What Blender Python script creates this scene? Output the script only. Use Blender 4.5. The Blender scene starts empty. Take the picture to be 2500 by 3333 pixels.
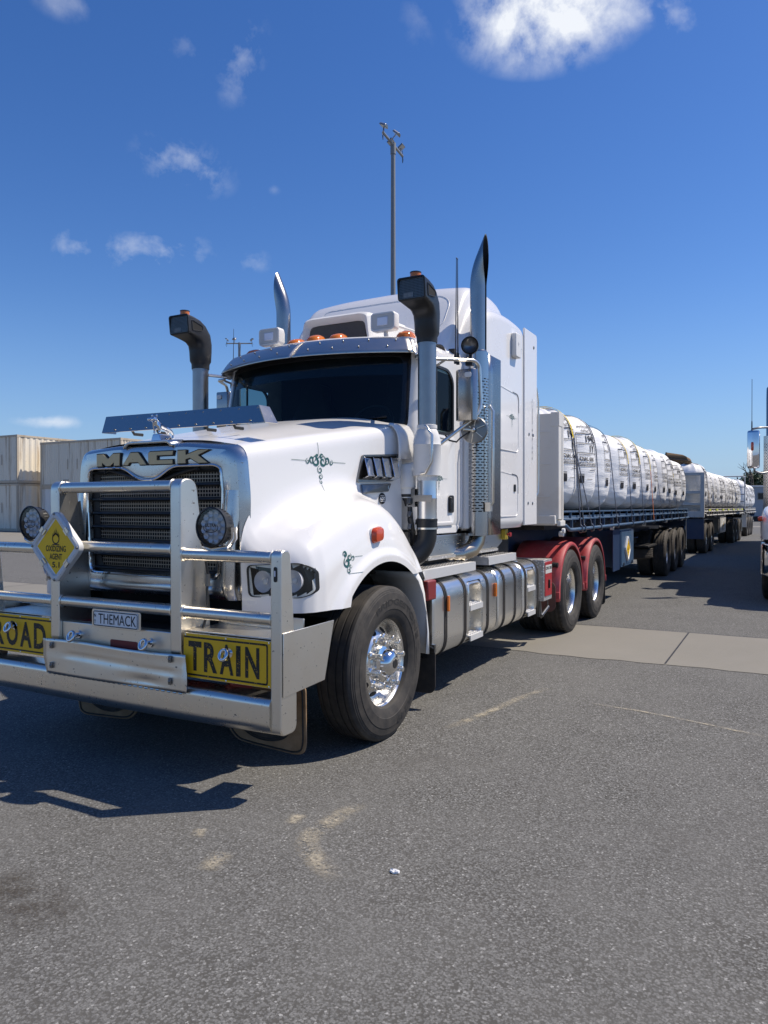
import bpy, bmesh, math, random
from math import sin, cos, pi, radians, sqrt, atan2, hypot
from mathutils import Vector, Matrix, noise
from mathutils.bvhtree import BVHTree
from mathutils.geometry import tessellate_polygon

sc = bpy.context.scene
COL = sc.collection
random.seed(7)

# ------------------------------------------------------------------ camera
cam = bpy.data.cameras.new("camera")
cam_o = bpy.data.objects.new("camera", cam)
COL.objects.link(cam_o)
cam.sensor_fit = 'VERTICAL'
cam.sensor_height = 36.0
cam.lens = 2414.4 / 3333 * 36.0
cam.clip_start = 0.05
cam.clip_end = 3000
cam_o.location = (3.5577, -4.3931, 1.5581)
cam_o.rotation_euler = (radians(90 - 0.376), 0, radians(28.365))
sc.camera = cam_o

# ------------------------------------------------------------------ light
SUN_DIR = Vector((0.54, 0.43, 1.0)).normalized()        # towards the sun
SUN_EL = math.asin(SUN_DIR.z)
sun = bpy.data.lights.new("sun", 'SUN')
sun.energy = 5.0
sun.angle = radians(0.53)
sun.color = (1.0, 0.905, 0.78)
sun_o = bpy.data.objects.new("sun", sun)
COL.objects.link(sun_o)
sun_o.rotation_euler = SUN_DIR.to_track_quat('Z', 'Y').to_euler()

sc.view_settings.view_transform = 'Standard'
sc.view_settings.look = 'None'
sc.view_settings.exposure = 0.10
sc.view_settings.gamma = 1.0
sc.view_settings.use_curve_mapping = False

# ------------------------------------------------------------------ sky
world = bpy.data.worlds.new("World")
sc.world = world
world.use_nodes = True
wt = world.node_tree
wt.nodes.clear()
WN, WL = wt.nodes.new, wt.links.new


def wmath(op, a, b=None, c=None, clamp=False):
    n = WN('ShaderNodeMath'); n.operation = op; n.use_clamp = clamp
    for i, v in enumerate((a, b, c)):
        if v is None: continue
        if isinstance(v, (int, float)): n.inputs[i].default_value = v
        else: WL(v, n.inputs[i])
    return n.outputs[0]


sky = WN('ShaderNodeTexSky')
sky.sky_type = 'NISHITA'
sky.sun_disc = False
sky.sun_elevation = SUN_EL
sky.sun_rotation = atan2(SUN_DIR.x, SUN_DIR.y)
sky.altitude = 0
sky.air_density = 1.0
sky.dust_density = 0.25
sky.ozone_density = 4.0
tc = WN('ShaderNodeTexCoord')
dirv = tc.outputs['Generated']
wn = WN('ShaderNodeTexNoise'); wn.inputs['Scale'].default_value = 13.0; wn.inputs['Detail'].default_value = 9.0
wn.inputs['Roughness'].default_value = 0.60; wn.inputs['Distortion'].default_value = 0.25
WL(dirv, wn.inputs['Vector'])
wn2 = WN('ShaderNodeTexNoise'); wn2.inputs['Scale'].default_value = 34.0; wn2.inputs['Detail'].default_value = 6.0
wn2.inputs['Roughness'].default_value = 0.6
WL(dirv, wn2.inputs['Vector'])


def photo_dir(px, py):
    """direction of a cloud from its bearing (photo width 1659 units at f 1602)"""
    yaw = radians(28.365)
    fw = Vector((-sin(yaw), cos(yaw), 0)); rt = Vector((cos(yaw), sin(yaw), 0)); up = Vector((0, 0, 1))
    return (fw + rt * ((px - 829.5) / 1602) + up * ((1095.5 - py) / 1602)).normalized()


# bearing x, y, half width, half height, tilt, density, softness
CLOUDS = [(1205, 8, 205, 118, 6, 1.3), (1455, 28, 70, 42, -25, 0.55), (520, 135, 55, 95, -20, 0.42), (400, 360, 110, 60, -12, 0.62),
          (165, 532, 60, 44, 0, 0.50), (335, 545, 140, 52, 4, 0.62), (548, 565, 44, 28, 0, 0.34), (112, 911, 80, 17, 0, 0.8),
          (405, 105, 40, 30, 0, 0.22), (140, 8, 60, 34, 0, 0.30), (900, 50, 40, 60, 20, 0.18), (590, 412, 20, 14, 0, 0.2)]
total = None
for (px, py, a, b, tilt, dens) in CLOUDS:
    d = photo_dir(px, py)
    rt = d.cross(Vector((0, 0, 1))).normalized(); up = rt.cross(d).normalized()
    t = radians(tilt)
    r2 = rt * cos(t) + up * sin(t); u2 = up * cos(t) - rt * sin(t)
    outs = []
    for ax, h in ((r2, a / 1602), (u2, b / 1602)):
        dp = WN('ShaderNodeVectorMath'); dp.operation = 'DOT_PRODUCT'
        WL(dirv, dp.inputs[0]); dp.inputs[1].default_value = ax / h
        outs.append(wmath('MULTIPLY', dp.outputs['Value'], dp.outputs['Value']))
    fr = WN('ShaderNodeVectorMath'); fr.operation = 'DOT_PRODUCT'
    WL(dirv, fr.inputs[0]); fr.inputs[1].default_value = d
    front = wmath('GREATER_THAN', fr.outputs['Value'], 0.3)
    rr = wmath('SQRT', wmath('ADD', outs[0], outs[1]))
    core = wmath('SUBTRACT', 1.0, rr)
    # ragged by noise
    nz = wmath('MULTIPLY_ADD', wn.outputs['Fac'], 4.2, -2.35 if dens < 1 else -1.85)
    nz = wmath('ADD', nz, wmath('MULTIPLY_ADD', wn2.outputs['Fac'], 1.5, -0.75))
    val = wmath('ADD', core, nz)
    val = wmath('MULTIPLY', wmath('MULTIPLY', wmath('MULTIPLY', val, .62 if dens < 1 else .72, clamp=True), wmath('MULTIPLY', core, 1.7, clamp=True)), dens)
    val = wmath('MULTIPLY', val, front)
    total = val if total is None else wmath('ADD', total, val)
total = wmath('MINIMUM', total, 0.96)
hs = WN('ShaderNodeHueSaturation'); hs.inputs['Saturation'].default_value = 1.26; hs.inputs['Value'].default_value = 1.22
hs.inputs['Hue'].default_value = 0.512
WL(sky.outputs[0], hs.inputs['Color'])
mixc = WN('ShaderNodeMix'); mixc.data_type = 'RGBA'
sepd = WN('ShaderNodeSeparateXYZ'); WL(dirv, sepd.inputs[0])
low = wmath('MULTIPLY', wmath('POWER', wmath('SUBTRACT', 1.0, wmath('MULTIPLY', sepd.outputs[2], 3.6), clamp=True), 1.6), .80)
mixh = WN('ShaderNodeMix'); mixh.data_type = 'RGBA'; WL(low, mixh.inputs['Factor']); WL(hs.outputs[0], mixh.inputs['A'])
mixh.inputs['B'].default_value = (1.9, 3.45, 6.5, 1)                     # pale air low over the yard
WL(total, mixc.inputs['Factor']); WL(mixh.outputs['Result'], mixc.inputs['A'])
mixc.inputs['B'].default_value = (8.6, 8.9, 9.4, 1)
bg = WN('ShaderNodeBackground'); bg.inputs['Strength'].default_value = 0.1
WL(mixc.outputs['Result'], bg.inputs['Color'])
wo = WN('ShaderNodeOutputWorld'); WL(bg.outputs[0], wo.inputs['Surface'])


# ------------------------------------------------------------------ materials
class NT:
    """a material's nodes, with short makers"""
    def __init__(s, name):
        s.m = bpy.data.materials.new(name); s.m.use_nodes = True
        s.t = s.m.node_tree; s.b = s.t.nodes['Principled BSDF']; s.out = s.t.nodes['Material Output']
        s.co = s.t.nodes.new('ShaderNodeTexCoord').outputs['Object']
        s.geo = None
    def n(s, kind, **kw):
        x = s.t.nodes.new(kind)
        for k, v in kw.items():
            if k in x.inputs: x.inputs[k].default_value = v
            else: setattr(x, k, v)
        return x
    def l(s, a, b): s.t.links.new(a, b)
    def set(s, **kw):
        for k, v in kw.items(): s.b.inputs[k.replace('_', ' ')].default_value = v
    def pos(s):
        if s.geo is None: s.geo = s.t.nodes.new('ShaderNodeNewGeometry')
        return s.geo.outputs['Position']
    def map(s, src, scale=(1, 1, 1), rot=(0, 0, 0), loc=(0, 0, 0)):
        x = s.n('ShaderNodeMapping'); x.inputs['Scale'].default_value = scale; x.inputs['Rotation'].default_value = rot
        x.inputs['Location'].default_value = loc
        s.l(src, x.inputs['Vector']); return x.outputs[0]
    def noise(s, scale, detail=5, rough=.55, vec=None, dist=0):
        x = s.n('ShaderNodeTexNoise', Scale=scale, Detail=detail, Roughness=rough, Distortion=dist)
        s.l(vec if vec is not None else s.co, x.inputs['Vector']); return x.outputs['Fac']
    def vor(s, scale, feature='F1', vec=None, out='Distance'):
        x = s.n('ShaderNodeTexVoronoi', Scale=scale, feature=feature)
        s.l(vec if vec is not None else s.co, x.inputs['Vector']); return x.outputs[out]
    def ramp(s, fac, stops):
        x = s.n('ShaderNodeValToRGB'); e = x.color_ramp.elements
        while len(e) < len(stops): e.new(0.5)
        for k, (p, c) in enumerate(stops):
            e[k].position = p; e[k].color = (c, c, c, 1) if isinstance(c, (int, float)) else (*c, 1)
        s.l(fac, x.inputs[0]); return x.outputs[0]
    def mix(s, fac, a, b, mode='MIX'):
        x = s.n('ShaderNodeMix'); x.data_type = 'RGBA'; x.blend_type = mode
        for k, v in (('Factor', fac), ('A', a), ('B', b)):
            if isinstance(v, (int, float)): x.inputs[k].default_value = v if k == 'Factor' else (v, v, v, 1)
            elif isinstance(v, tuple): x.inputs[k].default_value = (*v[:3], 1)
            else: s.l(v, x.inputs[k])
        return x.outputs['Result']
    def math(s, op, a, b=0.0, clamp=False):
        x = s.n('ShaderNodeMath'); x.operation = op; x.use_clamp = clamp
        for i, v in enumerate((a, b)):
            if isinstance(v, (int, float)): x.inputs[i].default_value = v
            else: s.l(v, x.inputs[i])
        return x.outputs[0]
    def col(s, c): s.l(c, s.b.inputs['Base Color'])
    def rough(s, r): s.l(r, s.b.inputs['Roughness'])
    def bump(s, h, strength=.3, dist=.01, prev=None):
        x = s.n('ShaderNodeBump'); x.inputs['Strength'].default_value = strength; x.inputs['Distance'].default_value = dist
        s.l(h, x.inputs['Height'])
        if prev is not None: s.l(prev, x.inputs['Normal'])
        s.l(x.outputs[0], s.b.inputs['Normal']); return x.outputs[0]


M = {}


def paint(name, c, rough=.28, dirt=.25, dirtc=(.32, .27, .21), coat=.5, scale=2.2):
    t = NT(name)
    n1 = t.noise(scale, 7, .6); n2 = t.noise(38, 3, .6)
    k = t.math('MULTIPLY', t.ramp(n1, [(.50, 0), (.78, 1)]), dirt)
    k2 = t.math('MULTIPLY', t.ramp(n2, [(.66, 0), (.74, 1)]), dirt)
    base = t.mix(t.math('MAXIMUM', k, k2), tuple(c), tuple(dirtc))
    t.col(base)
    t.rough(t.math('ADD', t.math('MULTIPLY', n1, .16), rough - .06))
    t.set(Coat_Weight=coat, Coat_Roughness=.06)
    M[name] = t.m; return t


paint('white_paint', (.79, .78, .76), .24, .10)
paint('white_dull', (.74, .735, .71), .45, .28, coat=.1)
paint('headboard_white', (.70, .68, .63), .5, .45, (.36, .25, .15), coat=.05, scale=1.6)
paint('red_paint', (.36, .018, .022), .42, .30, (.46, .22, .19), coat=.2, scale=5)
paint('red_dark', (.20, .018, .018), .5, .3, (.12, .07, .05), coat=.1, scale=5)
paint('guard_red', (.44, .060, .065), .5, .7, (.56, .27, .25), coat=.1, scale=3.5)
paint('navy_paint', (.018, .040, .095), .42, .25, (.10, .11, .12), coat=.2, scale=3)
paint('navy_light', (.045, .095, .17), .45, .35, (.20, .20, .20), coat=.1, scale=3)
paint('chassis_black', (.016, .016, .017), .6, .4, (.10, .085, .065), coat=0, scale=4)
paint('black_plastic', (.014, .015, .016), .42, .25, (.07, .065, .06), coat=0, scale=5)
paint('cream_container', (.60, .565, .475), .55, .2, (.33, .20, .10), coat=0, scale=.6)
paint('white_container', (.63, .625, .60), .55, .15, (.36, .28, .18), coat=0, scale=.6)
paint('grey_building', (.36, .38, .40), .6, .1, coat=0)
paint('mesh_grey', (.55, .54, .51), .5, .3, coat=0)


def metal(name, c, rough, spots=.3, scale=6, bump=.02, streak=None, spotc=(.16, .15, .14)):
    t = NT(name)
    t.set(Metallic=1.0)
    v = t.co if streak is None else t.map(t.co, streak)
    n1 = t.noise(scale, 8, .65, v); n2 = t.noise(scale * 7, 4, .6); n3 = t.noise(scale * .35, 3, .5)
    sp = t.math('MULTIPLY', t.ramp(n2, [(.64, 0), (.72, 1)]), spots)
    base = t.mix(t.math('MULTIPLY', n1, .30), tuple(c), tuple(x * .62 for x in c))
    t.col(t.mix(sp, base, spotc))
    t.rough(t.math('ADD', t.math('ADD', t.math('MULTIPLY', n1, rough * .55), t.math('MULTIPLY', sp, .35)), rough * .68))
    t.bump(n3, .35, bump)
    M[name] = t.m; return t


metal('chrome', (.80, .80, .80), .055, .12, 5, .004)
metal('grille_chrome', (.64, .635, .62), .26, .6, 7, .008)
metal('visor_metal', (.64, .60, .54), .32, .35, 6, .006)
metal('alloy', (.82, .785, .71), .30, .85, 7, .006, None, (.09, .08, .07))
metal('alloy_plate', (.83, .79, .71), .38, .85, 6, .015, None, (.09, .08, .07))
metal('polished_tank', (.80, .80, .78), .30, .08, 5, .012, (1, .35, 1.5))
paint('mast_grey', (.21, .225, .235), .5, .2, coat=0)
paint('dusty_maroon', (.13, .055, .045), .65, .5, (.16, .11, .08), coat=0)
metal('galvanised', (.36, .36, .36), .36, .35, 16, .004)
metal('stack_steel', (.40, .39, .38), .26, .25, 8, .006)
metal('elbow_steel', (.52, .46, .37), .30, .3, 8, .006)
t_ = metal('tread_alloy', (.82, .81, .78), .5, .3, 12, .006); t_.set(Metallic=.55)
metal('steel_dark', (.24, .24, .24), .35, .3, 8, .006)
metal('rim_alloy', (.82, .81, .78), .27, .12, 8, .002)


def checker_plate():
    t = NT('chequer_plate'); t.set(Metallic=.6, Roughness=.42)
    p = t.map(t.co, (34, 34, 34), (.785, .785, .785))
    w = t.vor(1.0, 'F1', p)
    h = t.ramp(w, [(.18, 1), (.36, 0)])
    t.col(t.mix(h, (.50, .49, .47), (.86, .85, .82)))
    t.bump(h, .9, .004); M['chequer_plate'] = t.m


checker_plate()


def plain(name, c, rough=.5, **kw):
    t = NT(name); t.set(Base_Color=(*c, 1), Roughness=rough, **kw)
    M[name] = t.m; return t


plain('black_gloss', (.008, .008, .009), .25)
plain('flat_black', (.006, .006, .006), .8)
plain('interior_dark', (.012, .012, .014), .7)
plain('amber_lens', (.85, .22, .012), .18, Transmission_Weight=.25, Coat_Weight=.6)
plain('orange_lens', (.62, .07, .015), .2, Transmission_Weight=.15, Coat_Weight=.6)
plain('red_lens', (.5, .015, .01), .2, Coat_Weight=.5)
plain('strap_dark', (.020, .030, .055), .75)
plain('strap_yellow', (.72, .52, .02), .7)
plain('strap_orange', (.50, .14, .03), .7)
plain('print_black', (.012, .012, .014), .6)
plain('bag_ink', (.016, .016, .02), .7)
plain('lamp_grey', (.10, .10, .095), .4)
plain('print_green', (.02, .10, .095), .45)
plain('white_sign', (.78, .78, .77), .4)
plain('letter_gold', (.58, .46, .25), .45)
plain('hi_vis_yellow', (.62, .68, .05), .5)
metal('deflector_blue', (.60, .56, .50), .20, .25, 5, .003)
plain('isolator_yellow', (.45, .33, .03), .6)
plain('tarp_brown', (.20, .12, .055), .75)
plain('lamp_lens', (.78, .78, .84), .25, Metallic=.15)
plain('floodlight_glass', (.55, .56, .55), .15, Metallic=.3)
plain('twig_brown', (.07, .055, .045), .8)


def lettered(name, c, under, thr):
    t = NT(name); n = t.noise(130, 4, .6); n2 = t.noise(22, 3, .6)
    k = t.ramp(t.math('ADD', t.math('MULTIPLY', n, .75), t.math('MULTIPLY', n2, .25)), [(thr, 0), (thr + .03, 1)])
    t.col(t.mix(k, c, under)); t.set(Roughness=.5); M[name] = t.m


lettered('sign_black', (.014, .013, .012), (.62, .36, .02), .60)
lettered('sign_yellow', (.86, .49, .008), (.30, .19, .04), .64)
lettered('placard_yellow', (.90, .55, .008), (.30, .2, .03), .68)
lettered('placard_frame', (.62, .63, .63), (.30, .29, .27), .60)


def rubber(name, c, c2, scale=9, rough=.75):
    t = NT(name); n = t.noise(scale, 6, .6); n2 = t.noise(70, 3, .6)
    t.col(t.mix(t.ramp(n, [(.35, 0), (.72, 1)]), c, c2)); t.set(Roughness=rough)
    t.bump(n2, .25, .002); M[name] = t.m; return t


rubber('tyre_rubber', (.020, .019, .018), (.062, .054, .045))
rubber('tyre_dusty', (.040, .035, .030), (.085, .073, .060))
rubber('tyre_letter', (.012, .012, .012), (.03, .028, .026))
rubber('mudflap_tan', (.20, .125, .065), (.30, .20, .115), 14)
rubber('mudflap_black', (.022, .021, .02), (.07, .055, .042), 10)


def clear_skin(t, tint, rough, gloss=1.0, ior0=.042):
    """see-through sheet with a mirror skin that is the same from both sides"""
    tr = t.n('ShaderNodeBsdfTransparent'); tr.inputs[0].default_value = (*tint, 1)
    gl = t.n('ShaderNodeBsdfGlossy'); gl.inputs['Roughness'].default_value = rough; gl.inputs['Color'].default_value = (gloss, gloss, gloss, 1)
    ge = t.n('ShaderNodeNewGeometry'); dp = t.n('ShaderNodeVectorMath'); dp.operation = 'DOT_PRODUCT'
    t.l(ge.outputs['Normal'], dp.inputs[0]); t.l(ge.outputs['Incoming'], dp.inputs[1])
    k = t.math('POWER', t.math('SUBTRACT', 1.0, t.math('ABSOLUTE', dp.outputs['Value']), True), 5.0)
    k = t.math('ADD', t.math('MULTIPLY', k, 1 - ior0), ior0); mx = t.n('ShaderNodeMixShader')
    t.l(k, mx.inputs[0]); t.l(tr.outputs[0], mx.inputs[1]); t.l(gl.outputs[0], mx.inputs[2]); t.l(mx.outputs[0], t.out.inputs['Surface'])


def headlamp_glass():
    t = NT('headlamp_lens'); clear_skin(t, (.80, .83, .82), .05); M['headlamp_lens'] = t.m


headlamp_glass()


def window_glass(name, tint, gloss=1.0):
    t = NT(name); clear_skin(t, tint, .02, gloss); M[name] = t.m


window_glass('windscreen_glass', (.50, .64, .66), .55)
window_glass('side_glass', (.42, .52, .52), .35)


def perforated():
    t = NT('perforated_steel'); t.set(Metallic=1.0, Roughness=.20, Base_Color=(.46, .46, .46, 1))
    uv = t.n('ShaderNodeUVMap').outputs[0]
    br = t.n('ShaderNodeTexBrick'); br.offset = .5
    br.inputs['Scale'].default_value = 1.0
    br.inputs['Color1'].default_value = (0, 0, 0, 1); br.inputs['Color2'].default_value = (0, 0, 0, 1); br.inputs['Mortar'].default_value = (1, 1, 1, 1)
    br.inputs['Mortar Size'].default_value = .008; br.inputs['Mortar Smooth'].default_value = 0
    br.inputs['Brick Width'].default_value = .052; br.inputs['Row Height'].default_value = .026
    t.l(uv, br.inputs['Vector'])
    sep = t.n('ShaderNodeSeparateXYZ'); t.l(uv, sep.inputs[0])
    zone = t.math('MULTIPLY', t.math('GREATER_THAN', sep.outputs[1], 1.50), t.math('LESS_THAN', sep.outputs[1], 2.72))
    hole = t.math('MULTIPLY', t.math('SUBTRACT', 1.0, br.outputs['Fac']), zone)
    tr = t.n('ShaderNodeBsdfTransparent'); mx = t.n('ShaderNodeMixShader')
    t.l(hole, mx.inputs[0]); t.l(t.b.outputs[0], mx.inputs[1]); t.l(tr.outputs[0], mx.inputs[2])
    t.l(mx.outputs[0], t.out.inputs['Surface']); M['perforated_steel'] = t.m


perforated()


def mesh_alpha(name, c, sx, thick, metallic=0.0, diamond=False):
    """woven wire: open squares (or diamonds) in a sheet, laid out in the sheet's own UV metres"""
    t = NT(name); t.set(Base_Color=(*c, 1), Roughness=.5, Metallic=metallic)
    uv = t.n('ShaderNodeUVMap').outputs[0]
    v = t.map(uv, (1 / sx, 1 / (sx if not diamond else sx * .55), 1), (0, 0, .785 if diamond else 0))
    sep = t.n('ShaderNodeSeparateXYZ'); t.l(v, sep.inputs[0])
    hs_ = []
    for k in (0, 1):
        f = t.math('FRACT', sep.outputs[k]); hs_.append(t.math('GREATER_THAN', f, thick))
    hole = t.math('MULTIPLY', hs_[0], hs_[1])
    tr = t.n('ShaderNodeBsdfTransparent'); mx = t.n('ShaderNodeMixShader')
    t.l(hole, mx.inputs[0]); t.l(t.b.outputs[0], mx.inputs[1]); t.l(tr.outputs[0], mx.inputs[2])
    t.l(mx.outputs[0], t.out.inputs['Surface']); M[name] = t.m


mesh_alpha('grille_mesh', (.34, .31, .25), .022, .24, .1)
mesh_alpha('expanded_mesh', (.60, .57, .50), .030, .34, 0, True)
mesh_alpha('bug_screen', (.10, .085, .07), .010, .55)


def bag_fabric():
    t = NT('bag_fabric')
    n = t.noise(3.0, 5, .55); w = t.noise(1.6, 4, .6, t.map(t.co, (2, 2, 16)), 1.2); w2 = t.noise(9, 5, .6, t.map(t.co, (1.5, 1.5, 5)), .8)
    t.col(t.mix(t.math('MULTIPLY', n, .3), (.87, .87, .86), (.76, .755, .74)))
    t.set(Roughness=.5, Sheen_Weight=.1)
    hh = t.math('ADD', w, t.math('MULTIPLY', w2, .5))
    t.bump(hh, .38, .014); M['bag_fabric'] = t.m


bag_fabric()


def asphalt():
    t = NT('asphalt'); p = t.pos()
    nz = t.n('ShaderNodeTexNoise', Scale=170.0, Detail=2.0); t.l(p, nz.inputs['Vector'])
    va = t.n('ShaderNodeVectorMath'); va.operation = 'MULTIPLY_ADD'; t.l(nz.outputs['Color'], va.inputs[0]); va.inputs[1].default_value = (.016, .016, 0); t.l(p, va.inputs[2])
    pw = va.outputs[0]
    big = t.noise(.22, 5, .6, p); mid = t.noise(1.7, 6, .65, p); grain = t.noise(150, 3, .7, p)
    st = t.vor(105, 'F1', pw, 'Color'); sepc = t.n('ShaderNodeSeparateColor'); t.l(st, sepc.inputs[0])
    cell = t.vor(105, 'F1', pw)
    stone = t.ramp(sepc.outputs[0], [(0, .090), (.35, .142), (.80, .185), (.96, .25), (.996, .42)])
    binder = t.ramp(cell, [(.44, 0), (.66, 1)])
    tint = t.mix(1.0, stone, (1.0, .995, .95), 'MULTIPLY')
    c = t.mix(binder, tint, (.060, .057, .050))
    c = t.mix(t.math('MULTIPLY', t.ramp(mid, [(.35, 0), (.75, 1)]), .45), c, (.165, .162, .150))
    c = t.mix(t.math('MULTIPLY', t.ramp(big, [(.4, 0), (.7, 1)]), .40), c, (.135, .133, .125))
    # pale spill of dust and an oil stain
    oil = t.ramp(t.noise(.9, 4, .6, p), [(.62, 0), (.74, 1)])
    c = t.mix(t.math('MULTIPLY', oil, .25), c, (.055, .05, .045))
    t.col(c); t.set(Roughness=.9)
    t.b.inputs['Specular IOR Level'].default_value = .25
    h = t.math('ADD', t.math('MULTIPLY', t.math('SUBTRACT', 1.0, cell), .7), t.math('MULTIPLY', grain, .5))
    t.bump(h, .55, .004); M['asphalt'] = t.m


def concrete():
    t = NT('concrete'); p = t.pos()
    a = t.noise(.8, 6, .6, p); b = t.noise(3.5, 6, .65, t.map(p, (1, .35, 1), (0, 0, .5))); g = t.noise(90, 3, .7, p)
    c = t.mix(a, (.142, .132, .106), (.202, .188, .156))
    c = t.mix(t.math('MULTIPLY', t.ramp(b, [(.5, 0), (.75, 1)]), .4), c, (.19, .175, .15))
    c = t.mix(t.math('MULTIPLY', g, .18), c, (.5, .48, .44))
    t.col(c); t.set(Roughness=.85); t.bump(g, .3, .004); M['concrete'] = t.m


asphalt(); concrete()


def scuff(name, c, amt):
    """worn chalky marks lying on the asphalt: patchy, so the asphalt shows between"""
    t = NT(name); p = t.pos()
    n = t.noise(60, 5, .7, p); n2 = t.noise(9, 4, .6, p); uv = t.n('ShaderNodeUVMap').outputs[0]
    sep = t.n('ShaderNodeSeparateXYZ'); t.l(uv, sep.inputs[0])
    v = t.math('ABSOLUTE', t.math('SUBTRACT', sep.outputs[1], .5)); edge = t.ramp(v, [(.12, 1), (.5, 0)])
    u = t.math('ABSOLUTE', t.math('SUBTRACT', sep.outputs[0], .5)); edge2 = t.ramp(u, [(.30, 1), (.5, 0)])
    k = t.math('MULTIPLY', t.math('MULTIPLY', edge, edge2), t.ramp(t.math('ADD', t.math('MULTIPLY', n, .5), t.math('MULTIPLY', n2, .5)), [(.42, 0), (.60, 1)]))
    k = t.math('MULTIPLY', k, amt)
    t.set(Base_Color=(*c, 1), Roughness=.9)
    tr = t.n('ShaderNodeBsdfTransparent'); mx = t.n('ShaderNodeMixShader')
    t.l(k, mx.inputs[0]); t.l(tr.outputs[0], mx.inputs[1]); t.l(t.b.outputs[0], mx.inputs[2])
    t.l(mx.outputs[0], t.out.inputs['Surface']); M[name] = t.m


scuff('chalk_scuff', (.45, .40, .30), .75); scuff('oil_mark', (.055, .042, .028), .5)


def container_mat(name, c, rust):
    t = NT(name)
    n = t.noise(1.1, 6, .65); st = t.noise(1.0, 6, .65, t.map(t.co, (3.2, 3.2, .22)))
    k = t.math('MULTIPLY', t.ramp(st, [(.54, 0), (.68, 1)]), .8); fine = t.ramp(t.noise(6, 6, .7), [(.63, 0), (.70, 1)])
    c1 = t.mix(t.math('MULTIPLY', n, .25), c, tuple(x * .8 for x in c))
    c1 = t.mix(k, c1, (.36, .27, .17)); c1 = t.mix(t.math('MULTIPLY', fine, .65 * rust), c1, (.20, .085, .035))
    t.col(c1); t.set(Roughness=.6); M[name] = t.m


container_mat('container_cream', (.78, .715, .585), .7)
container_mat('container_white', (.80, .785, .74), .12)
container_mat('container_rail', (.50, .43, .33), 1.6)


def foliage():
    t = NT('leaf_green'); n = t.noise(.5, 3, .6)
    t.col(t.mix(n, (.020, .042, .020), (.055, .085, .035))); t.set(Roughness=.6); M['leaf_green'] = t.m


foliage()


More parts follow.
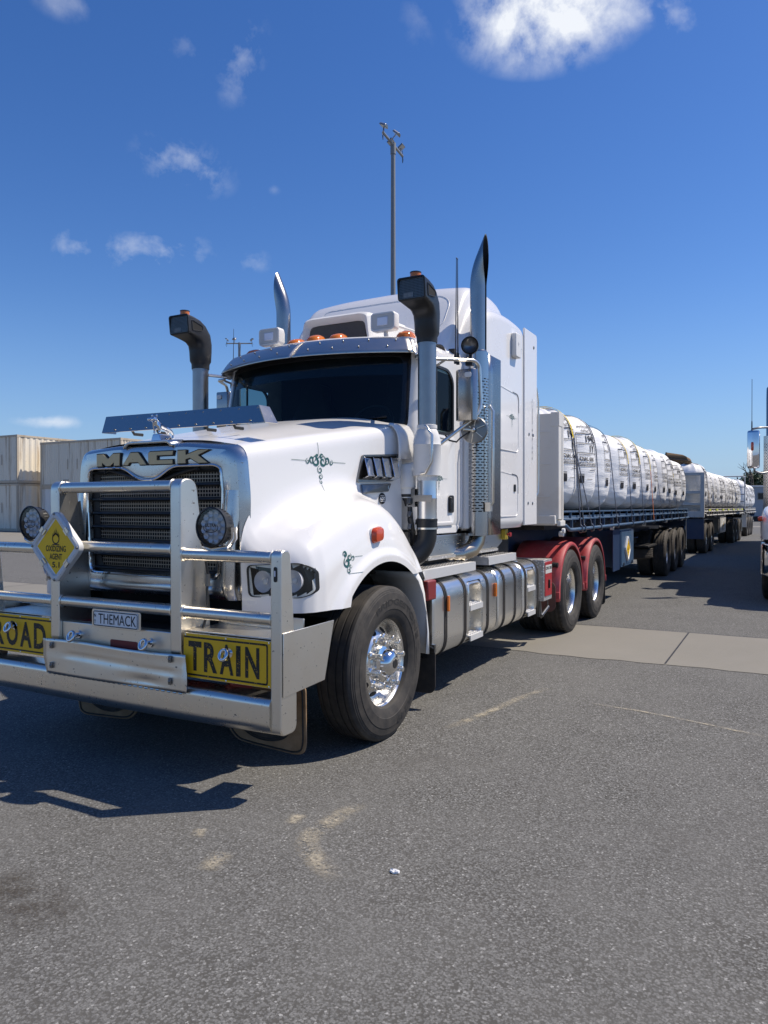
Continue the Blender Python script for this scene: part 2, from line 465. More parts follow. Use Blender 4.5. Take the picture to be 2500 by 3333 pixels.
# ------------------------------------------------------------------ mesh helpers
class MB:
    """collects faces and links them as ONE mesh object"""
    def __init__(s): s.v = []; s.f = []; s.mi = []; s.uv = {}
    def add(s, vs, fs, mi=0):
        o = len(s.v); s.v += [tuple(p) for p in vs]
        for f in fs: s.f.append(tuple(i + o for i in f)); s.mi.append(mi)
        return o
    def box(s, x0, x1, y0, y1, z0, z1, mi=0, rot=None, at=None):
        vs = [(x, y, z) for x in (x0, x1) for y in (y0, y1) for z in (z0, z1)]
        if rot is not None:
            c = Vector(at) if at is not None else Vector(((x0 + x1) / 2, (y0 + y1) / 2, (z0 + z1) / 2))
            vs = [rot @ (Vector(p) - c) + c for p in vs]
        s.add(vs, [(0, 1, 3, 2), (4, 6, 7, 5), (0, 4, 5, 1), (2, 3, 7, 6), (0, 2, 6, 4), (1, 5, 7, 3)], mi); return s
    def prism(s, pts, axis, a, b, mi=0):
        """polygon in the two other axes, pulled along axis from a to b"""
        n = len(pts)
        def p3(p, h): return {'x': (h, p[0], p[1]), 'y': (p[0], h, p[1]), 'z': (p[0], p[1], h)}[axis]
        vs = [p3(p, a) for p in pts] + [p3(p, b) for p in pts]
        fs = [(i, (i + 1) % n, n + (i + 1) % n, n + i) for i in range(n)] + [tuple(range(n - 1, -1, -1)), tuple(range(n, 2 * n))]
        s.add(vs, fs, mi); return s
    def tube(s, path, r, n=14, caps=True, mi=0, closed=False, sx=1.0):
        P = [Vector(p) for p in path]; m = len(P)
        R = r if isinstance(r, (list, tuple)) else [r] * m
        T = []
        for i in range(m):
            a = P[(i - 1) % m] if closed or i else P[0]; b = P[(i + 1) % m] if closed or i < m - 1 else P[-1]
            T.append((b - a).normalized())
        up = Vector((0, 0, 1)) if abs(T[0].z) < .9 else Vector((1, 0, 0))
        N = (up - T[0] * up.dot(T[0])).normalized(); vs = []
        for i in range(m):
            N = (N - T[i] * N.dot(T[i])).normalized(); B = T[i].cross(N)
            for k in range(n):
                a = 2 * pi * k / n
                vs.append(P[i] + N * (cos(a) * R[i]) + B * (sin(a) * R[i] * sx))
        fs = []
        for i in range(m if closed else m - 1):
            j = (i + 1) % m
            for k in range(n): fs.append((i * n + k, i * n + (k + 1) % n, j * n + (k + 1) % n, j * n + k))
        if caps and not closed: fs += [tuple(range(n - 1, -1, -1)), tuple((m - 1) * n + k for k in range(n))]
        s.add(vs, fs, mi); return s
    def lathe(s, prof, c, axis, n=48, mi=0, a0=0.0, a1=2 * pi, mis=None):
        """profile of (radius, distance along axis); c = centre; axis = unit vector"""
        A = Vector(axis).normalized(); U = Vector((0, 0, 1)) if abs(A.z) < .9 else Vector((1, 0, 0))
        U = (U - A * U.dot(A)).normalized(); W = A.cross(U); C = Vector(c); full = abs(a1 - a0 - 2 * pi) < 1e-6
        cols = n if full else n + 1; vs = []
        for (r, h) in prof:
            for k in range(cols):
                a = a0 + (a1 - a0) * k / n; vs.append(C + A * h + (U * cos(a) + W * sin(a)) * r)
        for i in range(len(prof) - 1):
            fs = []
            for k in range(n):
                k2 = (k + 1) % cols
                fs.append((i * cols + k, i * cols + k2, (i + 1) * cols + k2, (i + 1) * cols + k))
            if i == 0: o = s.add(vs, fs, mis[i] if mis else mi)
            else:
                for f in fs: s.f.append(tuple(x + o for x in f)); s.mi.append(mis[i] if mis else mi)
        return s
    def grid(s, rows, mi=0, closed=False, skip=None, uv=None):
        nr, nc = len(rows), len(rows[0]); vs = [p for r in rows for p in r]; fs = []
        for i in range(nr - 1):
            for j in range(nc if closed else nc - 1):
                if skip and skip(i, j): continue
                fs.append((i * nc + j, i * nc + (j + 1) % nc, (i + 1) * nc + (j + 1) % nc, (i + 1) * nc + j))
        o = s.add(vs, fs, mi)
        if uv:
            for i in range(nr):
                for j in range(nc): s.uv[o + i * nc + j] = uv(i, j)
        return s
    def loft(s, rings, caps=True, mi=0):
        s.grid(rings, mi, closed=True); n = len(rings[0]); o = len(s.v) - n * len(rings)
        if caps:
            s.f.append(tuple(o + k for k in range(n - 1, -1, -1))); s.mi.append(mi)
            s.f.append(tuple(o + (len(rings) - 1) * n + k for k in range(n))); s.mi.append(mi)
        return s
    def ball(s, c, rx, ry=None, rz=None, n=14, m=9, mi=0):
        ry = ry or rx; rz = rz or rx
        rows = [[(c[0] + rx * sin(pi * i / m) * cos(2 * pi * j / n), c[1] + ry * sin(pi * i / m) * sin(2 * pi * j / n), c[2] + rz * cos(pi * i / m)) for j in range(n)] for i in range(m + 1)]
        s.grid(rows, mi, closed=True); return s
    def build(s, name, mats, parent=None, smooth=32, bevel=0, weld=0, solid=0, recalc=True):
        me = bpy.data.meshes.new(name)
        off = Vector((0, 0, 0)); p = parent
        while p is not None: off = off + p.location; p = p.parent
        me.from_pydata([tuple(Vector(v) - off) for v in s.v], [], s.f)
        for m_ in ([mats] if isinstance(mats, str) else mats): me.materials.append(M[m_])
        me.polygons.foreach_set('material_index', s.mi)
        if s.uv:
            lay = me.uv_layers.new(name='UVMap')
            for lp in me.loops: lay.data[lp.index].uv = s.uv.get(lp.vertex_index, (0, 0))
        if recalc or weld:
            bm = bmesh.new(); bm.from_mesh(me)
            if weld: bmesh.ops.remove_doubles(bm, verts=bm.verts, dist=weld)
            if recalc: bmesh.ops.recalc_face_normals(bm, faces=bm.faces)
            bm.to_mesh(me); bm.free()
        me.update()
        if smooth:
            me.polygons.foreach_set('use_smooth', [True] * len(me.polygons)); me.set_sharp_from_angle(angle=radians(smooth))
        o = bpy.data.objects.new(name, me); COL.objects.link(o)
        if parent is not None: o.parent = parent
        if solid:
            m_ = o.modifiers.new('shell', 'SOLIDIFY'); m_.thickness = solid; m_.offset = -1
        if bevel:
            m_ = o.modifiers.new('edge', 'BEVEL'); m_.width = bevel; m_.segments = 2; m_.limit_method = 'ANGLE'; m_.angle_limit = radians(40)
        return o
    def bvh(s): return BVHTree.FromPolygons([Vector(v) for v in s.v], s.f)


def thing(name, label, cat, loc=(0, 0, 0), group=None, parent=None):
    o = bpy.data.objects.new(name, None); COL.objects.link(o); o.location = loc; o.empty_display_size = .2
    if parent is not None: o.parent = parent
    if label: o['label'] = label
    if cat: o['category'] = cat
    if group: o['group'] = group
    return o


def tag(o, label=None, cat=None, group=None, kind=None):
    for k, v in (('label', label), ('category', cat), ('group', group), ('kind', kind)):
        if v: o[k] = v
    return o


def copy_tree(o, parent=None):
    c = o.copy(); COL.objects.link(c)
    if parent is not None: c.parent = parent
    for ch in list(o.children): copy_tree(ch, c)
    return c


def rrect(w, h, r, n=5, cx=0, cy=0):
    pts = []
    for (sx, sy, a) in ((1, 1, 0), (-1, 1, 90), (-1, -1, 180), (1, -1, 270)):
        for k in range(n + 1):
            t = radians(a + 90 * k / n); pts.append((cx + sx * (w / 2 - r) + r * cos(t), cy + sy * (h / 2 - r) + r * sin(t)))
    return pts


def fillet(pts, rads, n=5, closed=False):
    """polyline with rounded corners; the same number of points whatever the shape"""
    P = [Vector(p) for p in pts]; out = []; m = len(P)
    for i in range(m):
        r = rads[i] if isinstance(rads, (list, tuple)) else rads
        if (not closed and i in (0, m - 1)) or r <= 0: out.append(P[i].copy()); continue
        a, b, c = P[(i - 1) % m], P[i], P[(i + 1) % m]
        d1 = (a - b); d2 = (c - b); l = min(r, d1.length * .48, d2.length * .48)
        p, q = b + d1.normalized() * l, b + d2.normalized() * l
        for k in range(n + 1):
            t = k / n; out.append((1 - t) ** 2 * p + 2 * t * (1 - t) * b + t * t * q)
    return out


def lerp_table(tab, x):
    if x <= tab[0][0]: return tab[0][1]
    for (a, va), (b, vb) in zip(tab, tab[1:]):
        if x <= b: return va + (vb - va) * (x - a) / (b - a)
    return tab[-1][1]


def smooth_table(tab, x):
    """Catmull-Rom through the table"""
    xs = [t[0] for t in tab]
    if x <= xs[0]: return tab[0][1]
    if x >= xs[-1]: return tab[-1][1]
    i = max(k for k in range(len(xs)) if xs[k] <= x); i = min(i, len(xs) - 2)
    def sl(k):
        if k == 0: return (tab[1][1] - tab[0][1]) / (xs[1] - xs[0])
        if k == len(xs) - 1: return (tab[-1][1] - tab[-2][1]) / (xs[-1] - xs[-2])
        return (tab[k + 1][1] - tab[k - 1][1]) / (xs[k + 1] - xs[k - 1])
    h = xs[i + 1] - xs[i]; t = (x - xs[i]) / h; a, b = tab[i][1], tab[i + 1][1]; ma, mb = sl(i) * h, sl(i + 1) * h
    return (2 * t ** 3 - 3 * t * t + 1) * a + (t ** 3 - 2 * t * t + t) * ma + (-2 * t ** 3 + 3 * t * t) * b + (t ** 3 - t * t) * mb


_txt = {}


def text_mesh(s, bold=.012, ext=.0):
    key = (s, bold, ext)
    if key in _txt: return _txt[key]
    cu = bpy.data.curves.new('lettering', 'FONT'); cu.body = s; cu.size = 1.0; cu.offset = bold; cu.extrude = ext; cu.resolution_u = 3
    cu.align_x = 'LEFT'
    o = bpy.data.objects.new('lettering', cu); COL.objects.link(o)
    dg = bpy.context.evaluated_depsgraph_get(); dg.update()
    me = bpy.data.meshes.new_from_object(o.evaluated_get(dg))
    vs = [v.co.copy() for v in me.vertices]; fs = [tuple(p.vertices) for p in me.polygons]
    bpy.data.objects.remove(o); bpy.data.curves.remove(cu); bpy.data.meshes.remove(me)
    x0 = min(v.x for v in vs); x1 = max(v.x for v in vs); y0 = min(v.y for v in vs); y1 = max(v.y for v in vs)
    vs = [((v.x - x0) / (x1 - x0), (v.y - y0) / (y1 - y0), v.z) for v in vs]
    _txt[key] = (vs, fs); return _txt[key]


def put_text(mb, s, u0, v0, w, h, fn, bold=.012, mi=0):
    """lay a word in the box u0..u0+w, v0..v0+h and carry it onto a surface with fn(u, v)"""
    vs, fs = text_mesh(s, bold)
    mb.add([fn(u0 + x * w, v0 + y * h) for x, y, z in vs], fs, mi)


def ribbon(mb, pts, w, fn, mi=0):
    """a painted line of given width in (u, v), carried onto a surface with fn"""
    m = len(pts); L = []; Rr = []
    for i in range(m):
        a = pts[max(0, i - 1)]; b = pts[min(m - 1, i + 1)]; dx, dy = b[0] - a[0], b[1] - a[1]; l = hypot(dx, dy) or 1
        ww = (w(i / (m - 1)) if callable(w) else w) / 2
        L.append(fn(pts[i][0] - dy / l * ww, pts[i][1] + dx / l * ww)); Rr.append(fn(pts[i][0] + dy / l * ww, pts[i][1] - dx / l * ww))
    mb.add(L + Rr, [(i, i + 1, m + i + 1, m + i) for i in range(m - 1)], mi)


def curl(cx, cy, r, a0, turns, n=26):
    """a spiral: starts at radius r and winds in"""
    return [(cx + r * (1 - .78 * k / n) * cos(a0 + 2 * pi * turns * k / n), cy + r * (1 - .78 * k / n) * sin(a0 + 2 * pi * turns * k / n)) for k in range(n + 1)]


def scroll_art(mb, fn, s=1.0, kind='cross', mi=0):
    """green scrollwork pinstripes"""
    def W(k): return lambda t: s * k * (1.0 - .75 * abs(2 * t - 1))
    def C(cx, cy, r, a, tn, k=.018): ribbon(mb, [(x * s, y * s) for x, y in curl(cx, cy, r, radians(a), tn)], W(k), fn, mi)
    def Lx(p, k=.004): ribbon(mb, [(p[0][0] * s + (p[1][0] - p[0][0]) * s * t / 6, p[0][1] * s + (p[1][1] - p[0][1]) * s * t / 6) for t in range(7)], s * k, fn, mi)
    if kind == 'cross':
        for q in (-1, 1):
            C(q * .045, .0, .050, 90, q * -1.25, .024); C(q * .10, .012, .036, 200 if q > 0 else -20, q * 1.2, .018)
            C(q * .155, -.005, .026, 90, q * -1.2, .012); Lx(((q * .18, .0), (q * .36, .0)))
            C(q * .028, .046, .024, 0, q * 1.1, .02)
        C(.0, -.075, .036, 90, 1.3, .012); C(.004, -.135, .028, 90, -1.3, .010); C(.0, -.182, .020, 90, 1.2, .008)
        Lx(((0, -.205), (0, -.265))); Lx(((-.01, .06), (-.01, .17)))
    else:
        C(.04, -.02, .055, 120, 1.2, .030); C(.015, .06, .034, 200, -1.2, .026); C(.09, .03, .040, 60, -1.2, .020)
        C(.15, .02, .030, 200, 1.1, .012); C(.065, -.10, .034, 90, 1.2, .014); C(.10, -.06, .024, 0, -1.1, .010)
        Lx(((.18, .03), (.33, .03))); Lx(((.06, -.135), (.26, -.13)))

# ================================================================== THE SETTING
g = MB(); g.add([(-420, -120, 0), (420, -120, 0), (420, 900, 0), (-420, 900, 0)], [(0, 1, 2, 3)])
tag(g.build('asphalt_ground', 'asphalt', smooth=0), kind='structure')


def rough_strip(name, x0, x1, y0, y1, z, mat, amp, step):
    """a slab whose edges are broken by drifts of grit"""
    n = int((x1 - x0) / step); a = []; b = []
    for i in range(n + 1):
        x = x0 + (x1 - x0) * i / n
        a.append((x, y0 + amp * (noise.noise((x * .9, 1.3, 0)) + .7 * noise.noise((x * 4.1, 7.3, 0))), z))
        b.append((x, y1 + .35 * amp * noise.noise((x * 2.3, 4.7, 0)), z))
    mb = MB(); mb.grid([a, b]); return tag(mb.build(name, mat, smooth=0), kind='structure')


rough_strip('concrete_drain_strip', -90, 60, 3.36, 5.46, .004, 'concrete', .055, .10)
jb = MB()
for k in range(-14, 9):
    x = 2.52 + k * 4.1; jb.add([(x - .009, 3.40, .0062), (x + .009, 3.40, .0062), (x + .009, 5.45, .0062), (x - .009, 5.45, .0062)], [(0, 1, 2, 3)])
jb.add([(-90, 5.463, .0062), (60, 5.463, .0062), (60, 5.485, .0062), (-90, 5.485, .0062)], [(0, 1, 2, 3)])
tag(jb.build('drain_strip_joints', 'chassis_black', smooth=0), kind='structure')
cp = MB(); cp.add([(-160, 17.0, .004), (-9.5, 17.0, .004), (-9.5, 60, .004), (-160, 60, .004)], [(0, 1, 2, 3)])
tag(cp.build('concrete_apron', 'concrete', smooth=0), kind='structure')
cp = MB(); cp.add([(-20, 60, .004), (70, 60, .004), (70, 64, .004), (-20, 64, .004)], [(0, 1, 2, 3)])
tag(cp.build('concrete_path', 'concrete', smooth=0), kind='structure')


def scuff_mark(pts, w, label, mat='chalk_scuff', nm='chalk_scuff'):
    mb = MB(); n = len(pts)
    rows = []
    for i in range(n):
        a = Vector(pts[max(0, i - 1)]); b = Vector(pts[min(n - 1, i + 1)]); d = (b - a).normalized(); nn = Vector((-d.y, d.x))
        rows.append([(pts[i][0] + nn.x * w * t, pts[i][1] + nn.y * w * t, .005) for t in (-.5, 0, .5)])
    mb.grid(rows, uv=lambda i, j: (i / (n - 1), j / 2))
    o = mb.build(nm, mat, smooth=0); tag(o, label, 'ground mark', 'chalky scuffs on the asphalt' if mat == 'chalk_scuff' else None)


def arc_pts(p, n=12):
    return [tuple(v) for v in fillet([(*q, 0) for q in p], .3, n)] if len(p) > 2 else [(*p[0], 0), (*p[1], 0)]


scuff_mark([(1.61, -1.02), (1.595, -1.16), (1.585, -1.32), (1.585, -1.46), (1.62, -1.56), (1.72, -1.65), (1.83, -1.72), (1.93, -1.78)], .135, 'curved pale scuff mark on asphalt in front of the truck')
scuff_mark([(1.40, -1.30), (1.42, -1.36), (1.44, -1.42)], .10, 'small pale smudge beside the curved scuff mark')
scuff_mark([(1.33, -1.80), (1.36, -1.88), (1.40, -1.98)], .13, 'pale smudge on asphalt just outside the truck shadow')
scuff_mark([(1.08, -1.66), (1.10, -1.70), (1.13, -1.76)], .08, 'faint smudge at the edge of the bull bar shadow')
scuff_mark([(1.46, .36), (1.55, .72), (1.60, 1.02), (1.66, 1.40), (1.78, 1.9)], .10, 'long thin pale scrape on asphalt beside the front wheel')
scuff_mark([(2.2, 1.55), (2.6, 1.50), (3.1, 1.36), (3.5, 1.22)], .05, 'thin pale scratch on asphalt before the concrete strip')

scuff_mark([(.60, -2.42), (.76, -2.47), (.92, -2.50), (1.08, -2.53), (1.22, -2.56)], .36, 'brown oily stain on the asphalt at the left edge near the camera', 'oil_mark', 'oil_stain')
mb = MB(); sr = random.Random(5)
pp = [(2.10 + (.016 + .012 * sr.random()) * cos(2 * pi * k / 13), -1.60 + (.009 + .009 * sr.random()) * sin(2 * pi * k / 13)) for k in range(13)]
mb.loft([[(2.10 + (a - 2.10) * k, -1.60 + (b_ + 1.60) * k, z + .004 * sin(i * 2.3)) for i, (a, b_) in enumerate(pp)] for z, k in ((.003, 1), (.010, .9), (.012, .4))])
tag(mb.build('paper_scrap', 'white_sign', smooth=0), 'tiny crumpled white scrap lying on the foreground asphalt', 'litter')

# ------------------------------------------------------------------ shipping containers
def container(x1, y0, z0, L, W, H, body, label, ribs=.28, marks=False):
    """front long side faces -Y, right end faces +X; x1,y0 the near right corner"""
    r = thing('shipping_container', label, 'shipping container', (x1, y0, z0), 'stacked shipping containers')
    x0 = x1 - L; p = .13
    def corr(n, d, pitch):
        out = []; k = 0.0
        while k < n - 1e-6:
            for f, dd in ((0, 0), (.30, 0), (.5, d), (.80, d)):
                if k + f * pitch <= n: out.append((k + f * pitch, dd))
            k += pitch
        out.append((n, 0)); return out
    def wall(run, fn, name):
        mb = MB(); mb.grid([[fn(u, d, z) for u, d in run] for z in (z0 + .16, z0 + H - .12)]); return mb.build(name, body, r, smooth=0)
    wall(corr(L - 2 * p, .036, ribs), lambda u, d, z: (x0 + p + u, y0 + .02 + d, z), 'side_wall')
    wall(corr(W - 2 * p, .036, ribs), lambda u, d, z: (x1 - .02 - d, y0 + p + u, z), 'end_wall')
    mb = MB(); mb.box(x0 + .05, x1 - .05, y0 + .08, y0 + W - .03, z0 + H - .06, z0 + H - .03)
    for i in range(int(L / .45)):
        xx = x0 + .2 + i * .45; mb.box(xx, xx + .2, y0 + .1, y0 + W - .1, z0 + H - .03, z0 + H - .005)
    mb.build('roof', body, r, smooth=0)
    mb = MB(); mb.box(x0 + .02, x1 - .06, y0 + W - .03, y0 + W - .01, z0 + .1, z0 + H - .05); mb.box(x0 + .02, x0 + .04, y0 + .1, y0 + W - .03, z0 + .1, z0 + H - .05); mb.build('rear_wall', body, r, smooth=0)
    for zz, hh in ((z0, .16), (z0 + H - .12, .12)):
        mb = MB(); mb.box(x0 + p, x1 - p, y0, y0 + .06, zz, zz + hh); mb.build('side_rail', 'container_rail', r, smooth=0)
        mb = MB(); mb.box(x1 - .06, x1, y0 + p, y0 + W - p, zz, zz + hh); mb.build('end_rail', 'container_rail', r, smooth=0)
    for (cx, cy) in ((x0, y0), (x1 - p, y0), (x1 - p, y0 + W - p), (x0, y0 + W - p)):
        mb = MB(); mb.box(cx, cx + p, cy, cy + p, z0, z0 + H); mb.build('corner_post', 'container_rail', r, smooth=0)
        for zz in (z0 - .004, z0 + H - .16):
            mb = MB(); mb.box(cx - .012, cx + p + .012, cy - .012, cy + p + .012, zz, zz + .164); mb.build('corner_casting', 'container_rail', r, smooth=0)
    spots = [(px, q, .38, .60, .05) for px in ((.62, .35) if marks else (.62,)) for q in (0, .9)]
    if marks: spots += [(.30, 0, .055, .155, .5), (.72, 0, .055, .155, .5)]
    for px, q, za, zb, w in spots:
        mb = MB(); mb.box(x0 + L * px + q, x0 + L * px + q + w, y0 - .006, y0 + .019, z0 + H * za, z0 + H * zb); mb.build('forklift_pocket' if w > .1 else 'vent', 'container_rail', r, smooth=0)
    return r


container(-31.4, 27.2, 2.86, 7.3, 2.44, 2.86, 'container_cream', 'weathered cream container with rust streaks on top of a clean white one', .21, True)
container(-31.4, 27.2, .02, 7.3, 2.44, 2.82, 'container_white', 'clean white container on the ground under the rust-streaked cream one', .16)
container(-39.6, 26.2, 3.12, 6.6, 9.4, 3.08, 'container_cream', 'tallest cream container with a sunlit end, at the left edge of the stacks', .42)
container(-39.6, 26.2, .02, 6.6, 9.4, 3.06, 'container_cream', 'cream container standing on the ground at the left edge of the stacks', .42)


# ------------------------------------------------------------------ light masts
def light_mast(base, h, r0, r1, yaw, label, lamps):
    b = thing('light_mast', label, 'light pole', base, 'floodlight masts'); X, Y = base[0], base[1]
    mb = MB(); mb.tube([(X, Y, 0), (X, Y, h)], [r0, r1], 20); mb.build('pole', 'mast_grey', b)
    mb = MB(); mb.lathe([(0, 0), (r0 * 1.7, 0), (r0 * 1.7, .05), (0, .05)], (X, Y, 0), (0, 0, 1), 20); mb.build('base_plate', 'galvanised', b)
    ax = Vector((cos(yaw), sin(yaw), 0)); ay = Vector((-sin(yaw), cos(yaw), 0)); top = Vector((X, Y, h))
    mb = MB(); mb.tube([top - ax * 1.25 + Vector((0, 0, .05)), top + ax * 1.25 + Vector((0, 0, .05))], .06, 8); mb.tube([top - Vector((0, 0, .4)), top + Vector((0, 0, .12))], .13, 12); mb.build('crossarm', 'mast_grey', b)
    for (u, side, tilt) in lamps:
        c = top + ax * u + ay * (.28 * side) + Vector((0, 0, .42))
        R = Matrix.Rotation(yaw, 3, 'Z') @ Matrix.Rotation(radians(tilt), 3, 'X' if abs(u) < 1.2 else 'Y')
        mb = MB()
        prof = [(-.20, -.05), (.20, -.05), (.17, .02), (.09, .07), (-.09, .07), (-.17, .02)]
        mb.prism(prof, 'y', -.15, .15); mb.v = [tuple(R @ Vector(p) + c) for p in mb.v]
        f = mb.build('floodlight', 'galvanised', b, bevel=.01)
        mb = MB(); mb.box(-.17, .17, -.125, .125, -.058, -.0505); mb.v = [tuple(R @ Vector(p) + c) for p in mb.v]; mb.build('lamp_glass', 'floodlight_glass', f, smooth=0)
        mb = MB(); mb.tube([top + ax * u + Vector((0, 0, .08)), top + ax * u + ay * (.1 * side) + Vector((0, 0, .25)), c], .028, 6); mb.build('bracket', 'galvanised', b)
    for u in (-1.2, 1.2):
        mb = MB(); q = top + ax * u
        mb.tube([q + Vector((0, 0, .3)), q + ax * (.12 if u > 0 else -.12) + Vector((0, 0, -.1)), q + ax * (.05 if u > 0 else -.05) + Vector((0, 0, -.28)), q + Vector((0, 0, .02))], .014, 6); mb.build('cable', 'black_plastic', b)
    return b


light_mast((-12.74, 26.70, 0), 18.6, .145, .105, radians(96), 'tall grey floodlight mast rising behind the white truck cab roof', [(-1.15, 0, 24), (-.25, -1, 40), (.35, 1, -38), (1.05, 0, -38)])
light_mast((-43.06, 52.4, 0), 17.4, .17, .12, radians(28), 'distant floodlight mast seen small beside the passenger side windscreen', [(-1.2, 0, 40), (-.45, -1, 38), (1.2, 0, -38)])


# ------------------------------------------------------------------ far right: portable building and trees
b = thing('portable_building', 'grey portable building with small window beyond the far trailers', 'building', (3.6, 86, 0))
mb = MB(); mb.box(.3, 8.3, 86, 89, .55, 3.75); mb.build('wall', 'grey_building', b, bevel=.03)
mb = MB(); mb.box(.15, 8.45, 85.9, 89.1, 3.75, 3.92); mb.build('roof', 'white_dull', b, bevel=.03)
mb = MB(); mb.box(.6, 8.0, 86.2, 88.8, .0, .55); mb.build('underframe', 'chassis_black', b)
for x in (.95, 2.7):
    mb = MB(); mb.box(x, x + 1.15, 85.95, 85.985, 2.35, 3.15); f = mb.build('window', 'steel_dark', b)
    mb = MB(); mb.box(x + .08, x + 1.07, 85.93, 85.948, 2.43, 3.07); mb.build('pane', 'black_gloss', f)
mb = MB()
for x in (.3, 1.9, 3.4, 4.9): mb.box(x, x + .06, 85.97, 85.998, .6, 3.72)
mb.build('cladding_joint', 'steel_dark', b)


def tree(x, y, h, rad, label, seed, bare=False, nleaf=2600):
    rnd = random.Random(seed)
    t = thing('gum_tree', label, 'tree', (x, y, 0), 'trees beyond the yard')
    mb = MB(); tips = []
    def limb(p, d, l, r, lvl):
        q = p + d * l * .5 + Vector((rnd.uniform(-.1, .1), rnd.uniform(-.1, .1), 0)) * l; e = p + d * l
        mb.tube([p, q, e], [r, r * .8, r * .55], 7)
        if lvl == 0: tips.append(e); return
        for _ in range(rnd.choice((2, 3))):
            dd = (d + Vector((rnd.uniform(-.8, .8), rnd.uniform(-.8, .8), rnd.uniform(-.1, .6)))).normalized()
            limb(e, dd, l * rnd.uniform(.55, .75), r * .55, lvl - 1)
    limb(Vector((x, y, 0)), Vector((rnd.uniform(-.08, .08), 0, 1)).normalized(), h * .42, h * .022, 3)
    mb.build('trunk', 'twig_brown', t)
    if not bare:
        mb = MB()
        for _ in range(nleaf):
            c = rnd.choice(tips); s = rad * .30
            p = c + Vector((rnd.gauss(0, s), rnd.gauss(0, s), rnd.gauss(0, s * .75)))
            a = Vector((rnd.uniform(-1, 1), rnd.uniform(-1, 1), rnd.uniform(-1, .4))).normalized() * rnd.uniform(.16, .34)
            bb = a.cross(Vector((rnd.uniform(-1, 1), rnd.uniform(-1, 1), rnd.uniform(-1, 1)))).normalized() * rnd.uniform(.06, .14)
            mb.add([p - a, p + bb, p + a, p - bb], [(0, 1, 2, 3)])
        mb.build('crown', 'leaf_green', t, smooth=0, recalc=False)


tree(-.9, 122, 6.0, 1.8, 'dark gum tree partly hidden behind the last bag load', 3)
tree(1.9, 125, 6.4, 2.0, 'dark tall gum tree above the roof of the portable building', 4)
tree(5.2, 130, 6.0, 2.2, 'broad gum tree right of the bare one, behind the portable building', 5)
tree(8.8, 128, 5.6, 2.2, 'gum tree at the right edge behind the portable building', 8)
tree(.25, 98, 7.4, 2.0, 'bare leafless tree with forked branches before the gum trees', 11, True)

# ================================================================== WHEELS
TYRE_PROF = [(.288, .07), (.292, .105), (.302, .122), (.325, .136), (.360, .145), (.363, .148), (.392, .1495), (.425, .1495), (.428, .1465), (.455, .142), (.470, .139), (.472, .136), (.482, .133), (.484, .130), (.494, .127), (.497, .122), (.507, .116)]


def tread(kind):
    out = []
    grooves = (.082, .030, -.030, -.082)
    out.append((.513, .108))
    for gx in grooves:
        w = .006 if kind == 'steer' else .009; dp = .009
        out += [(.515, gx + w + .001), (.515 - dp, gx + w), (.515 - dp, gx - w), (.515, gx - w - .001)]
    out.append((.513, -.108)); return out


def tyre_mb(kind, xc=0.0, n=96):
    right = TYRE_PROF + tread(kind) + [(r, -h) for r, h in reversed(TYRE_PROF)]
    mb = MB(); mb.lathe([(r, h) for r, h in right], (xc, 0, 0), (1, 0, 0), n)
    if kind != 'steer':                                                # drive tread lugs on the shoulders
        for k in range(46):
            a = 2 * pi * k / 46
            for s_ in (-1, 1):
                aa = a + (0 if s_ > 0 else pi / 46)
                R = Matrix.Rotation(aa, 3, 'X')
                vs = []
                for (x, y, z) in [(.094, -.020, .500), (.118, -.020, .494), (.118, .020, .494), (.094, .020, .500), (.094, -.016, .523), (.113, -.016, .515), (.113, .016, .515), (.094, .016, .523)]:
                    v = R @ Vector((x * s_, y, z)); vs.append((v.x + xc, v.y, v.z))
                mb.add(vs, [(0, 1, 2, 3), (4, 7, 6, 5), (0, 4, 5, 1), (1, 5, 6, 2), (2, 6, 7, 3), (3, 7, 4, 0)])
    return mb


def side_letters(mb, word, mid_deg, r, h, span_deg, x):
    def fn(u, v):
        a = radians(mid_deg) + (u - .5) * radians(span_deg)
        return (x, (r + v) * sin(a), (r + v) * cos(a))
    put_text(mb, word, 0, 0, 1, h, fn, .018)


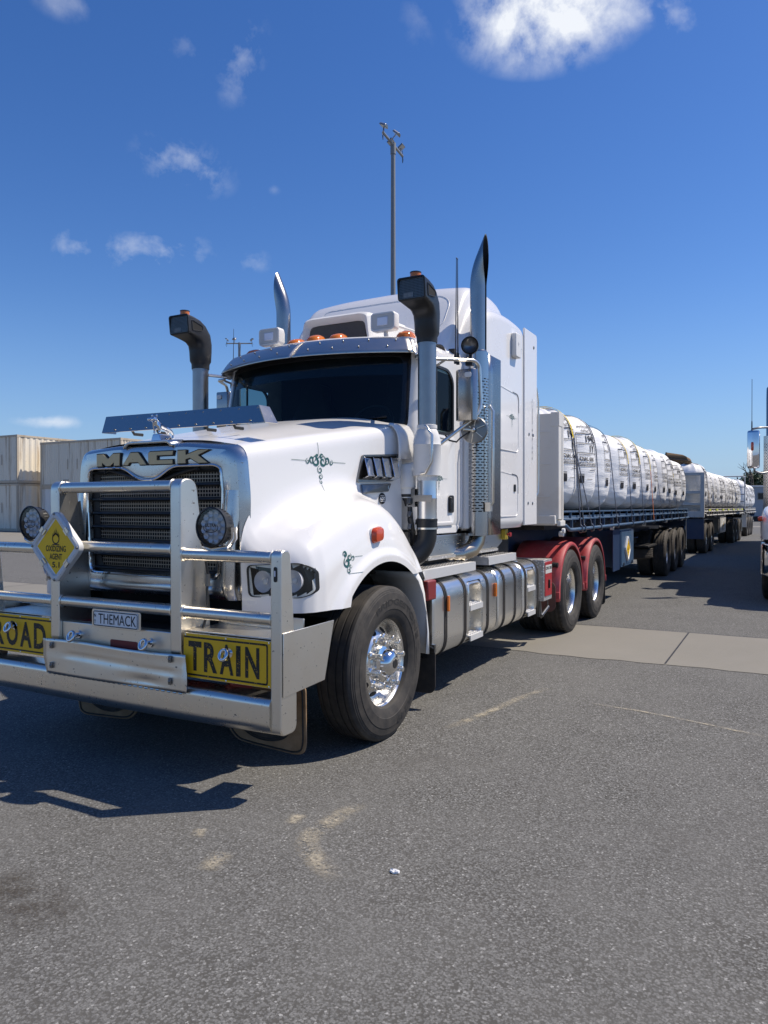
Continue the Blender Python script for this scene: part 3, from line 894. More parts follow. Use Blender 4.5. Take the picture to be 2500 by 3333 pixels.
def make_wheel(kind, dusty=False):
    """outer face +X, centre of the outer tyre at x = -.15, axle at z 0"""
    w = thing('wheel', None, None)
    xo = -.150
    t = tyre_mb(kind, xo).build('tyre', 'tyre_dusty' if dusty else 'tyre_rubber', w, smooth=28)
    if kind == 'steer':
        for a_ in (('BRIDGESTONE', 22, .390, .042, 104, xo + .1512), ('R249', 152, .390, .042, 34, xo + .1512), ('295/80R22.5', 96, .375, .012, 26, xo + .1502)):
            mb = MB(); side_letters(mb, *a_); mb.build('raised_lettering', 'tyre_letter', t, smooth=0, recalc=False)
    elif kind == 'drive':
        mb = MB(); side_letters(mb, 'TUBELESS', 152, .400, .026, 42, xo + .1512); mb.build('raised_lettering', 'tyre_letter', t, smooth=0, recalc=False)
    if kind != 'steer':
        tyre_mb(kind, xo - .33, 64).build('tyre', 'tyre_dusty' if dusty else 'tyre_rubber', w, smooth=28)
    if kind == 'steer':
        prof = [(.300, -.040), (.301, -.048), (.294, -.056), (.286, -.060), (.278, -.075), (.270, -.10), (.262, -.125), (.252, -.139), (.243, -.136), (.188, -.081), (.180, -.077), (.150, -.076), (.128, -.076), (.124, -.06)]
        mb = MB(); mb.lathe(prof, (0, 0, 0), (1, 0, 0), 72); rim = mb.build('rim', 'rim_alloy', w, smooth=40)
        mb = MB()
        for k in range(10):
            a = 2 * pi * (k + .5) / 10; c = Vector((-.1085, .2155 * sin(a), .2155 * cos(a)))
            nrm = Vector((.707, .707 * sin(a), .707 * cos(a))).normalized()
            mb.lathe([(.027, .001), (.0255, .0032), (0, .0030)], c, nrm, 16)
        mb.build('hand_hole', 'flat_black', rim)
        mb = MB(); mb.lathe([(.126, -.09), (.124, -.05), (.108, -.045), (.094, -.038), (.086, -.012), (.074, .008), (.056, .020), (.038, .024), (0, .025)], (0, 0, 0), (1, 0, 0), 40); hub = mb.build('hub_cap', 'chrome', w, smooth=40)
        mb = MB(); mb.lathe([(.032, .0245), (.030, .0275), (0, .0275)], (0, 0, 0), (1, 0, 0), 24); mb.build('hub_badge', 'black_plastic', hub)
        for k in range(10):
            a = 2 * pi * k / 10 + .1
            mb = MB(); mb.lathe([(.027, -.086), (.027, -.066), (.0185, -.060), (.0178, -.006), (.0195, -.004), (.0195, .006), (.0165, .009), (0, .009)], (0, .167 * sin(a), .167 * cos(a)), (1, 0, 0), 18)
            mb.build('lug_nut_cover', 'rim_alloy', w, smooth=40)
    else:
        prof = [(.300, -.040), (.301, -.048), (.293, -.056), (.285, -.060), (.274, -.085), (.268, -.14), (.262, -.215), (.246, -.232), (.232, -.236), (.12, -.236), (.118, -.10), (.10, -.085), (0, -.08)]
        mb = MB(); mb.lathe(prof[:8], (0, 0, 0), (1, 0, 0), 64); rim = mb.build('rim', 'rim_alloy', w, smooth=40)
        mb = MB(); mb.lathe(prof[7:10], (0, 0, 0), (1, 0, 0), 48); mb.build('rim_disc', 'rim_alloy' if kind == 'drive' else 'steel_dark', w, smooth=40)
        mb = MB(); mb.lathe(prof[9:], (0, 0, 0), (1, 0, 0), 32); mb.build('hub', 'chassis_black', w, smooth=40)
        for k in range(10):
            a = 2 * pi * k / 10
            mb = MB(); mb.lathe([(.022, -.236), (.017, -.205), (.016, -.18), (0, -.178)], (0, .167 * sin(a), .167 * cos(a)), (1, 0, 0), 10); mb.build('lug_nut', 'chrome' if kind == 'drive' else 'steel_dark', w, smooth=40)
    return w


def put_wheel(proto, parent, x, y, side=1, used=set()):
    if proto.name in used: w = copy_tree(proto, parent)
    else: used.add(proto.name); w = proto; w.parent = parent
    w.location = (x, y, .512); w.rotation_euler = (random.uniform(0, 1) * 0, 0, 0 if side > 0 else pi)
    return w


# ================================================================== THE WHITE PRIME MOVER
TR = thing('prime_mover', 'big white bonneted prime mover with polished bull bar and red rear guards', 'truck', (0, 0, 0))
w_steer = make_wheel('steer'); w_drive = make_wheel('drive'); w_trail = make_wheel('trailer', True)
for s_ in (1, -1): put_wheel(w_steer, TR, 1.245 * s_, 0, s_)
for yy in (4.878, 6.248):
    for s_ in (1, -1): put_wheel(w_drive, TR, 1.245 * s_, yy, s_)

# ---- bonnet with its two mudguards (one tilting moulding)
ZT = [(-.86, 1.985), (-.5, 2.065), (-.1, 2.145), (.3, 2.222), (.72, 2.288)]
XS = [(-.86, .715), (-.5, .765), (0, .835), (.4, .895), (.72, .955)]
ZS = [(-.86, 1.925), (-.5, 1.985), (0, 2.07), (.4, 2.135), (.72, 2.190)]
XJ = [(-.95, .735), (-.86, .745), (-.4, .80), (0, .85), (.4, .90), (.72, .95)]
ZO = [(-.945, 1.235), (-.88, 1.275), (-.78, 1.345), (-.62, 1.43), (-.40, 1.51), (-.18, 1.565), (.02, 1.585), (.2, 1.545), (.36, 1.455), (.50, 1.335), (.60, 1.22), (.68, 1.10)]
XO = [(-.945, .745), (-.942, .80), (-.932, .90), (-.915, .99), (-.885, 1.065), (-.845, 1.12), (-.79, 1.155), (-.70, 1.175), (-.5, 1.18), (.66, 1.18), (.70, 1.17)]


def arch_z(y):
    if y < -.487: return .945
    r2 = .688 ** 2 - y * y
    z = .505 + (sqrt(r2) if r2 > 0 else 0)
    return max(z, 1.078) if y > .3 else max(z, .945)


def bonnet_section(y):
    zt, xs, zs = smooth_table(ZT, y), smooth_table(XS, y), smooth_table(ZS, y)
    xj, zo, xo = smooth_table(XJ, y), smooth_table(ZO, y), lerp_table(XO, y)
    zb = arch_z(y); zj = zo + .075
    xj = min(xj, xo - .002) if y > -.95 else xj
    front = max(0, min(1, (-.70 - y) / .22))
    xsh = xo - .035 - .02 * (1 - front)
    pts = [(0, zt), (xs * .55, zt - .006), (xs, zs), (xj, zj), (max(xj + .001, xsh), zo), (xo, min(zo - .13, max(zo - .22, zb + .02))), (xo, zb)]
    rad = [0, .16, .085, .15, .13, .05, 0]
    sec = []
    F = fillet([(p[0], p[1], 0) for p in pts], rad, 7)
    # subdivide the straight runs
    for i in range(len(F) - 1):
        d = F[i + 1] - F[i]; k = RUN[i] if i < len(RUN) else 1
        for q in range(k): sec.append(F[i] + d * (q / k))
    sec.append(F[-1])
    out = []
    for p in sec:
        x, z = p.x, p.y
        if x > xj + .05 and z < zo - .06:                               # the lip round the wheel arch and the swelling over it
            ra = hypot(y, z - .505)
            x += .028 * max(0, 1 - max(0, (ra - .735)) / .045) if ra < .80 else 0
            x += .010 * max(0, min(1, (.86 - ra) / .08)) if ra < .86 else 0
        out.append((x, y, z))
    return out


RUN = [6] + [1] * 7 + [4] + [1] * 7 + [12] + [1] * 7 + [6] + [1] * 7 + [3] + [1] * 7 + [12]
ys = [-.945, -.9435, -.942, -.939, -.935, -.931, -.926, -.920, -.912, -.903, -.893, -.882, -.870, -.862]
y = -.85
while y < .70: ys.append(y); y += .0165
ys += [.70, .715, .72]
HOOD = MB(); rows = []
for y in ys:
    h = bonnet_section(y)
    rows.append([(-p[0], p[1], p[2]) for p in reversed(h[1:])] + h)
ncol = len(rows[0]); half = (ncol - 1) // 2
jcut, jend = 36, 44                                                   # where the bonnet side meets the guard


HLO = [(.812, 1.048), (.798, 1.203), (1.095, 1.222), (1.146, 1.192), (1.148, 1.068), (1.105, 1.048)]
def lamp_in(x, z):
    ins = False
    for (a, b_), (c, d) in zip(HLO, HLO[1:] + HLO[:1]):
        if (b_ > z) != (d > z) and x < (c - a) * (z - b_) / (d - b_) + a: ins = not ins
    return ins


def hood_skip(i, j):
    ya = ys[i + 1]; d = min(abs(j - half), abs(j + 1 - half))
    if ya <= -.861 and d < jcut: return True
    if ys[i + 1] < -.76:
        q = rows[i][j]; q2 = rows[i + 1][(j + 1) % ncol]; hx, hz = (abs(q[0]) + abs(q2[0])) / 2, (q[2] + q2[2]) / 2
        if lamp_in(hx, hz): return True
    if ys[i] >= .655 and d > jend: return True                       # the guard stops, the bonnet side runs on
    return False


HOOD.grid(rows, skip=hood_skip)
hood = HOOD.build('bonnet', 'white_paint', TR, smooth=50, weld=.0004)
HB = HOOD.bvh()


def on_bvh(bvh, origin_fn, direction, lift=.0025, default=None):
    d = Vector(direction)
    def fn(u, v):
        o = Vector(origin_fn(u, v)); hit = bvh.ray_cast(o, d)
        if hit[0] is None: return default(u, v) if default else o + d * 1.0
        return hit[0] - d * lift
    return fn


def hood_side(y0, z0): return on_bvh(HB, lambda u, v: (2.2, y0 + u, z0 + v), (-1, 0, 0), .003)


mb = MB(); scroll_art(mb, hood_side(-.22, 1.865), .75); mb.build('scroll_decal', 'print_green', hood, smooth=0, recalc=False)
mb = MB(); scroll_art(mb, hood_side(-.50, 1.23), .62, 'corner'); mb.build('scroll_decal', 'print_green', hood, smooth=0, recalc=False)
# raised rear cowl corners of the bonnet
for s_ in (1, -1):
    mb = MB(); P = fillet([(.90, 2.212, 0), (.94, 2.200, 0), (.985, 2.140, 0), (.998, 2.05, 0), (.998, 1.93, 0)], .07, 6)
    mb.grid([[(p.x * s_, yy, p.y + dz) for p in P] for yy, dz in ((.60, -.022), (.625, -.006), (.70, -.004), (.86, .002))]); mb.build('cowl', 'white_paint', TR, smooth=50, solid=.012)
# bonnet side air vent
for s_ in (1,):
    fv = lambda u, v: on_bvh(HB, lambda a, b: (2.2, a, b), (-1, 0, 0), .0)(u, v)
    mb = MB()
    def vx(y, z, l): return tuple(Vector(fv(y, z)) + Vector((l, 0, 0)))
    fr = [(.165, 1.735), (.60, 1.755), (.665, 1.965), (.235, 1.935)]
    ring_o = fillet([(a, b_, 0) for a, b_ in fr], .02, 4, True); n_ = len(ring_o)
    cy = sum(p.x for p in ring_o) / n_; cz = sum(p.y for p in ring_o) / n_
    r1 = [vx(p.x, p.y, .002) for p in ring_o]; r2 = [vx(p.x, p.y, .016) for p in ring_o]; r3 = [vx(cy + (p.x - cy) * .93, cz + (p.y - cz) * .86, .016) for p in ring_o]; r4 = [vx(cy + (p.x - cy) * .93, cz + (p.y - cz) * .86, .004) for p in ring_o]
    mb.grid([r1, r2, r3, r4], closed=True); mb.add(r4, [tuple(range(n_))]); vent = mb.build('side_vent', 'steel_dark', hood, smooth=30)
    for k in range(4):
        a0 = .195 + k * .104; mb = MB(); rowsv = []
        for i in range(9):
            t = i / 8; z = 1.760 + t * (.165 + k * .006); sh = .055 * t
            rowsv.append([vx(a0 + sh + q * .104, z, .010 + (.080 * (1 - t) + .004) * (1 - .04 * q - .85 * q ** 14) * min(1, (t + .02) * 14)) for q in (0, .06, .25, .5, .75, .92)])
        mb.grid(rowsv); mb.build('vent_fin', 'chrome', vent, smooth=50, solid=.004)
    mb = MB(); bl = [vx(*p, .004) for p in ((.205, 1.655), (.545, 1.675), (.575, 1.738), (.215, 1.722))]; bl2 = [vx(*p, .014) for p in ((.210, 1.660), (.540, 1.680), (.570, 1.734), (.220, 1.718))]
    mb.grid([bl, bl2], closed=True); mb.add(bl2, [(0, 1, 2, 3)]); bd = mb.build('name_badge', 'steel_dark', hood, smooth=0)
    mb = MB(); put_text(mb, 'SUPERLINER', .228, 1.676, .318, .034, lambda u, v: vx(u, v + (u - .228) * .055, .0165), .016); mb.build('badge_lettering', 'chrome', bd, smooth=0, recalc=False)
    mb = MB(); cc = [(.475 + .042 * cos(2 * pi * k / 28), 1.622 + .042 * sin(2 * pi * k / 28)) for k in range(28)]
    mb.add([vx(*p, .004) for p in cc], [tuple(range(28))]); rb = mb.build('round_badge', 'print_black', hood, smooth=0)
    mb = MB(); put_text(mb, '600', .443, 1.608, .064, .028, lambda u, v: vx(u + (v - 1.62) * .25, v, .006), .02); ribbon(mb, [(.452, 1.643), (.498, 1.643)], .004, lambda u, v: vx(u, v, .006)); ribbon(mb, [(.445, 1.602), (.505, 1.602)], .004, lambda u, v: vx(u, v, .006)); mb.build('badge_lettering', 'white_sign', rb, smooth=0, recalc=False)
    # side indicator on the guard
    c = Vector(fv(-.10, 1.375)); mb = MB(); mb.loft([[(c.x - .02 + d, c.y + a * k, c.z + b_ * k + a * .12) for a, b_ in rrect(.125, .10, .03, 4)] for d, k in ((0, 1), (.04, 1), (.058, .8), (.062, .5))]); mb.build('side_indicator', 'orange_lens', TR, smooth=40)
    mb = MB(); mb.loft([[(c.x - .025 + d, c.y + a * k, c.z + b_ * k + a * .12 - .006) for a, b_ in rrect(.14, .118, .035, 4)] for d, k in ((0, 1), (.030, 1))]); mb.build('indicator_base', 'white_dull', TR, smooth=40)
# rubber bonnet latches behind the guards
for s_ in (1, -1):
    mb = MB(); mb.tube([(.985 * s_, .735, 1.66), (1.01 * s_, .745, 1.56), (1.02 * s_, .735, 1.46), (1.03 * s_, .76, 1.36), (1.0 * s_, .80, 1.26)], [.016, .02, .026, .022, .016], 8, sx=.6); la = mb.build('bonnet_latch', 'black_plastic', TR, smooth=60)
    for z, y_ in ((1.60, .735), (1.50, .74), (1.405, .75)):
        mb = MB(); mb.box(min(1.005 * s_, 1.035 * s_), max(1.005 * s_, 1.035 * s_), y_ - .035, y_ + .01, z - .022, z + .022, rot=Matrix.Rotation(radians(-18), 3, 'X')); mb.build('latch_plate', 'steel_dark', la, bevel=.003)
# wheel arch liner and splash panel
for s_ in (1, -1):
    mb = MB(); arcp = [(.76 * cos(radians(a)), .505 + .735 * sin(radians(a))) for a in range(-8, 150, 6)]
    mb.grid([[(x * s_, p[0], p[1]) for p in arcp] for x in (.62, 1.155)]); mb.grid([[(.62 * s_, p[0], p[1]) for p in arcp], [(.62 * s_, p[0], 1.3) for p in arcp]]); mb.build('wheel_arch_liner', 'flat_black', TR, smooth=50)
    P = [(.405, 1.085), (.50, 1.02), (.575, .92), (.635, .78), (.665, .62), (.672, .455)]
    mb = MB(); mb.grid([[(.80 * s_, a + .02, b_ ) for a, b_ in P], [(1.185 * s_, a, b_) for a, b_ in P], [(1.20 * s_, a + .006, b_ - .004) for a, b_ in P], [(1.20 * s_, a + .10 - .03 * i, b_ - .012 + .004 * i) for i, (a, b_) in enumerate(P)]], mi=0)
    mb.build('splash_panel', 'white_dull', TR, smooth=40, solid=.008)
    mb = MB(); mb.prism(rrect(.60, .36, .06, 5, .90 * s_, .30), 'y', .80, .812); mb.build('mudflap', 'mudflap_black', TR, bevel=.003)
    mb = MB(); mb.tube([(.62 * s_, .80, .52), (1.1 * s_, .80, .52), (1.19 * s_, .80, .47)], .014, 8); mb.box(min(.95 * s_, 1.20 * s_), max(.95 * s_, 1.20 * s_), .79, .822, .44, .50); mb.build('flap_bracket', 'steel_dark', TR)
    # tan flap hung ahead of each front wheel
    out = [(-.31, .36), (.31, .36), (.315, .0), (.30, -.06), (.24, -.078), (-.10, -.062), (-.22, -.05), (-.295, .02)]; YF = -.655; XF = .695
    F = fillet([(a, b_, 0) for a, b_ in out], .05, 5, True)
    mb = MB(); mb.prism([(XF * s_ + p.x * s_, .14 + p.y - .02) for p in F], 'y', YF - .013, YF); fl = mb.build('mudflap', 'mudflap_tan', TR, bevel=.003)
    F2 = [(Vector((p.x, p.y, 0)) - Vector((0, .13, 0))) * .93 + Vector((0, .13, 0)) for p in F]
    mb = MB(); mb.tube([(XF * s_ + p.x * s_, YF - .0145, .12 + p.y) for p in F2], .006, 6, closed=True)
    for rr in (1.0, .86): mb.tube([((XF + .005) * s_ + .185 * rr * cos(2 * pi * k / 40), YF - .0145, .185 + .085 * rr * sin(2 * pi * k / 40)) for k in range(40)], .004, 6, closed=True)
    for dz in (0, .022): mb.tube([((XF + .005) * s_ - .11 + .01 * q, YF - .0155, .172 + dz + .008 * sin(q * 1.9)) for q in range(23)], .005, 6)
    mb.build('flap_emblem', 'chassis_black', fl, smooth=30, recalc=False)
    mb = MB(); mb.add([((XF + .005) * s_ + .185 * cos(2 * pi * k / 40), YF - .0138, .185 + .085 * sin(2 * pi * k / 40)) for k in range(40)], [tuple(range(40))]); mb.build('flap_oval', 'mudflap_black', fl, smooth=0)

# ---- headlamps
for s_ in (1, -1):
    # lamp housing follows the guard's front
    def fy(x, z):
        for a, b_ in zip(XO, XO[1:]):
            if a[1] <= x <= b_[1]: return a[0] + (b_[0] - a[0]) * (x - a[1]) / (b_[1] - a[1])
        return XO[-3][0] if x > 1.175 else XO[0][0]
    outl = fillet([(.800, 1.035, 0), (.785, 1.215, 0), (1.10, 1.235, 0), (1.158, 1.20, 0), (1.160, 1.06, 0), (1.11, 1.035, 0)], .035, 5, True); no = len(outl)
    cx = sum(p.x for p in outl) / no; cz = sum(p.y for p in outl) / no
    def lay(k, d): return [(s_ * (cx + (p.x - cx) * k), fy(cx + (p.x - cx) * k, 0) + d, cz + (p.y - cz) * k) for p in outl]
    mb = MB(); mb.grid([lay(1.03, -.001), lay(1.025, -.007), lay(.99, -.007), lay(.97, .02), lay(.97, .07)], closed=True); bz = mb.build('headlamp', 'black_plastic', TR, smooth=40)
    mb = MB(); rowsH = []
    mb.add([(s_ * (cx + (p.x - cx) * .99), max(fy(cx + (p.x - cx) * .99, 0) + .055, -.845), cz + (p.y - cz) * .99) for p in outl], [tuple(range(no))]); mb.build('lamp_housing', 'lamp_grey', bz, smooth=0)
    mb = MB(); rings = [lay(k, -.009) for k in (.985, .9, .8, .65, .5, .35, .2, .05)]; mb.grid(rings, closed=True); mb.build('lens', 'headlamp_lens', bz, smooth=60)
    for (x, z, r, nm) in ((.875, 1.122, .064, 'lamp_lens'), (1.055, 1.130, .066, 'lamp_lens')):
        y0 = max(fy(x, z), -.93) + (.045 if r > .05 else .03)
        mb = MB(); mb.lathe([(r, -.030), (r * .98, -.024), (r * .85, .005), (r * .5, .022), (0, .028)], (x * s_, y0, z), (0, 1, 0), 30); bowl = mb.build('reflector', nm, bz, smooth=50)
        mb = MB(); mb.ball((x * s_, y0 - .004, z), r * .3, r * .22, r * .3); mb.build('bulb', 'lamp_lens', bowl)

# ---- grille: chrome surround, screens and louvres
YG = -.958
def gy(x): return YG + .05 * (abs(x) / .7) ** 3                           # the front bows back to its corners
outer = [(-.705, 1.02), (-.715, 1.60), (-.690, 1.86), (-.640, 1.925), (-.30, 1.948), (.30, 1.948), (.640, 1.915), (.690, 1.86), (.715, 1.60), (.705, 1.02)]
inner = [(-.555, 1.125), (-.59, 1.60), (-.575, 1.795), (-.53, 1.815), (-.215, 1.815), (-.072, 1.732), (.072, 1.732), (.215, 1.815), (.53, 1.815), (.575, 1.795), (.59, 1.60), (.555, 1.125)]
Fi = fillet([(a, b_, 0) for a, b_ in inner], .055, 5, True)
Fo0 = fillet([(a, b_, 0) for a, b_ in outer], .05, 6, True)
def resample(F, n):
    P = F + [F[0]]; L = [0]
    for a, b_ in zip(P, P[1:]): L.append(L[-1] + (b_ - a).length)
    out = []
    for k in range(n):
        t = L[-1] * k / n; i = max(q for q in range(len(L)) if L[q] <= t); i = min(i, len(P) - 2)
        out.append(P[i].lerp(P[i + 1], (t - L[i]) / ((L[i + 1] - L[i]) or 1)))
    return out
Ni = 160
def start_at(F):                                                        # begin at the bottom centre, same sense of turn
    F = resample(F, 400); k = min(range(400), key=lambda q: abs(atan2(F[q].x - 0, 1.45 - F[q].y)))
    return F[k:] + F[:k]
def by_angle(F):
    F = start_at(F); return [F[int(400 * k / Ni)] for k in range(Ni)]
I_, O_ = by_angle(Fi), by_angle(Fo0)
def ring(t, dy, k=1.0): return [((i.x + (o.x - i.x) * t) * k, gy((i.x + (o.x - i.x) * t)) + dy, i.y + (o.y - i.y) * t) for i, o in zip(I_, O_)]
mb = MB()
back = [(o.x * 1.025 + (.010 if o.x > 0 else -.010), -.858, o.y + (.022 if o.y > 1.5 else 0)) for o in O_]
edge = [(o.x * 1.018, gy(o.x) + .022, o.y + (.006 if o.y > 1.7 else 0)) for o in O_]
mb.grid([ring(-.02, .075), ring(-.01, .02), ring(.03, .004), ring(.10, -.004), ring(.3, -.006), ring(.6, -.004), ring(.88, .0), ring(.97, .008), edge, [(a[0] * .5 + b_[0] * .5, (a[1] + b_[1]) / 2, (a[2] + b_[2]) / 2) for a, b_ in zip(edge, back)], back], closed=True)
grille = mb.build('grille_surround', 'grille_chrome', TR, smooth=24)
mb = MB(); mb.tube([(p[0], p[1] - .002, p[2]) for p in ring(-.005, .0)], .009, 8, closed=True); mb.build('grille_trim', 'chrome', grille)
# the raised lip at the top centre, under the mascot
mb = MB(); lip = fillet([(-.225, 1.945, 0), (-.19, 1.975, 0), (.19, 1.975, 0), (.225, 1.945, 0)], .02, 4)
mb.grid([[(p.x * k, yy, p.y + dz) for p in lip] for yy, dz, k in ((-.972, -.012, .9), (-.968, .0, .95), (-.93, .008, 1), (-.84, .016, 1))]); mb.build('top_lip', 'grille_chrome', grille, smooth=40, solid=.012)
# badge letters
def letter(poly, holes=None): return poly
MK = {'M': [[(0, 0), (0, 1), (.30, 1), (.52, .58), (.74, 1), (1.02, 1), (1.0, 0), (.78, 0), (.77, .30), (.60, 0), (.42, 0), (.24, .32), (.24, 0)]],
      'A': [[(0, 0), (.36, 1), (.70, 1), (1.08, 0), (.80, 0), (.72, .22), (.60, .22), (.42, .22), (.30, .22), (.22, 0)], [(.45, .42), (.54, .66), (.62, .42)]],
      'C': [[(.04, 0), (0, .12), (0, .88), (.06, 1), (1.0, 1), (.98, .70), (.34, .70), (.34, .30), (.98, .30), (.98, 0)]],
      'K': [[(0, 0), (0, 1), (.32, 1), (.32, .62), (.86, 1), (1.24, 1), (.82, .60), (1.20, 0), (.84, 0), (.50, .42), (.32, .30), (.32, 0)]]}
xL = [(-.464, .228), (-.206, .198), (.022, .208), (.266, .190)]
def ltr(ch, x0, w, z0, h, grow, y0, y1, mat, par, nm, shear=.012):
    mb = MB(); poly = MK[ch][0]; cx = .5
    P = [(x0 + a * w, z0 + b_ * h) for a, b_ in poly]
    if grow:
        out = []; n = len(P)
        for i in range(n):
            a, b_, c = Vector(P[i - 1]), Vector(P[i]), Vector(P[(i + 1) % n]); d1 = (b_ - a).normalized(); d2 = (c - b_).normalized()
            nn = (Vector((-d1.y, d1.x)) + Vector((-d2.y, d2.x))); nn = nn.normalized() if nn.length > .01 else Vector((-d1.y, d1.x))
            k = 1 / max(.5, nn.dot(Vector((-d1.y, d1.x)))); out.append(b_ + nn * grow * k)
        P = [tuple(p) for p in out]
    n = len(P)
    vs = [(p[0], gy(p[0]) + y1, p[1]) for p in P] + [(p[0], gy(p[0]) + y0, p[1]) for p in P]
    fs = [(i, (i + 1) % n, n + (i + 1) % n, n + i) for i in range(n)] + [tuple(n + q for q in t) for t in tessellate_polygon([[Vector((p[0], p[1], 0)) for p in P]])]
    mb.add(vs, fs)
    return mb.build(nm, mat, par, smooth=0)
for ch, (x0, w) in zip('MACK', xL):
    o = ltr(ch, x0, w * {'K': .985, 'A': .97, 'C': .98, 'M': .98}[ch], 1.828, .078, .006, -.014, -.006, 'print_black', grille, 'badge_letter')
    ltr(ch, x0, w * {'K': .985, 'A': .97, 'C': .98, 'M': .98}[ch], 1.828, .078, 0, -.0185, -.013, 'letter_gold', o, 'letter_face')
    if ch == 'A':
        mb = MB(); mb.add([(x0 + w * .97 * a, gy(x0) - .0195, 1.828 + .078 * b_) for a, b_ in MK['A'][1]], [(0, 1, 2)]); mb.build('letter_counter', 'print_black', o, smooth=0)
# louvres with wire mesh between, a dark radiator behind
mb = MB(); mb.box(-.62, .62, -.80, -.79, 1.06, 1.86); mb.build('radiator', 'flat_black', TR)
fb = MB(); fb.grid([[(p[0] * .985, p[1] + .035, p[2] * .99 + .012) for p in ring(0, 0)], [(p[0] * .90, p[1] + .045, (p[2] - 1.45) * .90 + 1.46) for p in ring(0, 0)], [(p[0] * .90, p[1] + .09, (p[2] - 1.45) * .90 + 1.46) for p in ring(0, 0)]], closed=True); fb.build('louvre_frame', 'black_plastic', grille, smooth=40)
for k in range(8):
    z = 1.155 + k * .0905
    lim = .575 if z > 1.3 else .56
    for (xa, xb) in ([(-lim, lim)] if z < 1.72 else [(-lim, -.16), (.16, lim)]):
        mb = MB(); mb.grid([[(x, gy(x) + .060, z + .016), (x, gy(x) + .030, z + .008), (x, gy(x) + .026, z - .002), (x, gy(x) + .05, z - .013)] for x in [xa + (xb - xa) * q / 14 for q in range(15)]]); mb.build('louvre', 'black_plastic', grille, smooth=50, solid=.006)
    z2 = z + .045
    if z2 < 1.83:
        mb = MB(); mb.grid([[(x, gy(x) + .055, zz) for zz in (z2 - .034, z2 + .033)] for x in [-lim + .03 + (2 * lim - .06) * q / 14 for q in range(15)]], uv=lambda i, j, z2=z2: (i * (2 * lim) / 14, j * .062)); mb.build('wire_mesh', 'grille_mesh', grille, smooth=0)
for s_ in (1, -1):
    mb = MB(); mb.tube([(s_ * .50, gy(.5) + .04, 1.80), (s_ * .40, gy(.4) + .03, 1.805), (s_ * .22, gy(.2) + .03, 1.765), (s_ * .05, gy(0) + .03, 1.715)], .012, 8); mb.tube([(s_ * .40, gy(.4) + .01 + .012 * sin(2 * pi * k / 12), 1.79 + .012 * cos(2 * pi * k / 12)) for k in range(12)], .004, 6, closed=True); mb.build('screen_stay', 'black_plastic', grille)
mb = MB(); sill = [(-.95, 1.095), (-.968, 1.075), (-.965, 1.03), (-.94, 1.0), (-.86, .98)]
mb.grid([[(x, p[0] + .05 * (abs(x) / .7) ** 3, p[1]) for p in sill] for x in [-.70 + 1.4 * k / 20 for k in range(21)]]); mb.build('grille_sill', 'grille_chrome', grille, smooth=60)
for s_ in (1, -1):
    mb = MB(); pil = fillet([(.595 * s_, -.955, 0), (.625 * s_, -.985, 0), (.69 * s_, -.965, 0), (.70 * s_, -.90, 0)], .03, 5)
    mb.grid([[(p.x, p.y + .02 * t, z) for p in pil] for z, t in ((1.0, 2), (1.04, .6), (1.1, 0), (1.3, .5), (1.50, 1.0), (1.66, 1.9))]); mb.build('grille_pillar', 'grille_chrome', grille, smooth=60)

# ---- mascot: a small chrome dog standing on a wedge
mb = MB(); mb.loft([[(a * k, -.845 + b_ * k2, z) for a, b_ in ((-.045, -.05), (.045, -.05), (.045, .06), (-.045, .06))] for z, k, k2 in ((1.975, 1.0, 1.0), (2.02, .72, .9), (2.03, .62, .85))]); mb.loft([[(a * k, -.85 + b_ * k, z) for a, b_ in rrect(.17, .15, .03)] for z, k in ((1.966, 1), (1.978, .98), (1.982, .85))])
base = mb.build('mascot_base', 'chrome', TR, bevel=.004)
bm_s = bpy.data.meshes.new('mascot'); vs = [(0, -.84, 2.078), (0, -.87, 2.090), (0, -.893, 2.105), (0, -.905, 2.125), (0, -.93, 2.124), (0, -.81, 2.072), (0, -.782, 2.066)]
es = [(0, 1), (1, 2), (2, 3), (3, 4), (0, 5), (5, 6)]; rad_ = [.020, .024, .022, .023, .015, .017, .019]
for s_ in (-1, 1):
    i = len(vs); vs += [(s_ * .020, -.882, 2.07), (s_ * .022, -.878, 2.045), (s_ * .022, -.886, 2.033)]; es += [(1, i), (i, i + 1), (i + 1, i + 2)]; rad_ += [.012, .008, .009]
    i = len(vs); vs += [(s_ * .018, -.775, 2.055), (s_ * .02, -.758, 2.032), (s_ * .02, -.765, 2.000)]; es += [(6, i), (i, i + 1), (i + 1, i + 2)]; rad_ += [.012, .008, .009]
bm_s.from_pydata(vs, [], []) if False else bm_s.from_pydata(vs, es, [])
mo = bpy.data.objects.new('mascot', bm_s); COL.objects.link(mo); mo.parent = TR; bm_s.materials.append(M['chrome'])
md = mo.modifiers.new('skin', 'SKIN'); md.use_smooth_shade = True
for v, r in zip(bm_s.skin_vertices[0].data, rad_): v.radius = (r, r)
bm_s.skin_vertices[0].data[0].use_root = True
mo.modifiers.new('sub', 'SUBSURF').levels = 1; mo.modifiers['sub'].render_levels = 2
mb = MB()
for s_ in (-1, 1): mb.ball((s_ * .02, -.902, 2.146), .007, .006, .010, 8, 5)
mb.ball((0, -.945, 2.117), .016, .012, .012, 10, 6); mb.build('mascot_ears', 'chrome', mo)

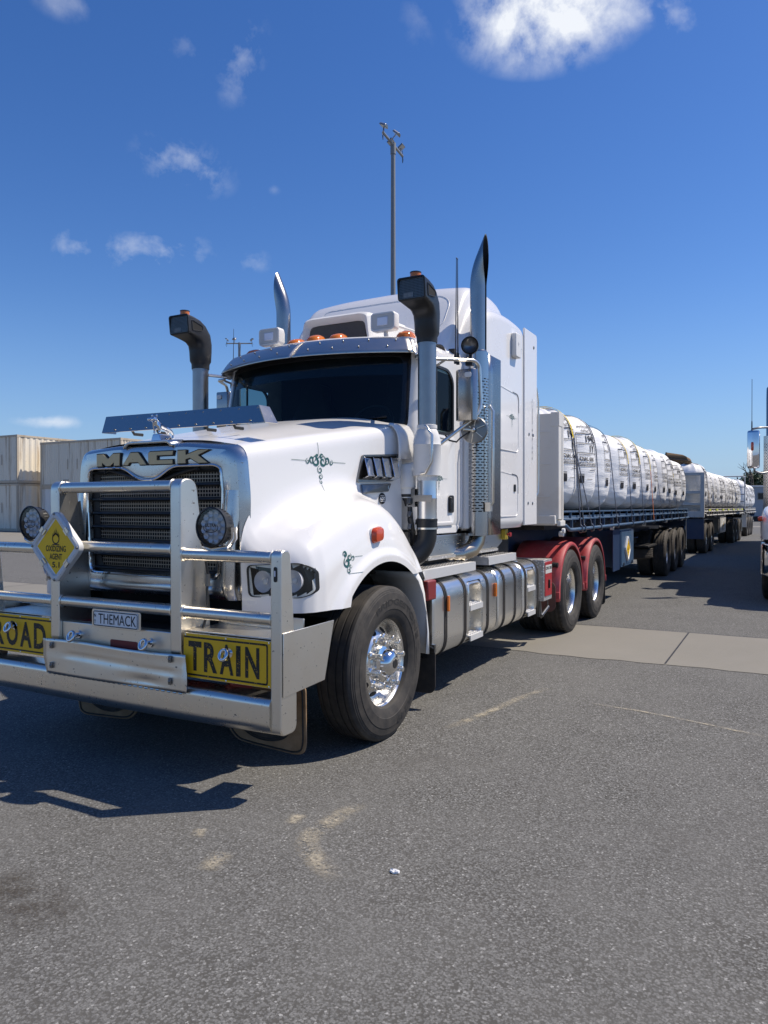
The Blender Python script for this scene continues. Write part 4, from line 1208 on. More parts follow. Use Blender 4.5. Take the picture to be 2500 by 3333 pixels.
# ---- blue-grey bug deflector on the bonnet
mb = MB(); prof = [(-.722, 2.084), (.718, 2.084), (.628, 2.202), (-.742, 2.206)]
mb.add([(a, -.690 + (b_ - 2.088) * .46, b_) for a, b_ in prof], [(0, 1, 2, 3)]); df = mb.build('bug_deflector', 'deflector_blue', TR, smooth=0, solid=.005)
for s_ in (1, -1):
    mb = MB(); mb.add([(.718 if s_ > 0 else -.722, -.690, 2.084), (.628 if s_ > 0 else -.742, -.635, 2.203), (.642 if s_ > 0 else -.736, -.545, 2.20), (.730 if s_ > 0 else -.716, -.575, 2.086)], [(0, 1, 2, 3)]); mb.build('deflector_return', 'deflector_blue', df, smooth=0, solid=.004)
mb = MB()
for x in [-.6 + .15 * k for k in range(9)]: mb.ball((x, -.692, 2.105 + .0), .007, .004, .007, 8, 5); mb.ball((x + .03, -.650, 2.185), .007, .004, .007, 8, 5)
mb.build('rivet', 'steel_dark', df)
for x in (-.45, -.22, .22, .45):
    mb = MB(); mb.tube([(x, -.675, 2.10), (x + .005, -.655, 2.068), (x + .01, -.58, 2.068)], .011, 8, sx=.6); mb.build('deflector_bracket', 'black_plastic', df)

# ---- bull bar
BB = MB()
bar = thing('bull_bar', None, None, (0, -1.25, 0), parent=TR)


def rail(x0, x1, z, name='rail', y=-1.215):
    mb = MB(); mb.tube([(x0, y, z), (x1, y, z)], .034, 20); return mb.build(name, 'alloy', bar, smooth=40)


rail(-.46, .475, 1.680); rail(-.46, .475, 1.315); rail(-.46, .475, .965)
for s_ in (1, -1):
    rail(.545 * s_, 1.185 * s_, 1.290); rail(.545 * s_, 1.185 * s_, .962)


def bar_post(x, w, z0, z1, d_top, d_low, name):
    """plate-sided post: rounded top, deeper towards the foot"""
    prof = fillet([(-1.25, z0, 0), (-1.25, z1, 0), (-1.25 + d_top, z1, 0), (-1.25 + d_low, z0 + (z1 - z0) * .28, 0), (-1.25 + d_low, z0, 0)], [.05, .06, .075, .05, .05], 7, True)
    mb = MB(); mb.prism([(p.x, p.y) for p in prof], 'x', x - w / 2, x + w / 2); return mb.build(name, 'alloy_plate', bar, bevel=.007)


for s_ in (1, -1):
    bar_post(.512 * s_, .078, .70, 1.722, .13, .25, 'upright_post')
    bar_post(1.216 * s_, .068, .352, 1.332, .085, .145, 'wing_post')
    mb = MB(); mb.prism([(-1.238, .560), (-1.238, .897), (-.742, .903), (-.842, .575)] , 'x', 1.2515 * s_, 1.2575 * s_); mb.build('wing_plate', 'alloy_plate', bar, bevel=.002)
    mb = MB(); mb.prism([(-1.12, 1.58), (-1.07, 1.60), (-.985, 1.05), (-1.06, 1.02)], 'x', (.49 if s_ > 0 else -.498), (.498 if s_ > 0 else -.49)); mb.build('post_brace', 'alloy_plate', bar)
    mb = MB(); mb.box(min(.56 * s_, 1.18 * s_), max(.56 * s_, 1.18 * s_), -1.20, -.93, .848, .858); mb.box(min(.56 * s_, 1.18 * s_), max(.56 * s_, 1.18 * s_), -.94, -.93, .858, .93); mb.build('top_shelf', 'alloy_plate', bar, bevel=.003)
    mb = MB(); mb.box(min(.56 * s_, 1.18 * s_), max(.56 * s_, 1.18 * s_), -1.232, -1.215, .598, .846); mb.build('sign_panel', 'alloy', bar)
    mb = MB(); mb.prism(rrect(.018, .080, .009, 4, 1.216 * s_, 1.205), 'y', -1.2555, -1.25); mk = mb.build('marker_slot', 'black_plastic', bar)
    mb = MB(); mb.box(1.216 * s_ - .004, 1.216 * s_ + .004, -1.258, -1.2556, 1.195, 1.225); mb.build('marker_lens', 'lamp_lens', mk)
    for z in (1.290, .962):
        for xx in (.556 * s_, 1.176 * s_):
            mb = MB(); mb.tube([(xx, -1.215 + .036 * cos(2 * pi * k / 20), z + .036 * sin(2 * pi * k / 20)) for k in range(20)], .005, 6, closed=True); mb.build('weld_bead', 'alloy', bar)
for z in (1.680, 1.315, .965):
    for xx in (-.468, .468):
        mb = MB(); mb.tube([(xx, -1.215 + .036 * cos(2 * pi * k / 20), z + .036 * sin(2 * pi * k / 20)) for k in range(20)], .006, 6, closed=True); mb.build('weld_bead', 'alloy', bar)
# lower channel, round lipped
ch = fillet([(-1.19, .352, 0), (-1.225, .352, 0), (-1.264, .395, 0), (-1.264, .522, 0), (-1.240, .548, 0), (-1.10, .545, 0), (-1.10, .52, 0), (-1.205, .515, 0), (-1.235, .48, 0), (-1.235, .40, 0), (-1.19, .375, 0)], [.0, .030, .030, .022, .022, .005, .005, .02, .02, .03, 0], 6, True)
mb = MB(); rr_ = []
for k in range(25):
    x = -1.184 + 2.368 * k / 24; rr_.append([(x, p.x, p.y - .010 * (1 - (x / 1.18) ** 2) * (p.y < .45)) for p in ch])
mb.loft(rr_); mb.build('bumper_channel', 'alloy', bar, smooth=40)
mb = MB(); mb.box(-.47, .473, -1.225, -1.16, .60, .838); mb.build('cross_beam', 'alloy_plate', bar, bevel=.006)
mb = MB(); mb.prism(rrect(.225, .060, .01, 3, .075, .728), 'y', -1.2285, -1.2255); mb.build('tow_pin_slot', 'red_dark', bar)
# dented number flap with hinge
mb = MB(); rowsF = []
for i in range(33):
    u = i / 32; x = -.585 + 1.205 * u; r_ = []
    for j in range(13):
        v = j / 12
        zt = .727 + .006 * sin(u * 7); zb = .512 - .004 * sin(u * 5)
        z = zb + (zt - zb) * v
        xx = x
        if u < .06: xx = x + .03 * max(0, (.5 - v)) * 2 * (1 - u / .06)
        if u > .97: xx = x + .008 * sin(v * 5)
        d = .010 * noise.noise((x * 2.4, z * 5, 3.1)) + .018 * max(0, v - .75) * 4 * (.3 + .7 * noise.noise((x * 1.7, 8, 1))) - .010 * math.exp(-((v - .62 + .12 * u) / .05) ** 2) * (1 if .18 < u < .92 else .2) - .016 * math.exp(-((u - .72) / .12) ** 2 - ((v - .15) / .14) ** 2)
        r_.append((xx, -1.272 - d * .9, z))
    rowsF.append(r_)
mb.grid(rowsF); flap = mb.build('number_flap', 'alloy_plate', bar, smooth=60, solid=.004)
mb = MB()
for k in range(26): mb.tube([(-.54 + k * .044, -1.270, .510), (-.515 + k * .044, -1.270, .510)], .006, 8)
mb.build('hinge', 'alloy', bar)
for x, z in ((-.50, .69), (-.50, .565), (.505, .70), (.505, .575)):
    mb = MB(); mb.box(x - .010, x + .010, -1.292, -1.268, z - .020, z + .018); mb.box(x - .016, x + .016, -1.283, -1.272, z - .012, z + .010); mb.ball((x, -1.29, z), .009); mb.build('toggle_latch', 'steel_dark', bar, bevel=.002)
# eye bolts
for x, z, yy in ((-.300, .762, -1.262), (.312, .764, -1.262), (-.905, .772, -1.266), (.912, .762, -1.266)):
    mb = MB(); mb.tube([(x - .026, yy + .034, z), (x - .014, yy - .004, z)], .013, 10); mb.lathe([(.026, 0), (.026, .008), (0, .008)], (x - .02, yy + .036, z), (0, -1, 0), 14)
    mb.tube([(x - .012 + .024 * cos(2 * pi * k / 24), yy - .028 + .012 * sin(2 * pi * k / 24), z + .026 * sin(2 * pi * k / 24)) for k in range(24)], .010, 10, closed=True); mb.build('eye_bolt', 'chrome', bar, smooth=50)
# plates and signs
def plate_sign(name, x0, x1, z0, z1, y, mats, r=.015):
    mb = MB(); mb.prism(rrect(x1 - x0, z1 - z0, r, 4, (x0 + x1) / 2, (z0 + z1) / 2), 'y', y, y + .004); return mb.build(name, mats, bar, bevel=.001)
def frame_line(mb, x0, x1, z0, z1, y, w, r=.02):
    a = rrect(x1 - x0, z1 - z0, r, 4, (x0 + x1) / 2, (z0 + z1) / 2); b_ = rrect(x1 - x0 - 2 * w, z1 - z0 - 2 * w, max(.002, r - w), 4, (x0 + x1) / 2, (z0 + z1) / 2); n = len(a)
    mb.add([(p[0], y, p[1]) for p in a] + [(p[0], y, p[1]) for p in b_], [(i, (i + 1) % n, n + (i + 1) % n, n + i) for i in range(n)])
bp_ = plate_sign('number_plate_backing', -.172, .240, .828, .938, -1.2495, 'alloy')
npl = plate_sign('number_plate', -.155, .222, .836, .930, -1.2545, 'white_sign', .012)
mb = MB(); frame_line(mb, -.153, .220, .838, .928, -1.2555, .005, .012)
put_text(mb, 'THEMACK', -.108, .852, .316, .062, lambda u, v: (u, -1.2560, v), .0)
put_text(mb, 'N', -.146, .890, .016, .020, lambda u, v: (u, -1.2560, v), .01); put_text(mb, 'T', -.146, .852, .016, .020, lambda u, v: (u, -1.2560, v), .01)
mb.build('plate_lettering', 'print_black', npl, smooth=0, recalc=False)
for nm, x0, x1, tx0, tx1 in (('ROAD', -1.180, -.556, -1.150, -.592), ('TRAIN', .562, 1.178, .600, 1.118)):
    sg = plate_sign('road_train_sign', x0, x1, .600, .846, -1.2365, 'sign_yellow', .012)
    mb = MB()
    xi0, xi1 = (x0 + .02, x1 + .05) if nm == 'ROAD' else (x0 - .05, x1 - .022)
    a0, a1 = max(x0 + .004, xi0), min(x1 - .004, xi1)
    for zz in (.612, .822): mb.add([(a0 + (.02 if nm == 'ROAD' else 0), -1.2375, zz), (a1 - (.02 if nm == 'TRAIN' else 0), -1.2375, zz), (a1 - (.02 if nm == 'TRAIN' else 0), -1.2375, zz + .010), (a0 + (.02 if nm == 'ROAD' else 0), -1.2375, zz + .010)], [(0, 1, 2, 3)])
    xe = xi1 if nm == 'TRAIN' else xi0; sg_ = 1 if nm == 'TRAIN' else -1
    arc1 = fillet([(xe - sg_ * .03, .832, 0), (xe, .832, 0), (xe, .612, 0), (xe - sg_ * .03, .612, 0)], .028, 5); arc2 = fillet([(xe - sg_ * .03, .822, 0), (xe - sg_ * .010, .822, 0), (xe - sg_ * .010, .622, 0), (xe - sg_ * .03, .622, 0)], .020, 5)
    n = len(arc1); mb.add([(p.x, -1.2375, p.y) for p in arc1] + [(p.x, -1.2375, p.y) for p in arc2], [(i, i + 1, n + i + 1, n + i) for i in range(n - 1)])
    wch = (tx1 - tx0) / (len(nm) - (.45 if 'I' in nm else 0)); u = tx0
    for c_ in nm:
        w_ = wch * (.55 if c_ == 'I' else 1.0)
        put_text(mb, c_, u, .640, w_ * (.84 if c_ != 'I' else .50), .166, lambda a, b_: (a, -1.2380, b_), .030); u += w_
    mb.build('sign_lettering', 'sign_black', sg, smooth=0, recalc=False)
    mb = MB()
    for x in (x0 + .015, (x0 + x1) / 2, x1 - .015):
        for z in (.607, .838): mb.ball((x, -1.2375, z), .006, .003, .006, 8, 5)
    mb.build('sign_rivet', 'alloy', sg)
# hazard placard on the left upright
def dia(k, d): return [(-.437 + a * k, -1.300 + d, 1.311 + b_ * k * .99) for a, b_ in [(p.x, p.y) for p in fillet([(0, .238, 0), (-.238, 0, 0), (0, -.238, 0), (.238, 0, 0)], .055, 6, True)]]
mb = MB(); mb.loft([dia(1, .03), dia(1, -.004), dia(.94, -.012), dia(.84, -.010), dia(.80, .004)], caps=False); n_ = len(dia(1, 0)); mb.add(dia(1, .03), [tuple(range(n_))]); pf = mb.build('hazard_placard', 'placard_frame', bar, smooth=30)
mb = MB(); mb.add([(-.437 + a, -1.2975, 1.311 + b_) for a, b_ in ((0, .190), (-.190, 0), (0, -.190), (.190, 0))], [(0, 1, 2, 3)]); mb.build('placard_border', 'white_sign', pf, smooth=0)
mb = MB(); mb.add([(-.437 + a, -1.2985, 1.311 + b_) for a, b_ in ((0, .174), (-.174, 0), (0, -.174), (.174, 0))], [(0, 1, 2, 3)]); mb.build('placard_panel', 'placard_yellow', pf, smooth=0)
mb = MB(); fP = lambda u, v: (u - .437, -1.2995, v + 1.311)
put_text(mb, 'OXIDIZING', -.092, -.030, .184, .038, fP, .02); put_text(mb, 'AGENT', -.058, -.080, .116, .038, fP, .02); put_text(mb, '5.1', -.034, -.130, .068, .036, fP, .02)
ribbon(mb, [(.030 * cos(2 * pi * k / 30), .050 + .030 * sin(2 * pi * k / 30)) for k in range(31)], .008, fP); ribbon(mb, [(-.032, .014), (.032, .014)], .006, fP)
for q in range(-3, 4): ribbon(mb, [(q * .008, .078 - abs(q) * .006), (q * .010 + .002, .092 - abs(q) * .007), (q * .009 + (-1) ** q * .003, .120 - abs(q) * .012)], lambda t: .008 * (1 - t) + .001, fP)
mb.build('placard_lettering', 'print_black', pf, smooth=0, recalc=False)
for a, b_ in ((.115, .105), (-.115, .105), (.115, -.105), (-.115, -.105)):
    mb = MB(); R = Matrix.Rotation(radians(45 if a * b_ > 0 else -45), 3, 'Y'); mb.box(-.437 + a - .02, -.437 + a + .02, -1.316, -1.306, 1.311 + b_ - .011, 1.311 + b_ + .011, rot=R); mb.box(-.437 + a * .85 - .022, -.437 + a * .85 + .022, -1.311, -1.302, 1.311 + b_ * .85 - .005, 1.311 + b_ * .85 + .005, rot=R); mb.build('placard_clip', 'alloy', pf)
for a, b_ in ((0, .205), (0, -.205), (.205, 0), (-.205, 0)):
    mb = MB(); mb.lathe([(.010, 0), (.008, .006), (0, .007)], (-.437 + a, -1.310, 1.311 + b_), (0, -1, 0), 12); mb.build('placard_bolt', 'steel_dark', pf)
# round driving lamps on the middle rail
for s_, zc in ((1, 1.448), (-1, 1.455)):
    c = Vector((.765 * s_, -1.225, zc)); mb = MB()
    mb.lathe([(0, .105), (.06, .10), (.095, .07), (.104, .03), (.108, .0), (.112, -.012), (.104, -.016), (.102, -.010)], c, (0, 1, 0), 48); lb = mb.build('driving_lamp', 'black_plastic', bar, smooth=35)
    mb = MB()
    for k in range(30):
        a = 2 * pi * k / 30; mb.box(c.x + .101 * cos(a) - .004, c.x + .101 * cos(a) + .004, c.y + .01, c.y + .048, c.z + .101 * sin(a) - .004, c.z + .101 * sin(a) + .004, rot=Matrix.Rotation(-a, 3, 'Y'))
    mb.build('cooling_fins', 'black_plastic', lb)
    mb = MB()
    for k in range(0):
        a = 2 * pi * k / 12; mb.lathe([(.009, -.012), (.008, -.020), (0, -.021)], (c.x + .106 * cos(a), c.y, c.z + .106 * sin(a)), (0, 1, 0), 10)
    mb = MB(); cells = [(0, 0)] + [(.036 * cos(2 * pi * k / 6), .036 * sin(2 * pi * k / 6)) for k in range(6)] + [(.073 * cos(2 * pi * k / 12 + .26), .073 * sin(2 * pi * k / 12 + .26)) for k in range(12)]
    for a, b_ in cells:
        rw = []
        for r in (.0195, .017, .012, .006, .0001): rw.append([(c.x + a + r * cos(pi * q / 3), c.y + .008 - .0 + (.0195 - r) * .9, c.z + b_ + r * sin(pi * q / 3)) for q in range(6)])
        mb.grid(rw, closed=True)
    mb.lathe([(.103, .0265), (.0, .027)], c, (0, 1, 0), 32); mb.build('reflector_cells', 'lamp_lens', lb, smooth=0)
    mb = MB(); mb.lathe([(.101, -.0095), (.06, -.0125), (0, -.0135)], c, (0, 1, 0), 40); ln = mb.build('lens', 'headlamp_lens', lb, smooth=50)
    mb = MB(); fL = lambda u, v: (c.x + u, c.y - .0150, c.z + v)
    put_text(mb, 'ULTRA', -.040, .0, .080, .020, fL, .02); put_text(mb, 'VISION', -.032, -.024, .058, .012, fL, .0); ribbon(mb, [(.052 * cos(radians(a)), -.004 + .026 * sin(radians(a))) for a in range(-200, 40, 10)], .004, fL); mb.build('lamp_lettering', 'print_black', lb, smooth=0, recalc=False)
    mb = MB(); mb.tube([(c.x + .118, c.y + .04, c.z + .0), (c.x + .118, c.y + .045, c.z - .06), (c.x + .085, c.y + .03, c.z - .115), (c.x, c.y + .01, c.z - .125), (c.x - .085, c.y + .03, c.z - .115), (c.x - .118, c.y + .045, c.z - .06), (c.x - .118, c.y + .04, c.z)], .012, 8, sx=2.0); mb.build('lamp_bracket', 'chrome', bar, smooth=60)
for x0 in (.60,):
    mb = MB(); mb.tube([(x0, -1.10, 1.28), (x0 + .015, -1.09, 1.15), (x0 + .005, -1.09, 1.08), (x0 + .02, -1.10, .95), (x0 + .0, -1.12, .86)], .008, 8); mb.build('lamp_cable', 'black_plastic', bar, smooth=60)
    mb = MB(); mb.tube([(x0 + .012, -1.09, 1.17), (x0 + .008, -1.09, 1.10)], .015, 10); mb.build('cable_plug', 'steel_dark', bar)
# chassis behind the bar
mb = MB(); mb.box(-.46, .46, -1.12, -.70, .74, .80); mb.box(-.95, -.52, -.95, -.75, .60, .80); mb.box(.52, .95, -.95, -.75, .60, .80); mb.build('front_crossmember', 'chassis_black', TR, bevel=.006)
for s_ in (1, -1):
    mb = MB(); mb.box(min(.40 * s_, .48 * s_), max(.40 * s_, .48 * s_), -1.10, .9, .58, .82); mb.build('front_chassis_rail', 'red_dark', TR, bevel=.006)
    mb = MB(); mb.box(min(.35 * s_, .43 * s_), max(.35 * s_, .43 * s_), .9, 6.9, .72, .98); mb.build('chassis_rail', 'red_paint', TR, bevel=.006)
    mb = MB(); mb.prism([(-1.05, .60), (-.85, .62), (-.80, .45), (-.95, .42)], 'x', .70 * s_ - .006, .70 * s_ + .006); mb.build('tow_bracket', 'red_dark', TR)
mb = MB(); mb.tube([(-1.05, 0, .512), (1.05, 0, .512)], .07, 12); mb.build('front_axle', 'chassis_black', TR)
for yy in (4.878, 6.248):
    mb = MB(); mb.tube([(-1.0, yy, .512), (-.2, yy, .512), (0, yy, .512), (.2, yy, .512), (1.0, yy, .512)], [.09, .10, .22, .10, .09], 14); mb.build('drive_axle', 'chassis_black', TR)
mb = MB(); mb.box(-.62, .62, -.78, .95, .62, 1.0); mb.box(-.34, .34, .9, 6.8, .55, .95); mb.build('engine_block', 'flat_black', TR)

# ================================================================== CAB
def yfront(x, z):
    t = max(0, min(1, (z - 2.2) / .6)); yc = .605 + .125 * t; yk = .880 + .115 * t
    return yc + (yk - yc) * (abs(x) / .92) ** 2.1


def cab_outline(z):
    xs_ = [0, .12, .24, .36, .48, .60, .70, .78, .84, .885, .90, .92]
    P = [(x, yfront(x, z)) for x in xs_]; yk = yfront(.92, z)
    for k in range(1, 7):
        a = k / 6 * pi / 2; P.append((.92 + .08 * sin(a), yk + .11 * (1 - cos(a)) + .02 * k / 6))
    y0 = P[-1][1]
    for yv in (1.12, 1.125, 1.25, 1.40, 1.55, 1.60, 1.72, 1.84): P.append((1.0, max(yv, y0 + .001)))
    P.append((.6, 1.85)); P.append((0, 1.85)); return P


zs_ = [1.38, 1.44, 1.6, 1.8, 2.0, 2.185, 2.205, 2.3, 2.45, 2.6, 2.70, 2.775, 2.795, 2.84]
CABR = []
for z in zs_:
    h = cab_outline(z); k = 1.0 if z > 1.42 else .985
    CABR.append([(-x * k, y_, z) for x, y_ in reversed(h[1:-1])] + [(x * k, y_, z) for x, y_ in h])
for z, k in ((2.875, .985), (2.915, .955), (2.945, .90), (2.97, .80), (2.995, .5), (3.005, .02)):
    h = cab_outline(2.84); CABR.append([(-x * k, 1.35 + (y_ - 1.35) * k, z) for x, y_ in reversed(h[1:-1])] + [(x * k, 1.35 + (y_ - 1.35) * k, z) for x, y_ in h])
nc = len(CABR[0]); front_i = len(cab_outline(2.2)) - 2                      # index of x = 0


def cab_skip(i, j):
    z0, z1 = CABR[i][0][2], CABR[i + 1][0][2]
    a, b_ = CABR[i][j], CABR[i][(j + 1) % nc]
    mx, my = (a[0] + b_[0]) / 2, (a[1] + b_[1]) / 2
    if 2.19 < z0 and z1 < 2.80 and abs(mx) < .89 and my < 1.3: return True           # windscreen
    if 2.19 < z0 and z1 < 2.71 and abs(mx) > .99 and 1.12 < my < 1.60: return True   # door glass
    return False


mb = MB(); mb.grid(CABR, closed=True, skip=cab_skip); mb.add([CABR[0][j] for j in range(nc)], [tuple(range(nc))]); CABM = mb
cab = mb.build('cab', 'white_paint', TR, smooth=50)
CB = CABM.bvh()
# windscreen glass, gasket
def ws(x, z, d=.0): return (x, yfront(x, z) - d, z)
gx = [-.905 + 1.81 * k / 40 for k in range(41)]; gz = [2.185 + .620 * k / 10 for k in range(11)]
mb = MB(); mb.grid([[ws(x, z, .002) for x in gx] for z in gz]); mb.build('windscreen', 'windscreen_glass', TR, smooth=60)
gas = fillet([(-.905, 2.185, 0), (.905, 2.185, 0), (.885, 2.80, 0), (-.885, 2.80, 0)], .075, 8, True); gas = resample(gas, 150)
mb = MB(); mb.grid([[ws(p.x * k, 2.49 + (p.y - 2.49) * k2, d) for p in gas] for k, k2, d in ((1.025, 1.05, .000), (1.02, 1.045, .006), (.985, .955, .008), (.965, .90, .004))], closed=True); mb.build('windscreen_seal', 'black_gloss', TR, smooth=40)
mb = MB(); mb.grid([[ws(x, z, -.002) for x in gx] for z in (2.62, 2.70, 2.82)]); mb.build('sun_band', 'black_gloss', TR, smooth=60)
# cabin inside
mb = MB()
mb.box(-.985, .985, .92, 1.84, 1.42, 1.46); mb.box(-.95, .95, 1.76, 1.83, 1.46, 2.98); mb.build('cabin_lining', 'interior_dark', TR)
mb = MB(); rowsD = []
for x in [-.93 + 1.86 * k / 30 for k in range(31)]: rowsD.append([(x, yfront(x, 2.2) + .012, 2.20), (x, yfront(x, 2.2) + .12, 2.235), (x, 1.06, 2.24), (x, 1.10, 2.20), (x, 1.10, 1.6)])
mb.grid(rowsD); mb.build('dashboard', 'interior_dark', TR, smooth=40)
for sx in (-.48, .48):
    mb = MB(); mb.box(sx - .25, sx + .25, 1.25, 1.70, 1.80, 1.98); mb.loft([[(sx + a * k, 1.66 + b_ + dy, z) for a, b_ in rrect(.48, .15, .05)] for z, k, dy in ((1.96, .95, 0), (2.2, 1, .0), (2.45, .95, .01), (2.58, .6, .02), (2.72, .58, .02), (2.74, .4, .02))]); mb.build('seat', 'interior_dark', TR, smooth=40)
mb = MB(); mb.tube([(.45 + .2 * cos(2 * pi * k / 28), 1.13 + .09 * sin(2 * pi * k / 28), 2.26 + .17 * sin(2 * pi * k / 28)) for k in range(28)], .014, 8, closed=True); mb.build('steering_wheel', 'black_plastic', TR)
for x0, x1 in ((-.55, .05), (.2, .78)):
    mb = MB(); mb.tube([(x0, yfront(x0, 2.22) - .02, 2.215), ((x0 + x1) / 2, yfront((x0 + x1) / 2, 2.26) - .02, 2.245), (x1, yfront(x1, 2.27) - .018, 2.275)], .010, 8); mb.build('wiper', 'black_gloss', TR)
# door (each side): pressed panel, glass with seal, handle
for s_ in (1, -1):
    X = lambda d: s_ * (1.0 + d)
    dp = fillet([(.985, 1.400, 0), (1.63, 1.400, 0), (1.655, 1.75, 0), (1.655, 2.165, 0), (1.00, 2.175, 0), (.975, 1.75, 0)], .045, 6, True); cy = 1.31; cz = 1.8
    mb = MB(); mb.loft([[(X(d), cy + (p.x - cy) * k, cz + (p.y - cz) * k2) for p in dp] for d, k, k2 in ((-.001, 1, 1), (.008, .992, .994), (.012, .955, .965), (.012, .90, .93), (.006, .86, .91), (.006, .5, .5))]); door = mb.build('door', 'white_paint', TR, smooth=28)
    wf = fillet([(1.105, 2.175, 0), (1.605, 2.195, 0), (1.605, 2.66, 0), (1.50, 2.735, 0), (1.13, 2.735, 0)], .055, 6, True); wf = resample(wf, 90)
    mb = MB(); mb.grid([[(X(d), 1.355 + (p.x - 1.355) * k, 2.455 + (p.y - 2.455) * k2) for p in wf] for d, k, k2 in ((.0005, 1.06, 1.05), (.010, 1.05, 1.04), (.011, .95, .96), (-.012, .93, .94))], closed=True); mb.build('window_seal', 'black_plastic', door, smooth=40)
    mb = MB(); mb.add([(X(.001), p.x, p.y) for p in wf], [tuple(range(len(wf)))]); mb.build('window_pane', 'side_glass', door, smooth=0)
    mb = MB(); mb.box(min(X(-.01), X(.004)), max(X(-.01), X(.004)), 1.265, 1.278, 2.18, 2.72); mb.build('quarter_bar', 'black_plastic', door)
    mb = MB(); mb.prism(rrect(.105, .150, .02, 4, 1.545, 1.585), 'x', min(X(.012), X(.020)), max(X(.012), X(.020))); hb = mb.build('door_handle', 'black_plastic', door, bevel=.003)
    mb = MB(); mb.prism(rrect(.045, .115, .015, 4, 1.520, 1.585), 'x', min(X(.020), X(.032)), max(X(.020), X(.032))); mb.build('handle_lever', 'black_gloss', hb, bevel=.003)
    if s_ > 0:
        fD = lambda u, v: (1.0 + .0085, 1.30 + u, 1.80 + v)
        mb = MB(); scroll_art(mb, fD, .48); mb.build('scroll_decal', 'print_green', door, smooth=0, recalc=False); mb = MB(); scroll_art(mb, lambda u, v: (1.0085, 1.14 + u, 2.01 + v), .34); mb.build('scroll_decal', 'print_green', door, smooth=0, recalc=False)
# cab skirt and black gap to the sleeper
for s_ in (1, -1):
    mb = MB(); mb.prism([(.96, 1.395), (.985, 1.335), (1.70, 1.330), (1.80, 1.395)], 'x', min(.78 * s_, .995 * s_), max(.78 * s_, .995 * s_)); mb.build('cab_sill', 'white_paint', TR, bevel=.006)
    mb = MB(); mb.loft([[(.94 * s_, 1.85, z), (1.02 * s_, 1.85, z), (1.06 * s_, 1.90, z), (1.06 * s_, 2.06, z), (.94 * s_, 2.06, z)] for z in (1.36, 2.0, 2.85)]); mb.build('gap_fairing', 'white_paint', TR, bevel=.012)
    mb = MB(); mb.prism([(1.05, 1.32), (2.95, 1.32), (2.95, 1.20), (2.80, 1.145), (1.12, 1.145), (1.02, 1.2)], 'x', min(.955 * s_, .985 * s_), max(.955 * s_, .985 * s_)); mb.build('side_fairing', 'polished_tank', TR, bevel=.006)
    mb = MB(); mb.box(min(.95 * s_, .995 * s_), max(.95 * s_, .995 * s_), 1.12, 2.8, 1.118, 1.142); mb.build('fairing_step', 'chequer_plate', TR)
mb = MB(); mb.box(-.93, .93, .8, 3.3, 1.06, 1.36); mb.build('cab_floor', 'flat_black', TR)

# ---- peaked visor over the windscreen (two plates with a seam)
def visor(x, t):
    a = (abs(x) / .98)
    lo = Vector((x, .575 + .30 * a ** 2, 2.780)); hi = Vector((x * .915, .765 + .185 * a ** 2.0, 2.938 - .015 * a ** 2))
    p = lo.lerp(hi, t); p.z += .012 * sin(pi * t); return tuple(p)
for x0, x1 in ((-.978, -.006), (.006, .978)):
    mb = MB(); mb.grid([[visor(x0 + (x1 - x0) * k / 24, t / 6) for t in range(7)] for k in range(25)])
    e = x0 if x0 < -.5 else x1; s_ = 1 if e > 0 else -1
    mb.grid([[visor(e, t / 6) for t in range(7)], [(Vector(visor(e, t / 6)) + Vector((s_ * .02, .05, -.002 - .03 * (1 - t / 6)))).to_tuple() for t in range(7)], [(Vector(visor(e, t / 6)) + Vector((s_ * .012, .14, .0 - .04 * (1 - t / 6)))).to_tuple() for t in range(7)]])
    mb.build('visor', 'visor_metal', TR, smooth=30, solid=.005)
mb = MB(); mb.grid([[visor(x, 0), (x, yfront(x, 2.80) - .004, 2.815)] for x in [-.97 + 1.94 * k / 30 for k in range(31)]]); mb.build('visor_underside', 'black_plastic', TR)
mb = MB()
for x in (-.85, -.62, -.4, -.18, .14, .36, .58, .80):
    for t, dx in ((.30, 0), (.72, .07)): p = visor(x + dx, t); mb.ball((p[0], p[1] - .004, p[2] + .004), .007, .005, .007, 8, 5)
mb.build('visor_rivet', 'steel_dark', TR)
mb = MB(); mb.tube([visor(0, t / 6) for t in range(7)], .006, 6); mb.build('visor_seam', 'alloy', TR)
# roof marker lamps
for x, y_ in ((-.76, 1.10), (-.215, .985), (0, .965), (.215, .985), (.80, 1.10)):
    z0 = 2.940 + .03 * (1 - abs(x)) + .005
    mb = MB(); mb.loft([[(x + a * k, y_ + b_ * k + dy, z0 + z) for a, b_ in rrect(.135, .19, .06, 5)] for z, k, dy in ((-.02, 1, 0), (.018, .98, 0), (.045, .82, .012), (.062, .55, .03), (.068, .2, .04))]); mk = mb.build('marker_lamp', 'amber_lens', TR, smooth=50)
    mb = MB(); mb.loft([[(x + a * k, y_ + b_ * k, z0 + z) for a, b_ in rrect(.145, .20, .065, 5)] for z, k in ((-.03, 1), (-.005, 1), (-.003, .9))]); mb.build('marker_base', 'white_dull', mk)
